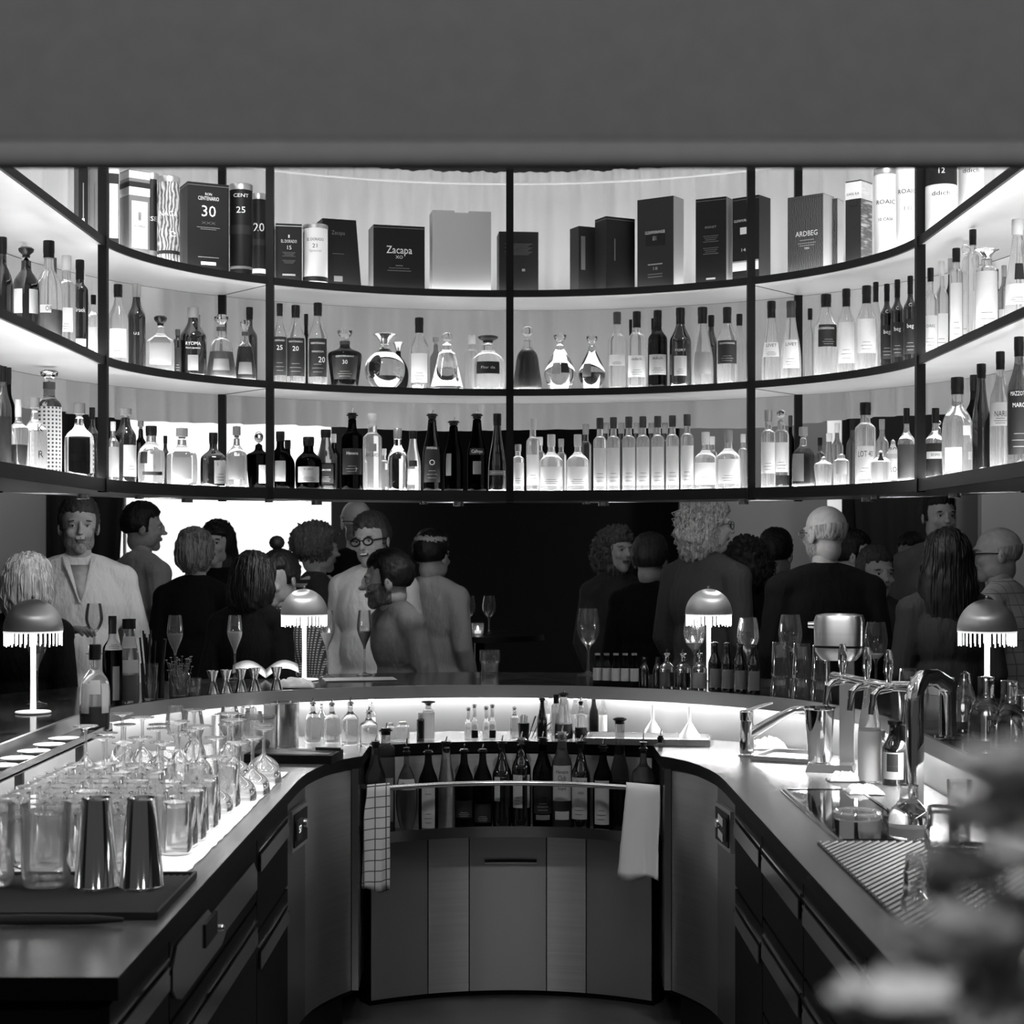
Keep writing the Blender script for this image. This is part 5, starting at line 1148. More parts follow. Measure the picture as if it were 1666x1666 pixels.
MB().tube([(0, 0, .150), (.035, -.004, .165), (.085, -.008, .180)], [.016, .012, .007], 10, flat=.5).build('lever', 'chrome', tp_)
MB().tube([(.006, 0, .070), (.05, -.01, .098), (.11, -.02, .135), (.155, -.03, .158), (.185, -.035, .160), (.198, -.037, .150)], [.018, .017, .015, .013, .013, .012], 14).build('spout', 'chrome', tp_)
sk2 = thing('wash_basin', 'square steel wash basin behind the tap', 'sink', (.93, 5.50, WK), -.5)
b = MB()
for (c_, d_) in (((0, .11, .008), (.20, .012, .014)), ((0, -.11, .008), (.20, .012, .014)), ((-.10, 0, .008), (.012, .22, .014)), ((.10, 0, .008), (.012, .22, .014))): b.box(c_, d_)
b.build('rim', 'chrome_soft', sk2); MB().box((0, 0, .002), (.19, .21, .003)).build('basin_floor', 'steel', sk2)
crumple(tuple(on_work(1250, 1212, .06)), .06, .04, .05, 'cloth', 'cloth_white', 'white cloth heaped behind the tap', 'cloth', 5)
crumple(tuple(on_work(1376, 1270, .05)), .055, .035, .035, 'folded_towel', 'cloth_white', 'small folded white towel in front of the drink mixer', 'towel', 9)
# ---------------------------------------------------------------- drink mixer
p = on_work(1352, 1252, .06); mx = thing('drink_mixer', 'chrome spindle drink mixer with a steel cup, on the right', 'mixer', tuple(p), -.25)
b = MB(); b.box((.0, .0, .012), (.15, .17, .024), taper=.9); b.build('base', 'chrome_soft', mx)
MB().box((.048, .03, .19), (.045, .05, .34)).build('column', 'steel_dark', mx)
b = MB().lathe([(0, .345), (.052, .345), (.060, .352), (.074, .372), (.0765, .39), (.078, .47), (.072, .486), (.05, .490), (0, .491)], 32, sq=4, sy=.85, c=(.026, 0, 0)); b.build('motor_head', 'steel', mx)
MB().lathe([(0, .385), (.0775, .385), (.0775, .392), (0, .392)], 32, sq=4, sy=.86, c=(.026, 0, 0)).build('band', 'cap_black', mx)
MB().lathe([(0, 0), (.011, 0), (.009, .02), (0, .02)], 14, rot=Matrix.Rotation(-PI/2, 3, 'Y'), c=(-.050, -.02, .455)).build('switch', 'chrome', mx)
MB().tube([(-.01, -.02, .35), (-.01, -.02, .19)], .0055, 8).build('spindle', 'chrome', mx)
MB().lathe([(0, .026), (.033, .026), (.036, .03), (.047, .19), (.050, .192), (.050, .197), (.046, .197), (.045, .19), (.034, .034), (0, .034)], 36, c=(-.034, -.02, 0)).build('cup', 'chrome', mx)
# ---------------------------------------------------------------- tap tower
tw = thing('tap_tower', 'chrome arched drinks tap tower with three clear handles, on the right', 'tap', (1.05, 4.32, WK))
MB().tube([(0, 0, 0), (0, 0, .30), (.006, .012, .33), (.03, .05, .352), (.08, .12, .352), (.125, .17, .33), (.135, .185, .30), (.135, .185, .1815)], .0235, 20).build('arch', 'chrome', tw)
MB().lathe([(0, 0), (.036, 0), (.036, .008), (0, .008)], 24).build('foot', 'chrome', tw); MB().lathe([(0, 0), (.036, 0), (.036, .008), (0, .008)], 24, c=(.135, .185, .1812)).build('foot', 'chrome', tw)
MB().tube([(.02, .02, .335), (-.06, .10, .33), (-.13, .42, .33)], .014, 12).build('manifold', 'chrome', tw)
for (x_, y_) in ((-.055, .06), (-.088, .17), (-.122, .33)):
    MB().tube([(x_+.01, y_+.02, .325), (x_-.035, y_-.03, .322), (x_-.050, y_-.045, .312), (x_-.058, y_-.052, .262)], [.010, .010, .010, .007], 10).build('tap_spout', 'chrome', tw)
    MB().lathe([(0, 0), (.008, 0), (.010, .02), (.0135, .03), (.012, .07), (.008, .088), (0, .09)], 12, c=(x_, y_, .34)).build('tap_handle', 'crystal', tw)
tbottle(1415, 1272, 37, 1105, 'milk', 'c', 'n', 'tall open milk-white bottle beside the drink mixer', where='work', liq=(.52, 'liquid_pale'), lab=[(.02, .5, 88, 'w', 0, 1)])
tbottle(1434, 1270, 20, 1188, 'cyl', 'g', 'g', 'grey patterned slim bottle between the milk bottle and the tonic bottle', where='work', lab=[(.05, .7, 60, 'g', 0)])
tbottle(1456, 1276, 41, 1173, 'beer', 'k', 'k', 'dark apothecary bottle with a pale illustrated label in front of the tap tower', where='work', lab=[(.10, .52, 52, 'c', -12, 1), (.22, .50, 26, 'k', -12, 1)])
tbottle(1478, 1262, 32, 1110, 'slim', 'x', 'n', 'clear tall bottle standing behind the dark apothecary bottle', where='work')
# ================================================================ left worktop: packed glasses
pattern('mesh_liner', 'check', .62, .34, (170, 170, 170), .6)
rr = random.Random(11)
liner = MB(); n = 40; pts = []
for i in range(n+1): pts.append((-.690-.012*abs(noise.noise((i*.45, 0, 0))), 3.52+1.62*i/n))
pl = [(-1.16, 3.52)]+pts+[(-1.16, 5.10)]
o = MB().prism(pl, WK, WK+.004).build('mesh_liner', 'mesh_liner'); tag(o, 'pale mesh liner spread under the packed glasses on the left worktop', 'mat')
ZL = WK+.0045
proto = None; k = 0
for j in range(11):
    for i in range(6):
        x = -1.175+i*.081+(.0 if j % 2 else .004); y = 3.62+j*.083
        if i > 4 and j < 2: continue
        if any(math.hypot(x-a_, y-b_) < .088 for a_, b_ in ((-.775, 4.35), (-.86, 4.22))): continue
        p = (x+rr.uniform(-.003, .003), y+rr.uniform(-.003, .003), ZL); row = ('row nearest the eye', 'second row', 'third row', 'fourth row', 'fifth row', 'middle row', 'fifth row from the back', 'fourth row from the back', 'third row from the back', 'second row from the back', 'farthest row')[j]
        lb = 'upturned glass in the packed left block, '+row+', '+('left end', 'second from left', 'third from left', 'third from right', 'second from right', 'right end')[i]
        if proto is None: proto = tumbler(p, .037, .115, lb, up=False, name='highball_glass', facets=8, m='thin_bright', group='upturned glasses packed on the left worktop')
        else: copy_tree(proto, p, rr.random()*.3, lb)
pc = None; kinds = {}
def stem_at(x, y, kind, lb, k=1.0, up=False, grp='upturned stemware on the left worktop'):
    key = (kind, k, up)
    if key not in kinds: kinds[key] = stemglass((x, y, ZL), kind, lb, k=k, up=up, group=grp, m='thin_bright'); return kinds[key]
    return copy_tree(kinds[key], (x, y, ZL), 0, lb)
names_r = ('left end', 'second from the left', 'middle', 'second from the right', 'right end')
for j in range(5):
    for i in range(5):
        x = -1.17+i*.105+.02*(j % 2); y = 4.56+j*.115
        if x > -.72 or math.hypot(x+.80, y-4.78) < .10: continue
        stem_at(x, y, 'coupe' if (i+j) % 3 else 'wine', 'upturned stemmed glass among those behind the packed block, '+('front row', 'second row', 'middle row', 'fourth row', 'back row')[j]+', '+names_r[i], k=1.0)
stem_at(-.775, 4.35, 'coupe', 'upturned wide coupe standing alone on the mesh liner, nearest the worktop edge', k=.92)
stem_at(-.86, 4.22, 'wine', 'upturned stemmed glass just left of the lone coupe on the mesh liner', k=.9)
stem_at(-.80, 4.78, 'martini', 'large upturned glass with a tall stem left of the black cutting board', k=1.02)
for i, (x, y) in enumerate(((-1.0, 5.22), (-.90, 5.30), (-.80, 5.15), (-1.08, 5.34))):
    stem_at(x, y, 'wine', 'upright stemmed glass behind the upturned ones, '+('left', 'middle', 'right', 'far left')[i], up=True, k=.9, grp='upright stemware on the left worktop')
# steel tins, pitchers, bar mat
def diag_ribs(b, hx, hy, step, r, z, ang=58):
    d = Vector((math.cos(math.radians(ang)), math.sin(math.radians(ang)))); n = Vector((-d.y, d.x)); L = int((hx+hy)/step)+2
    for i in range(-L, L+1):
        o_ = n*(i*step); ts = []
        lo, hi = -9, 9
        for c_, dd, h_ in ((o_.x, d.x, hx), (o_.y, d.y, hy)):
            t1, t2 = sorted(((-h_-c_)/dd, (h_-c_)/dd)); lo, hi = max(lo, t1), min(hi, t2)
        if hi-lo > .01: b.tube([(o_.x+d.x*t, o_.y+d.y*t, z) for t in (lo, (lo+hi)/2, hi)], r, 5)
mat_o = thing('bar_mat', 'black ribbed rubber bar mat under the steel tins, near left', 'mat', (-.88, 3.31, WK+.0005))
b = MB(); b.box((0, 0, .003), (.43, .39, .006)); b.build('mat_base', 'rubber', mat_o)
b = MB()
diag_ribs(b, .205, .188, .0115, .0024, .0068)
b.build('ribs', 'cap_dark', mat_o)
b = MB()
for (c_, d_) in (((0, .193, .008), (.43, .006, .012)), ((0, -.193, .008), (.43, .006, .012)), ((.213, 0, .008), (.006, .39, .012)), ((-.213, 0, .008), (.006, .39, .012))): b.box(c_, d_)
b.build('mat_rim', 'rubber', mat_o)
ZM = WK+.0096
for x, lb in ((157, 'upturned steel shaker tin, the left one of two near left'), (230, 'upturned steel shaker tin, the right one of two near left')):
    p = onp(x, 1443, ZM); mirror_tin(p, .0450, .0300, .182, lb)
def pitcher(p, R, H, lb):
    o = thing('glass_pitcher', lb, 'pitcher', tuple(p), PI)
    MB().lathe([(0, 0), (R*.88, 0), (R*.94, .004), (R, H*.2), (R*.98, H*.8), (R*1.02, H)], 36, rfun=lambda a, z: 1+.012*math.sin(a*8+z*40)).build('glass_body', 'thin_bright', o)
    MB().lathe([(0, .004), (R*.86, .004), (R*.86, .014), (0, .016)], 28).build('thick_base', 'crystal', o)
    MB().tube([(R*.98, 0, H*.8), (R*1.4, 0, H*.78), (R*1.55, 0, H*.5), (R*1.3, 0, H*.25), (R*.98, 0, H*.22)], .006, 8).build('handle', 'thin_bright', o)
pitcher(onp(75, 1440, ZM), .050, .165, 'ribbed glass pitcher left of the steel tins')
pitcher(onp(-14, 1440, ZM), .046, .165, 'glass pitcher cut off by the left edge of the photo')
q = MB().tube([(-.10, 0, .011), (-.02, .0, .011), (.10, .0, .011), (.16, 0, .011)], [.008, .010, .009, .004], 10).build('knife_handle', 'rubber'); p = onp(60, 1506, WK); q.location = tuple(p); tag(q, 'black tool handle lying on the bare worktop in front of the bar mat', 'tool')
q.name = 'tool_handle'
# cutting board, containers
p = onp(478, 1240, WK); cb = thing('cutting_board', 'thick black cutting board on the left wing of the worktop', 'board', (-.712, 5.44, WK+.0005), -.12)
MB().box((0, 0, .014), (.29, .17, .028)).build('board', 'counter_edge', cb); MB().box((0, .0, .0285), (.26, .14, .002)).build('inset', 'rubber_mat', cb)
kn = thing('knife', 'small knife with a black handle lying on the cutting board', 'knife', (-.64, 5.46, WK+.031), -.3)
MB().box((.04, 0, .006), (.085, .014, .010)).build('handle', 'cap_black', kn); MB().box((-.05, 0, .004), (.10, .018, .002)).build('blade', 'chrome', kn)
def can(x, yb, wpx, top, m, lb, name='steel_canister', lidm=None, where=on_work, sq=2):
    p = where(x, yb, .05); s, H = size(p, top); R = wpx/s/2; o = thing(name, lb, 'container', tuple(p))
    MB().lathe([(0, 0), (R*.94, 0), (R*.96, .004), (R, H-.004), (R*1.04, H-.002), (R*1.04, H), (R*.95, H), (R*.93, H-.008), (0, H-.010)], 32, sq=sq).build('can_body', m, o)
    if lidm: MB().lathe([(0, H), (R*1.05, H), (R*1.05, H+.006), (0, H+.006)], 32, sq=sq).build('lid', lidm, o)
    return o
can(463, 1212, 48, 1142, 'chrome_soft', 'tall steel canister behind the cutting board, right one of two')
can(362, 1216, 36, 1162, 'chrome_soft', 'steel canister left of the clear plastic tub', where=lambda x, y, R: on_work(x, y, .08))
can(416, 1228, 66, 1165, 'thin_tint', 'clear plastic tub with fruit behind the cutting board', name='plastic_tub', sq=4, where=lambda x, y, R: on_work(x, y, .07))
p = on_work(418, 1228, .07); b = MB()
for k in range(14): b.ell((rr.uniform(-.035, .035), rr.uniform(-.03, .03), .022+.03*(k/14)), (.017, .017, .014), 10)
o = b.build('cut_fruit', 'box_mid'); o.location = tuple(p); tag(o, 'heap of cut fruit inside the clear plastic tub', 'fruit', kind='stuff')
can(440, 1214, 20, 1146, 'plastic_white', 'upright white plastic box right behind the clear tub', name='plastic_box', sq=6, where=lambda x, y, R: on_work(x, y, .06))
can(404, 1196, 26, 1150, 'chrome', 'small steel pot at the back left of the worktop', where=lambda x, y, R: on_work(x, y, .05))
# ================================================================ bottles in the speed rail
ZR = .6025
def rail(x, wpx, top, kind, g, cap, lb, r=.905, **k):
    # on the arc of radius r
    best = None
    for i in range(-280, 281):
        a = math.radians(i/8); X, Y = r*math.sin(a), CY+r*math.cos(a)
        d = abs(CX+F*X/Y-x)
        if best is None or d < best[0]: best = (d, X, Y)
    _, X, Y = best; s = F/Y; H = EYE+(HY-top)/s-ZR
    return bottle((X, Y, ZR), wpx/s/2, H, kind, g, cap, lb, **k)
rail(611, 34, 1196, 'sloped', 'g', 'u', 'cloudy clear bottle with a pourer behind the checked towel, left end of the rail', lab=[(.1, .5, 60, 'g', 0)])
rail(628, 30, 1176, 'cyl', 'g', 'u', 'tall hazy bottle with a pourer, second from the left end of the rail', r=.935, lab=[(.1, .5, 50, 'g', 0)])
rail(661, 36, 1201, 'round', 'g', 'u', 'round-shouldered bottle with a black seal above a handwritten white strip', r=.90, lab=[(.46, .57, 60, 'w', 0, 1), (.64, .72, 20, 'k', -12, 1)], txt=[('Sten', .515, .04, 'k', .8)])
rail(697, 32, 1212, 'sloped', 's', 'u', 'dark bottle with a tall narrow white label in the rail, left half', lab=[(.04, .56, 40, 'w', 0)], txt=[('❦', .5, .04, 'k')] if False else [('Rammazzotti', .44, .02, 'k', .62)], r=.90)
rail(726, 30, 1198, 'slim', 'x', 'u', 'cut clear bottle with a pourer between two dark ones, left half of rail', r=.90)
rail(755, 31, 1210, 'sloped', 's', 'u', 'smoky bottle with a pourer, first of two alike left of the middle', lab=[(.14, .34, 56, 'k', 0)], r=.90)
rail(785, 31, 1210, 'sloped', 's', 'u', 'smoky bottle with a pourer, second of two alike left of the middle', lab=[(.08, .3, 56, 'k', 0)], r=.90)
rail(817, 32, 1196, 'sloped', 'k', 'u', 'black bottle with a ringed pourer just left of the middle of the rail', lab=[(.3, .56, 18, 'w', -30)], r=.90)
rail(848, 32, 1190, 'wine', 'k', 'U', 'black bottle with white neck foil in the middle of the rail', lab=[(.22, .56, 30, 'w', -24), (.22, .56, 10, 'w', 46)], r=.90)
rail(883, 34, 1190, 'sloped', 's', 'u', 'smoky bottle with a slanted dark label and pourer, right of the middle', lab=[(.16, .5, 56, 'k', 0), (.10, .15, 40, 'g', 0, 1)], r=.90)
rail(914, 34, 1180, 'wine', 'g', 'U', 'grey bottle with a large arched white label, right half of the rail', lab=[(.28, .62, 56, 'w', 0, 1), (.10, .18, 40, 'w', 0, 1)], txt=[('Havana', .56, .035, 'k', 1.2), ('Club', .50, .05, 'k', .8), ('Original', .40, .025, 'k', .8)], r=.90)
rail(945, 32, 1196, 'sloped', 'k', 'u', 'black bottle with a big white label between the arched label and scribbled one', lab=[(.12, .56, 50, 'w', -14)], txt=[('ELLA', .50, .05, 'k', 1.1), ('ROSSO', .40, .025, 'k', .6)], r=.90)
rail(981, 32, 1203, 'sloped', 's', 'u', 'smoky bottle with a tall pale scribbled label, right half of the rail', lab=[(.08, .56, 46, 'w', -10)], r=.90)
rail(1008, 34, 1172, 'jug', 'g', 'u', 'large grey flagon with a pourer behind the white towel', liq=(.45, 'liquid_dark'), r=.935)
rail(1047, 38, 1186, 'decan', 'g', 'u', 'wide bottle half full of dark spirit above the white towel', liq=(.5, 'liquid_dark'), r=.91)
rail(1085-10, 20, 1186, 'wine', 'g', 'u', 'narrow bottle with a pourer at the right end of the rail', r=.95)
# towels over the rail
pattern('towel_check', 'grid', .74, .10, (28, 28, 28), .95)
def towel(x0, x1, y1, m, lb, flare=0, seed=0, twist=0.0):
    r = .80
    def ptr(x, off):
        best = None
        for i in range(-320, 321):
            a = math.radians(i/8); X, Y = (r-off)*math.sin(a), CY+(r-off)*math.cos(a); d = abs(CX+F*X/Y-x)
            if best is None or d < best[0]: best = (d, X, Y)
        return best[1:]
    b = MB(); n = 18; rows = []; s = F/5.8; zb = EYE+(HY-y1)/s; v = []; f = []
    path = [(.022, .60)]+[(.022, z) for z in (.66, .72, .765)]+[(.014, .782), (0, .788), (-.014, .782)]
    m_ = 14; path = [(-.02, .62), (-.02, .70), (-.018, .765), (-.012, .785), (0, .791), (.012, .786), (.017, .770)]+[(.018+.004*(i/m_), .770-(.770-zb)*i/m_) for i in range(1, m_+1)]
    for j, (off, z) in enumerate(path):
        dn = max(0, (j-6)/m_)
        for i in range(n+1):
            u = i/n; x = x0+(x1-x0)*u+(flare*dn if u < .5 else 0)*(1-2*u)+twist*dn
            X, Y = ptr(x, off+.012*dn*math.sin(u*9+seed+dn*2)+.006*dn*noise.noise((u*6, z*6, seed)))
            v.append((X, Y, z+(.012*math.sin(u*5+seed) if j == len(path)-1 else 0)))
    for j in range(len(path)-1):
        for i in range(n): k = j*(n+1)+i; f.append((k, k+1, k+n+2, k+n+1))
    b.add(v, f); o = b.build('towel', m, angle=0); md = o.modifiers.new('t', 'SOLIDIFY'); md.thickness = .002; return tag(o, lb, 'towel')
towel(597, 634, 1432, 'towel_check', 'white towel with thin dark checks hanging from the left end of the rail', flare=-24, seed=1)
towel(1019, 1074, 1416, 'cloth_white', 'plain white towel hanging from the right end of the rail', flare=-14, seed=4)
# ================================================================ right worktop
h = thing('glass_hatch', 'dark glass hatch with a chrome frame set in the right worktop', 'hatch', (.89, 4.36, WK))
MB().box((0, 0, .002), (.20, .80, .003)).build('pane', 'glass_black', h)
b = MB()
for (c_, d_) in (((-.105, 0, .003), (.008, .82, .006)), ((.105, 0, .003), (.008, .82, .006)), ((0, .408, .003), (.218, .006, .006)), ((-.118, 0, .002), (.003, .82, .003))): b.box(c_, d_)
b.build('frame', 'chrome', h)
o = MB().lathe([(.052, 0), (.060, 0), (.062, .006), (.058, .011), (.052, .006), (.052, 0)], 32).build('glass_ring', 'thin_bright'); o.location = (.90, 4.32, WK+.0038); tag(o, 'clear glass ring dish lying on the dark hatch', 'dish')
rm = thing('ribbed_mat', 'wavy ribbed grey mat on the near right worktop under the small glasses', 'mat', (.93, 3.42, WK+.0004))
b = MB(); b.box((0, 0, .002), (.42, .98, .004)); b.build('mat_base', 'rubber', rm)
b = MB()
diag_ribs(b, .208, .486, .0165, .0036, .0055)
b.build('ribs', 'ribs_grey' if 'ribs_grey' in MATS else 'box_mid', rm)
ZG = WK+.0105
p = Vector((.955, 3.985, WK+.0005)); s, H = size(p, 1276); bottle(tuple(p), .049, H, 'jug', 'x', 'n', 'small round-bellied glass carafe a little filled with water, on the right', liq=(.22, 'liquid_pale'), cat='carafe', name='carafe')
for (x, yb, R, H, lb) in ((1532, 1450, .034, .085, 'upturned ribbed tumbler, lower one of the pair on the ribbed mat'), (1580, 1440, .033, .085, 'upturned tumbler right of the pair on the ribbed mat')):
    p = onp(x, yb, ZG); tumbler(p, R, H, lb, up=False, facets=12, m='thin_bright')
    if x == 1532: tumbler((p.x, p.y, p.z+H+.0006), R, H, 'upturned ribbed tumbler, upper one of the pair on the ribbed mat', up=False, facets=12, m='thin_bright')
p = onp(1488, 1480, ZG); tumbler(p, .026, .050, 'small upturned glass, lower one of two on the ribbed mat', up=False, facets=8, m='thin_bright'); tumbler((p.x, p.y, p.z+.0506), .021, .055, 'small upturned shot glass on top of another on the ribbed mat', up=False, facets=8, m='thin_bright')
tumbler(Vector((1.075, 3.98, WK+.0005)), .030, .14, 'tall glass right of the round-bellied carafe', facets=8, m='thin_bright', name='highball_glass')
crumple((1.0, 4.72, WK+.001), .05, .05, .03, 'cloth', 'cloth_white', 'white cloth lying behind the foot of the tap tower', 'cloth', 14)
# ================================================================ blurred flowers near the eye
mat('petal', .85, .8); mat('petal_grey', .5, .8); mat('leaf', .16, .7)
fl = thing('flower_vase', 'bunch of pale flowers close to the eye, blurred in the lower right corner', 'flowers', (.118, .42, 1.36))
rf = random.Random(5)
b = MB().lathe([(0, 0), (.016, 0), (.019, .03), (.012, .07), (.015, .078), (.013, .078), (.010, .07), (.016, .03), (0, .004)], 24); b.build('vase', 'thin_tint', fl)
heads = [((x-832)*.42/2700-.118, dy, 1.6-(y-890)*.42/2700-1.36) for x, y, dy in
  ((1590, 1520, 0), (1600, 1590, .02), (1460, 1620, -.01), (1440, 1660, .01), (1530, 1650, .02), (1650, 1560, .01), (1640, 1470, .03), (1580, 1440, .02), (1620, 1350, .01), (1660, 1400, -.01), (1655, 1290, .02), (1632, 1262, .0), (1690, 1250, .0), (1700, 1340, .02), (1700, 1480, 0), (1500, 1690, .02), (1600, 1690, 0), (1680, 1640, .02), (1560, 1580, .03))]
b = MB()
for h_ in heads: b.tube([(0, 0, .03), (h_[0]*.2, h_[1]*.3, .07), (h_[0]*.8, h_[1]*.8, h_[2]*.8), h_], .0009, 5)
b.build('stems', 'leaf', fl)
for i, h_ in enumerate(heads):
    b = MB()
    for k in range(7):
        a = k*2*PI/7+i; d = Vector((math.cos(a), math.sin(a), .25+.3*rf.random())).normalized(); R = d.to_track_quat('X', 'Z').to_matrix()
        b.ell(Vector(h_)+d*.0065, (.0075, .005, .002), 8, rot=R)
    b.ell(h_, (.0035, .0035, .0035), 8); b.build('flower_head', 'petal' if i in (0, 1, 2, 3, 5, 11) else 'petal_grey', fl)
b = MB()
for i in range(26):
    h_ = heads[i % len(heads)]; d = Vector((rf.uniform(-1, 1), rf.uniform(-1, 1), rf.uniform(-.3, .8))).normalized()
    b.ell((h_[0]*.95+rf.uniform(-.006, .006), h_[1]+rf.uniform(0, .02), h_[2]-rf.uniform(.002, .02)), (.014, .006, .001), 8, rot=d.to_track_quat('X', 'Z').to_matrix())
b.build('leaves', 'leaf', fl)
pd = thing('plant_stand', 'slim dark stand close to the eye below the blurred flowers', 'stand', (.118, .42, 0))
MB().box((0, 0, 1.3495), (.07, .07, .02)).build('top', 'counter_black', pd); MB().box((0.0, 0, .68), (.03, .03, 1.34)).build('post', 'steel_black', pd); MB().box((0, 0, .01), (.25, .25, .02)).build('foot', 'steel_black', pd)
# ================================================================ people
import numpy as np
def ell_d(P, c, r):
    q = P-np.array(c); r = np.array(r); k0 = np.sqrt(((q/r)**2).sum(-1)); k1 = np.sqrt(((q/(r*r))**2).sum(-1))+1e-9
    return k0*(k0-1)/k1
def smin(a, b, k):
    h = np.clip(.5+.5*(b-a)/k, 0, 1); return b*(1-h)+a*h-k*h*(1-h)
def smax(a, b, k): return -smin(-a, -b, k)
def head_field(P, f=0.0, smile=0):
    """f = 1 for a softer, smaller face. The face looks along -y"""
    j = 1-.10*f
    d = ell_d(P, (0, .014, .036), (.076, .097, .086))
    d = smin(d, ell_d(P, (0, -.028, -.022), (.060*j+.002, .062, .078)), .02)
    d = smin(d, ell_d(P, (0, -.058, -.092), (.028*j, .026, .024)), .022)
    d = smin(d, ell_d(P, (.040*j, -.012, -.066), (.022, .044, .030)), .02); d = smin(d, ell_d(P, (-.040*j, -.012, -.066), (.022, .044, .030)), .02)
    d = smin(d, ell_d(P, (0, .03, -.06), (.05, .055, .06)), .02)
    d = smin(d, ell_d(P, (0, -.080, .027), (.050, .014, .010)), .014)
    for s in (-1, 1):
        d = smin(d, ell_d(P, (s*.037, -.070, -.024), (.020, .016, .016)), .012)
        d = smax(d, -ell_d(P, (s*.031, -.097, .007), (.016, .013, .009)), .010)
    d = smin(d, ell_d(P, (0, -.096, -.004), (.0075, .012, .026)), .008)
    d = smin(d, ell_d(P, (0, -.106, -.023), (.0125-.002*f, .016, .011)), .007)
    d = smin(d, ell_d(P, (0, -.088, -.050), (.021, .009, .0045)), .004); d = smin(d, ell_d(P, (0, -.086, -.060), (.018, .009, .005)), .004)
    return d
def sphere_dirs(na, nb, k=.5):
    s = np.linspace(-PI, PI, na, endpoint=False); a = s-k*np.sin(s); b = np.linspace(0, PI, nb)
    A, B = np.meshgrid(a, b); D = np.stack([np.sin(A)*np.sin(B), -np.cos(A)*np.sin(B), np.cos(B)], -1); return A, B, D
def march(D, field, r1=.2, n=36):
    R = np.linspace(r1, .02, n); out = np.full(D.shape[:2], .02); hi = np.full(D.shape[:2], r1); done = np.zeros(D.shape[:2], bool)
    for i in range(1, n):
        ins = (field(D*R[i]) < 0) & ~done; out[ins] = R[i]; hi[ins] = R[i-1]; done |= ins
    lo = out
    for _ in range(7):
        m = (lo+hi)/2; i_ = field(D*m[..., None]) < 0; lo = np.where(i_, m, lo); hi = np.where(i_, hi, m)
    return lo
def grid_faces(na, nb):
    f = []
    for j in range(nb-1):
        for i in range(na): i2 = (i+1) % na; f.append((j*na+i, (j+1)*na+i, (j+1)*na+i2, j*na+i2))
    return f
_hd = {}
def head_data(f):
    if f not in _hd:
        A, B, D = sphere_dirs(120, 76, .5); _hd[f] = (A, B, D, march(D, lambda P: head_field(P, f)))
    return _hd[f]
def sst(a, b, x): t = np.clip((x-a)/(b-a), 0, 1); return t*t*(3-2*t)
def npnoise(D, fr, seed=0):
    out = np.zeros(D.shape[:2])
    for j in range(D.shape[0]):
        for i in range(D.shape[1]): out[j, i] = noise.noise((D[j, i, 0]*fr[0]+seed, D[j, i, 1]*fr[1], D[j, i, 2]*fr[2]))
    return out
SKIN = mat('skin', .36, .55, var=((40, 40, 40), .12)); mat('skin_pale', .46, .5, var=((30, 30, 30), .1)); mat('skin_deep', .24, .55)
mat('eye_white', .6, .2); mat('eye_dark', .01, .2); mat('lip', .17, .5); mat('teeth', .8, .3); mat('nostril', .05, .8)
mat('beard_dark', .11, .9, var=((120, 120, 60), .6)); mat('beard_grey', .22, .9, var=((120, 120, 60), .5))
def hair_mat(name, v, var=.6): return mat(name, v, .55, spec=.4, var=((110, 110, 5), var), bump=((170, 170, 5), .9))
hair_mat('hair_black', .005); hair_mat('hair_brown', .03); hair_mat('hair_blonde', .42, .5); hair_mat('hair_grey', .30, .75); hair_mat('hair_streaked', .16, .95); hair_mat('hair_fuzzy', .10, .7)
mat('cloth_black', .004, .95, spec=.2, bump=((40, 40, 14), .5)); mat('cloth_dark', .03, .9, bump=((40, 40, 14), .5)); mat('cloth_shirt', .62, .85, bump=((22, 22, 9), 1.0)); mat('cloth_grey', .12, .9, bump=((30, 30, 12), .6)); mat('cloth_light', .40, .9, bump=((22, 22, 9), .8)); mat('denim', .05, .9)
pattern('cloth_stripe', 'check', .05, .55, (70, 70, 95), .9); pattern('scarf_stripe', 'stripe', .55, .03, (20, 20, 26), .9); pattern('cloth_plaid', 'grid', .5, .25, (20, 20, 20), .9)
def add_grid(b, V, na, nb, mi): b.add([tuple(v) for v in V.reshape(-1, 3)], grid_faces(na, nb), 0); n = na*(nb-1); b.m[-n:] = list(mi) if mi is not None else [0]*n
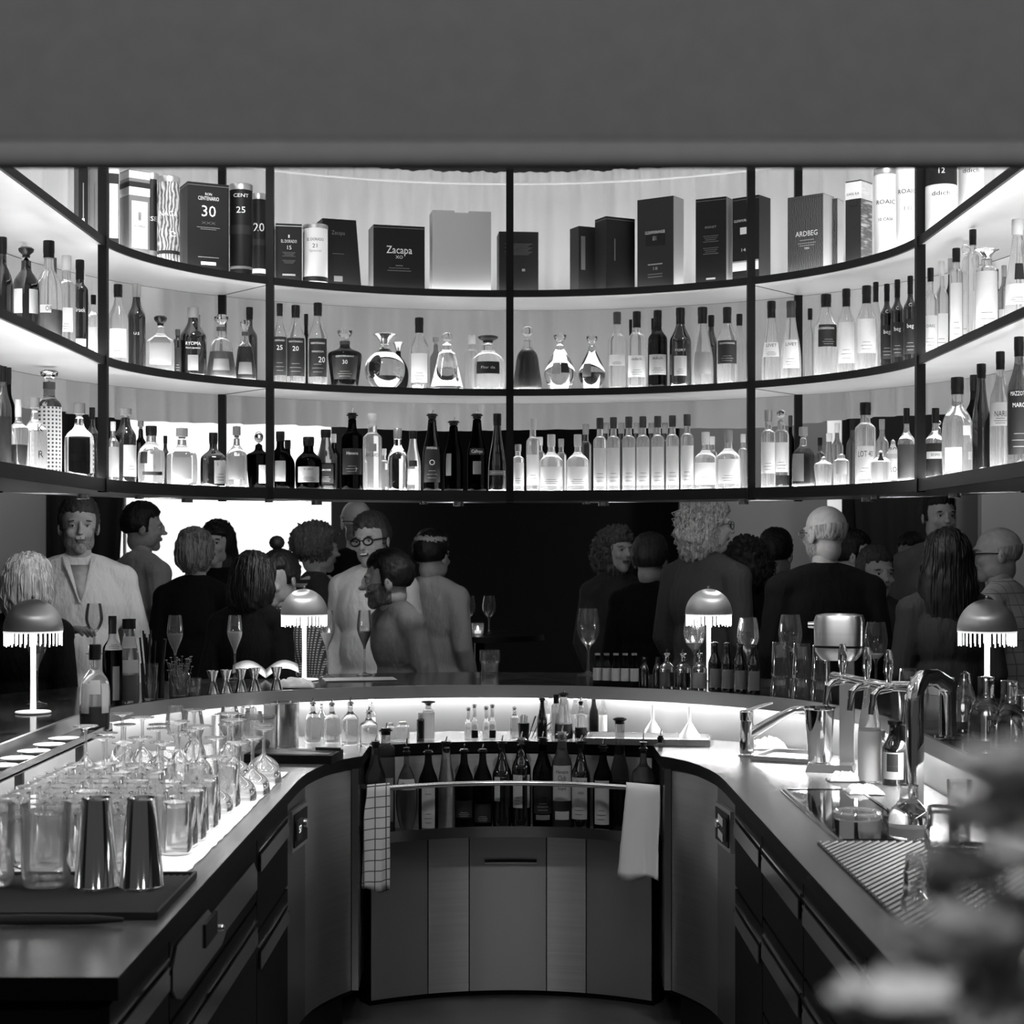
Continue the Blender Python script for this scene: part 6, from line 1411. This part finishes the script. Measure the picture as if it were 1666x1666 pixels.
def build_head(b, M, f, k, beard=None, smile=False, ears=True, brow=2):
    """adds head to b; slots: 0 skin 1 eye white 2 hair-dark 3 lip 4 iris 5 beard 6 teeth"""
    A, B, D, R = head_data(f); P = D*R[..., None]; nb, na = R.shape
    c = (P[:-1]+P[1:])/2; mi = np.zeros((nb-1, na), int)
    x, y, z = c[..., 0], c[..., 1], c[..., 2]
    if beard: mi[((z < -.040) & (y < .02) & ~((np.abs(x) < .020) & (z > -.066) & (z < -.045))) | ((np.abs(x) > .050) & (z < -.005) & (y < -.0))] = 5
    mi[(np.abs(x) < .020) & (y < -.078) & (z < -.046) & (z > -.066)] = 3
    V = np.array([M @ (Vector(p)*k) for p in P.reshape(-1, 3)]); add_grid(b, V, na, nb, mi.reshape(-1))
    Rm = M.to_3x3()
    def e(c_, r, m_, rot=None, seg=10): b.ell(M @ (Vector(c_)*k), tuple(q*k for q in r), seg, m_, rot=Rm @ rot if rot is not None else Rm)
    for s in (-1, 1):
        e((s*.031, -.0765, .006), (.0125, .0115, .0085), 1); e((s*.031, -.0865, .006), (.0052, .003, .0055), 4)
        e((s*.031, -.080, .0125), (.0155, .0115, .0035), 0); e((s*.031, -.0875, .0095), (.0145, .003, .0012), 2)
        if brow: e((s*.033, -.0885, .0265), (.018, .005, .0022*brow*.8), 2, Matrix.Rotation(s*.12, 3, 'Y'))
        e((s*.0065, -.112, -.031), (.003, .003, .0018), 4, seg=6)
        if ears: 
            e((s*.078, .012, -.004), (.008, .020, .031), 0, Matrix.Rotation(s*.35, 3, 'Z')); e((s*.0825, .010, -.002), (.005, .011, .019), 4 if False else 0)
            e((s*.0855, .008, -.002), (.0025, .006, .010), 3)
    if smile: e((0, -.0925, -.0555), (.024, .006, .007), 4); e((0, -.0965, -.0535), (.020, .0035, .0042), 6)
    else: e((0, -.0945, -.0550), (.021, .003, .0012), 4)
def hair(par, M, k, f, style, m, seed=0, name='hair'):
    A, B, D0 = sphere_dirs(84, 56, .15); _, _, _, _ = head_data(f)
    fld = lambda P: head_field(P, f)
    Rh = march(D0, fld, n=26); el = D0[..., 2]; fr = -D0[..., 1]; ax = np.abs(D0[..., 0])
    if style in ('short', 'shortback', 'crop', 'balding'):
        th = {'short': .013, 'shortback': .014, 'crop': .007, 'balding': .006}[style]
        front = sst(.58, .72, el+.10*npnoise(D0, (6, 6, 6), seed)) ; side = sst(-.35, -.18, el)
        sd = sst(.05, .45, fr); maskf = sd*front+(1-sd)*side
        if style == 'balding': maskf = np.where(el > .42, 0, side*(1-sst(.0, .2, fr)))
        n_ = npnoise(D0, (14, 14, 5), seed)*.007
        R = np.where(maskf > .02, Rh-.006+(th+.006+n_*(th > .01)+.010*(th > .01)*sst(.6, 1, el))*maskf, Rh-.006)
    else:
        def hf(P):
            d = ell_d(P, (0, .014, .036), (.090, .112, .100))
            if style in ('bob', 'bobdark'): d = smin(d, ell_d(P, (0, .030, -.045), (.105, .095, .125)), .03); d = smax(d, -(P[..., 2]+.150), .012)
            if style == 'bobshort': d = smin(d, ell_d(P, (0, .045, -.015), (.088, .085, .085)), .03); d = smax(d, -(P[..., 2]+.105), .012)
            if style == 'long': d = smin(d, ell_d(P, (0, .045, -.13), (.105, .075, .22)), .04)
            if style == 'longback': d = smin(d, ell_d(P, (0, .040, -.16), (.125, .085, .26)), .04)
            if style == 'wavy': d = smin(d, ell_d(P, (0, .050, -.04), (.118, .095, .13)), .04)
            if style == 'curly': d = smin(d, ell_d(P, (0, .040, -.02), (.125, .115, .135)), .03)
            if style == 'fuzzy': d = smin(d, ell_d(P, (0, .030, .045), (.115, .115, .10)), .03)
            return d
        R = march(D0, hf, r1=.46, n=60)
        face = sst(.30, .62, fr)*(1-sst(.36, .55, el))
        face = np.maximum(face, sst(.55, .8, fr)*(1-sst(.42, .6, el)))
        if style in ('fuzzy', 'curly', 'wavy'): n_ = npnoise(D0, (9, 9, 7), seed)*.030+npnoise(D0, (24, 24, 20), seed)*.012
        else: n_ = npnoise(D0, (13, 13, 1.5), seed)*.012
        R = np.where(face > .5, Rh-.008, R+n_*(1-face)); R = R*(1-face)+(Rh-.008)*face
    V = np.array([M @ (Vector(p)*k) for p in (D0*R[..., None]).reshape(-1, 3)])
    b = MB(); nb, na = R.shape; b.add([tuple(v) for v in V], grid_faces(na, nb)); o = b.build(name, m, par, angle=0)
    if style in ('wavy', 'curly', 'fuzzy', 'bob', 'bobdark', 'long', 'longback', 'bobshort'):   # loose locks on top of the mass
        rr_ = random.Random(seed+5); lb = MB(); n = 130
        for q in range(n):
            j = rr_.randrange(int(nb*.12), int(nb*.55)); i = rr_.randrange(na); 
            if -D0[j, i, 1] > .35: continue
            pts = []
            wig = {'wavy': .010, 'curly': .012, 'fuzzy': .010}.get(style, .002)
            for s_ in range(8):
                jj = min(nb-4, j+int(s_*nb*.055)); P_ = Vector(D0[jj, i])*(R[jj, i]+.002)
                P_ += Vector((math.sin(s_*1.7+q), math.cos(s_*1.5+q), 0))*wig; pts.append(M @ (P_*k))
            lb.tube(pts, [.001]+[.0024]*6+[.0008], 5)
        lb.build('locks', m, o, angle=0)
    return o
def remesh(b, name, m, par, voxel, kind=None, sm=6, extra=None):
    me = b.mesh(name, m, angle=0); o = bpy.data.objects.new(name, me); COL.objects.link(o)
    md = o.modifiers.new('r', 'REMESH'); md.mode = 'VOXEL'; md.voxel_size = voxel
    s = o.modifiers.new('s', 'SMOOTH'); s.iterations = sm; s.factor = .5
    dg = bpy.context.evaluated_depsgraph_get(); me2 = bpy.data.meshes.new_from_object(o.evaluated_get(dg)); o.modifiers.clear()
    o.data = me2; bpy.data.meshes.remove(me)
    me2.polygons.foreach_set('use_smooth', [True]*len(me2.polygons)); o.parent = par; return o
def person(x, top, Y, face, label, skin='skin', hair_=None, hm='hair_black', f=0, top_m='cloth_black', beard=None, smile=False, glasses=None, nod=0, tilt=0, body=None, arms=None, ears=True, wide=1.0, collar=None, vneck=False, seed=0, hat=None, legs_m='denim', hands=(), scarf=None, body_rot=None, bun=False, lean=0, ring=0, over=None):
    """face: heading of the face in degrees, 0 towards the eye, positive to the right of the picture"""
    H = EYE-(top-HY)*Y/F; X = (x-CX)*Y/F; body_rot = face if body_rot is None else body_rot
    k = max(.92, min(1.06, H/1.74)); o = thing('person', label, 'person', (X, Y, 0), math.radians(body_rot))
    ln = Matrix.Rotation(math.radians(lean), 4, 'X'); hp = Vector((0, 0, .95*H/1.75)); off = (ln @ Vector((0, 0, H-.95*H/1.75)))
    hs = H/1.75; T = lambda p: (ln @ (Vector(p)*1.0-Vector((0, 0, .95)))+Vector((0, 0, .95)))*hs if p[2] > .95 else Vector(p)*hs
    hk = 1.0 if not f else .95; hz = H-(.125*hk+(.012 if hair_ not in (None, 'balding', 'crop') else 0))
    cpos = T((0, -.01, hz/hs)); sw = .160*wide*(1-.10*f)
    M = Matrix.Translation(cpos) @ Matrix.Rotation(math.radians(face-body_rot), 4, 'Z') @ Matrix.Rotation(math.radians(nod), 4, 'X') @ Matrix.Rotation(math.radians(tilt), 4, 'Y')
    def torso(b, g=0.0, neck=True):
        w_ = wide*(1-.08*f)
        for c_, r in (((0, .0, 1.30), (.165*w_, .108, .17)), ((0, -.005, 1.12), (.145*w_, .105, .17)), ((0, .01, .96), (.165*w_, .115, .13)), ((0, .01, 1.40), (.15*w_, .075, .07))):
            b.ell(T(c_), tuple((q+g)*hs for q in r), 20, rot=ln.to_3x3())
        b.tube([T((-sw, .01, 1.405)), T((-sw*.5, .012, 1.44)), T((0, .012, 1.455)), T((sw*.5, .012, 1.44)), T((sw, .01, 1.405))], [(.046+g)*hs, (.050+g)*hs, (.060+g)*hs, (.050+g)*hs, (.046+g)*hs], 14)
    A_ = arms or {}
    def arm(b, s, g=0.0, full=True):
        el, wr = A_.get(s, ((s*(sw+.050), .03, 1.14), (s*(sw+.030), -.10, .93)))
        sh = (s*sw, .01, 1.40); P = [T(sh), T([(a+c)/2 for a, c in zip(sh, el)]), T(el), T([(a+c)/2 for a, c in zip(el, wr)]), T(wr)]
        r = [.050, .045, .038, .034, .024]; b.ell(T((s*(sw+.002), .01, 1.398)), tuple((q+g)*hs for q in (.056, .054, .056)), 14)
        if g and not full: P = P[:3]; r = r[:3]
        b.tube(P, [(q+g)*hs for q in r], 12)
    b = MB(); torso(b); 
    for s in (-1, 1): arm(b, s)
    b.tube([T((0, .012, 1.40)), T((0, .008, 1.47)), cpos+Vector((0, .004, -.075*hk))], [.060*hs, .052*hk, .054*hk], 16)
    for s in (-1, 1):
        b.tube([T((s*.085, .01, .93)), T((s*.09, 0, .70)), T((s*.09, -.005, .50)), T((s*.09, .01, .28)), T((s*.09, .02, .08))], [.085*hs, .070*hs, .052*hs, .048*hs, .036*hs], 12)
        b.ell(T((s*.09, -.05, .045)), (.042, .12, .045), 12)
    bd = remesh(b, 'body', skin, o, .0125)
    # head and hands are joined into the same mesh
    hb = MB(); build_head(hb, M, f, hk, beard, smile, ears)
    for (s, curl, spread) in hands:
        el, wr = A_[s]; hand(hb, T(wr), (T(wr)-T(el)).normalized(), s, hs, curl)
    hmesh = hb.mesh('h', [skin, 'eye_white', hm if hm in ('hair_black', 'hair_brown') else 'beard_grey', 'lip', 'eye_dark', beard or skin, 'teeth'], angle=0)
    bd.data.materials.clear()
    for m_ in hmesh.materials: bd.data.materials.append(m_)
    bm = bmesh.new(); bm.from_mesh(bd.data); bm.from_mesh(hmesh); bm.to_mesh(bd.data); bm.free()
    bpy.data.meshes.remove(hmesh)
    # clothes
    b = MB(); torso(b, .014)
    for s in (-1, 1): arm(b, s, .014, full=(over != 'short'))
    if body: body(b, T, hs)
    c = remesh(b, 'top', top_m, o, .011, sm=4)
    if collar:
        b = MB(); a0 = T((0, .012, 1.475)); rr_ = .060*hs; n = 20; v = []
        for i in range(n+1):
            a = math.radians(-60+300*i/n)+PI*0; 
            for (dr, dz) in ((0, -.016), (.006, .030)): v.append(a0+Vector(((rr_+dr)*math.cos(a), (rr_*.95+dr)*math.sin(a)+0, dz-.016*(math.sin(a) < -.3))))
        b.add(v, [(2*i, 2*i+2, 2*i+3, 2*i+1) for i in range(n)]); q = b.build('collar', collar, o, angle=0); md = q.modifiers.new('t', 'SOLIDIFY'); md.thickness = .004
    if vneck:
        b = MB(); v = []; zt = 1.462
        pts = [(-.042, -.062, zt), (.042, -.062, zt), (.026, -.108, 1.40), (-.026, -.108, 1.40), (.012, -.126, 1.35), (-.012, -.126, 1.35), (0, -.131, 1.32)]
        b.add([T(p) for p in pts], [(0, 1, 2, 3), (3, 2, 4, 5), (5, 4, 6)]); q = b.build('open_neck', skin, o, angle=0); md = q.modifiers.new('t', 'SOLIDIFY'); md.thickness = .006
        b = MB()
        for s in (-1, 1): b.tube([T((s*.058, -.03, 1.495)), T((s*.050, -.072, 1.465)), T((s*.030, -.116, 1.40)), T((s*.005, -.137, 1.315))], [.014, .014, .008, .004], 8, flat=.5)
        b.build('collar', top_m, o)
    if scarf: MB().tube([T((.07*math.cos(a), .07*math.sin(a)+.01, 1.455+.01*math.sin(3*a))) for a in [2*PI*i/16 for i in range(17)]], .028, 10).build('scarf', scarf, o)
    b = MB()
    for s in (-1, 1): b.tube([T((s*.085, .01, .95)), T((s*.09, 0, .70)), T((s*.09, -.005, .50)), T((s*.09, .01, .28)), T((s*.09, .02, .07))], [.100*hs, .084*hs, .068*hs, .064*hs, .062*hs], 14)
    b.ell(T((0, .01, .94)), (.172*hs, .125*hs, .10*hs), 16); b.build('trousers', legs_m, o)
    b = MB()
    for s in (-1, 1): b.ell(T((s*.09, -.055, .045)), (.048, .128, .045), 12)
    b.build('shoes', 'cap_black', o)
    if hair_: hair(o, M, hk, f, hair_, hm, seed)
    if bun: MB().ell(M @ Vector((0, .02, .165)), (.035, .035, .032), 12).build('hair_bun', hm, o)
    if glasses:
        b = MB(); t_ = glasses[1]
        for s in (-1, 1):
            pts = [M @ (Vector((s*.033+.024*math.cos(a)*(1 if abs(math.cos(a)) < .8 else 1.0), -.100, .004+.017*math.sin(a)))*hk) for a in [2*PI*i/18 for i in range(19)]]
            b.tube(pts, t_, 6); b.tube([M @ (Vector(p)*hk) for p in ((s*.057, -.098, .008), (s*.078, -.05, .010), (s*.083, .02, .008))], t_*.9, 6)
        b.tube([M @ (Vector(p)*hk) for p in ((-.010, -.101, .007), (0, -.103, .009), (.010, -.101, .007))], t_, 6)
        b.build('glasses', glasses[0], o)
    if hat: MB().lathe([(.080, 0), (.083, .02), (.078, .055), (.050, .080), (0, .088)], 28, rot=M.to_3x3(), c=M @ Vector((0, .014, .042)), sy=1.22).build('cap', hat, o)
    return o
def hand(b, W, d, s, k, curl=.5, slot=0):
    up = Vector((0, 0, 1)); side = d.cross(up)
    if side.length < .2: side = Vector((1, 0, 0))
    side.normalize(); nrm = side.cross(d).normalized(); R = Matrix((side, d, nrm)).transposed()
    b.ell(W+d*.045*k, (.040*k, .050*k, .016*k), 12, slot, rot=R)
    for i, (u, L) in enumerate(((-.030, .068), (-.010, .078), (.010, .074), (.028, .060))):
        p = W+d*.078*k+side*u*k; pts = [p]; dd = d.copy(); q = p
        for j in range(3):
            dd = (dd-nrm*curl*(.5+.25*j)).normalized(); q = q+dd*L*k/3; pts.append(q)
        b.tube(pts, [.0092*k, .0088*k, .0080*k, .0060*k], 8, slot)
    t = -s; p = W+d*.02*k+side*t*-.034*k*s*s; 
    b.tube([W+d*.02*k-side*.030*k*s, W+d*.045*k-side*.052*k*s-nrm*.01*k, W+d*.075*k-side*.054*k*s-nrm*.025*k, W+d*.095*k-side*.044*k*s-nrm*.035*k], [.013*k, .0115*k, .010*k, .007*k], 8, slot)
# ---- left of the middle
person(46, 897, 6.42, 168, 'person with straight blonde hair, black top, back turned, behind the far left lamp', 'skin_pale', 'bob', 'hair_blonde', f=1, ears=False, seed=1)
person(128, 806, 7.1, 18, 'person in an open-necked white shirt with swept-back hair, holding a wine glass, far left', 'skin', 'short', 'hair_brown', top_m='cloth_shirt', beard='beard_grey', vneck=True, seed=2, wide=1.08, legs_m='cloth_dark', arms={-1: ((-.24, .02, 1.14), (-.06, -.22, 1.20)), 1: ((.25, .03, 1.14), (.20, -.14, .95))}, hands=((-1, .55, 0),))
person(231, 817, 8.55, 105, 'person in a pale shirt with short black hair, profile facing right, before the window', 'skin', 'shortback', 'hair_black', top_m='cloth_light', seed=3, body_rot=135, collar='cloth_light')
person(318, 856, 7.9, 172, 'person with streaked chin-length hair in a black top, back turned, before the window', 'skin', 'bobshort', 'hair_streaked', f=1, ears=False, seed=4, tilt=6)
person(354, 844, 8.6, -10, 'person with long dark hair peering out behind the streaked-hair person', 'skin_pale', 'long', 'hair_black', f=1, seed=5, ears=False)
person(402, 894, 6.95, 165, 'person with a dark bob in a black top, back turned, behind the full champagne glass', 'skin', 'bobdark', 'hair_black', f=1, ears=False, seed=6, nod=8, lean=6)
person(470, 893, 7.45, -35, 'person in a checked top with a dark bun, behind the lamp left of centre', 'skin', 'short', 'hair_black', f=1, top_m='cloth_stripe', bun=True, seed=7, nod=12, body_rot=-20, lean=8, arms={-1: ((-.24, -.10, 1.08), (-.10, -.26, 1.24)), 1: ((.24, -.12, 1.08), (.05, -.30, 1.10))}, hands=((-1, .8, 0), (1, .4, 0)))
person(515, 852, 8.15, 118, 'person with fuzzy pale hair and a striped scarf, leaning right, before the window edge', 'skin', 'fuzzy', 'hair_fuzzy', f=1, top_m='cloth_dark', scarf='scarf_stripe', seed=8, ears=False)
person(580, 813, 8.75, 25, 'bald person with a grey beard and dark glasses behind the smiling person', 'skin_pale', 'balding', 'hair_grey', beard='beard_grey', glasses=('cap_black', .0035), seed=9)
person(606, 833, 7.72, -22, 'smiling person with thick black glasses and a long white shirt, left of centre', 'skin', 'short', 'hair_brown', top_m='cloth_shirt', smile=True, glasses=('cap_black', .0042), seed=10, tilt=-5, nod=4)
person(668, 890, 7.12, -88, 'person with dark hair and short beard in a dark shirt, profile facing left, near centre', 'skin', 'short', 'hair_black', top_m='cloth_grey', beard='beard_dark', seed=11, body_rot=-62, lean=10, wide=1.06, nod=2)
person(702, 862, 8.3, 150, 'person with a pale cap in a light shirt, back turned, behind the bearded profile', 'skin', 'shortback', 'hair_black', top_m='cloth_light', seed=12, hat='cloth_light')
# ---- right of the middle
person(1003, 855, 8.5, 30, 'person with a cloud of curly hair looking right, in the dark right of centre', 'skin_pale', 'curly', 'hair_fuzzy', f=1, top_m='cloth_dark', seed=13, ears=False)
person(1058, 868, 8.0, 150, 'person with short dark hair in black, back turned, left of the long-haired person', 'skin', 'shortback', 'hair_brown', seed=14)
person(1150, 806, 7.35, 100, 'person with long wavy grey hair and glasses, dark jacket over a pale collar, facing right', 'skin', 'wavy', 'hair_grey', top_m='cloth_dark', glasses=('cap_dark', .0025), collar='cloth_shirt', seed=15, body_rot=130, wide=1.1, ears=False)
person(1214, 872, 7.62, 175, 'person with bushy black hair, back turned, right of the lamp right of centre', 'skin', 'curly', 'hair_black', f=1, seed=16, ears=False)
person(1262, 860, 8.4, 150, 'person with dark hair and glasses pushed up, behind the bushy black hair', 'skin', 'shortback', 'hair_black', seed=17)
person(1342, 822, 6.95, -152, 'bald person with a white beard and thin glasses in a black jacket, back turned, right', 'skin', 'balding', 'hair_grey', beard='beard_grey', glasses=('chrome', .0018), wide=1.15, seed=18, body_rot=-178)
person(1386, 862, 8.0, 80, 'person with black hair in profile facing right behind the bald one in the black jacket', 'skin_pale', 'short', 'hair_black', f=1, seed=19)
person(1424, 888, 7.5, 15, 'person with swept-up hair holding a hand before the chin, between jacket and long dark hair', 'skin', 'short', 'hair_brown', f=1, top_m='cloth_dark', seed=20, arms={-1: ((-.22, -.08, 1.12), (-.16, -.10, .95)), 1: ((.20, -.14, 1.10), (.10, -.20, 1.32))}, hands=((1, .2, 0),))
person(1526, 797, 8.3, 10, 'person with black hair looking over the crowd towards the bar, far right', 'skin_pale', 'short', 'hair_black', top_m='cloth_grey', seed=21)
person(1540, 857, 6.6, 178, 'person with very long dark hair falling down the back, far right before the lamp', 'skin', 'longback', 'hair_black', f=1, top_m='cloth_dark', seed=22, ears=False)
person(1648, 855, 7.15, -95, 'bald person with dark glasses in a light plaid shirt, profile facing left, right edge', 'skin', 'balding', 'hair_grey', top_m='cloth_plaid', glasses=('cap_black', .0032), seed=23, body_rot=-130, lean=6, over='short')
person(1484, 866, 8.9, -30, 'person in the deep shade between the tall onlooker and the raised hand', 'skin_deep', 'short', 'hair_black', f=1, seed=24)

stemglass((-1.70, 6.76, 1.165), 'wine', 'wine glass held before the open-necked white shirt, far left', k=1.0)
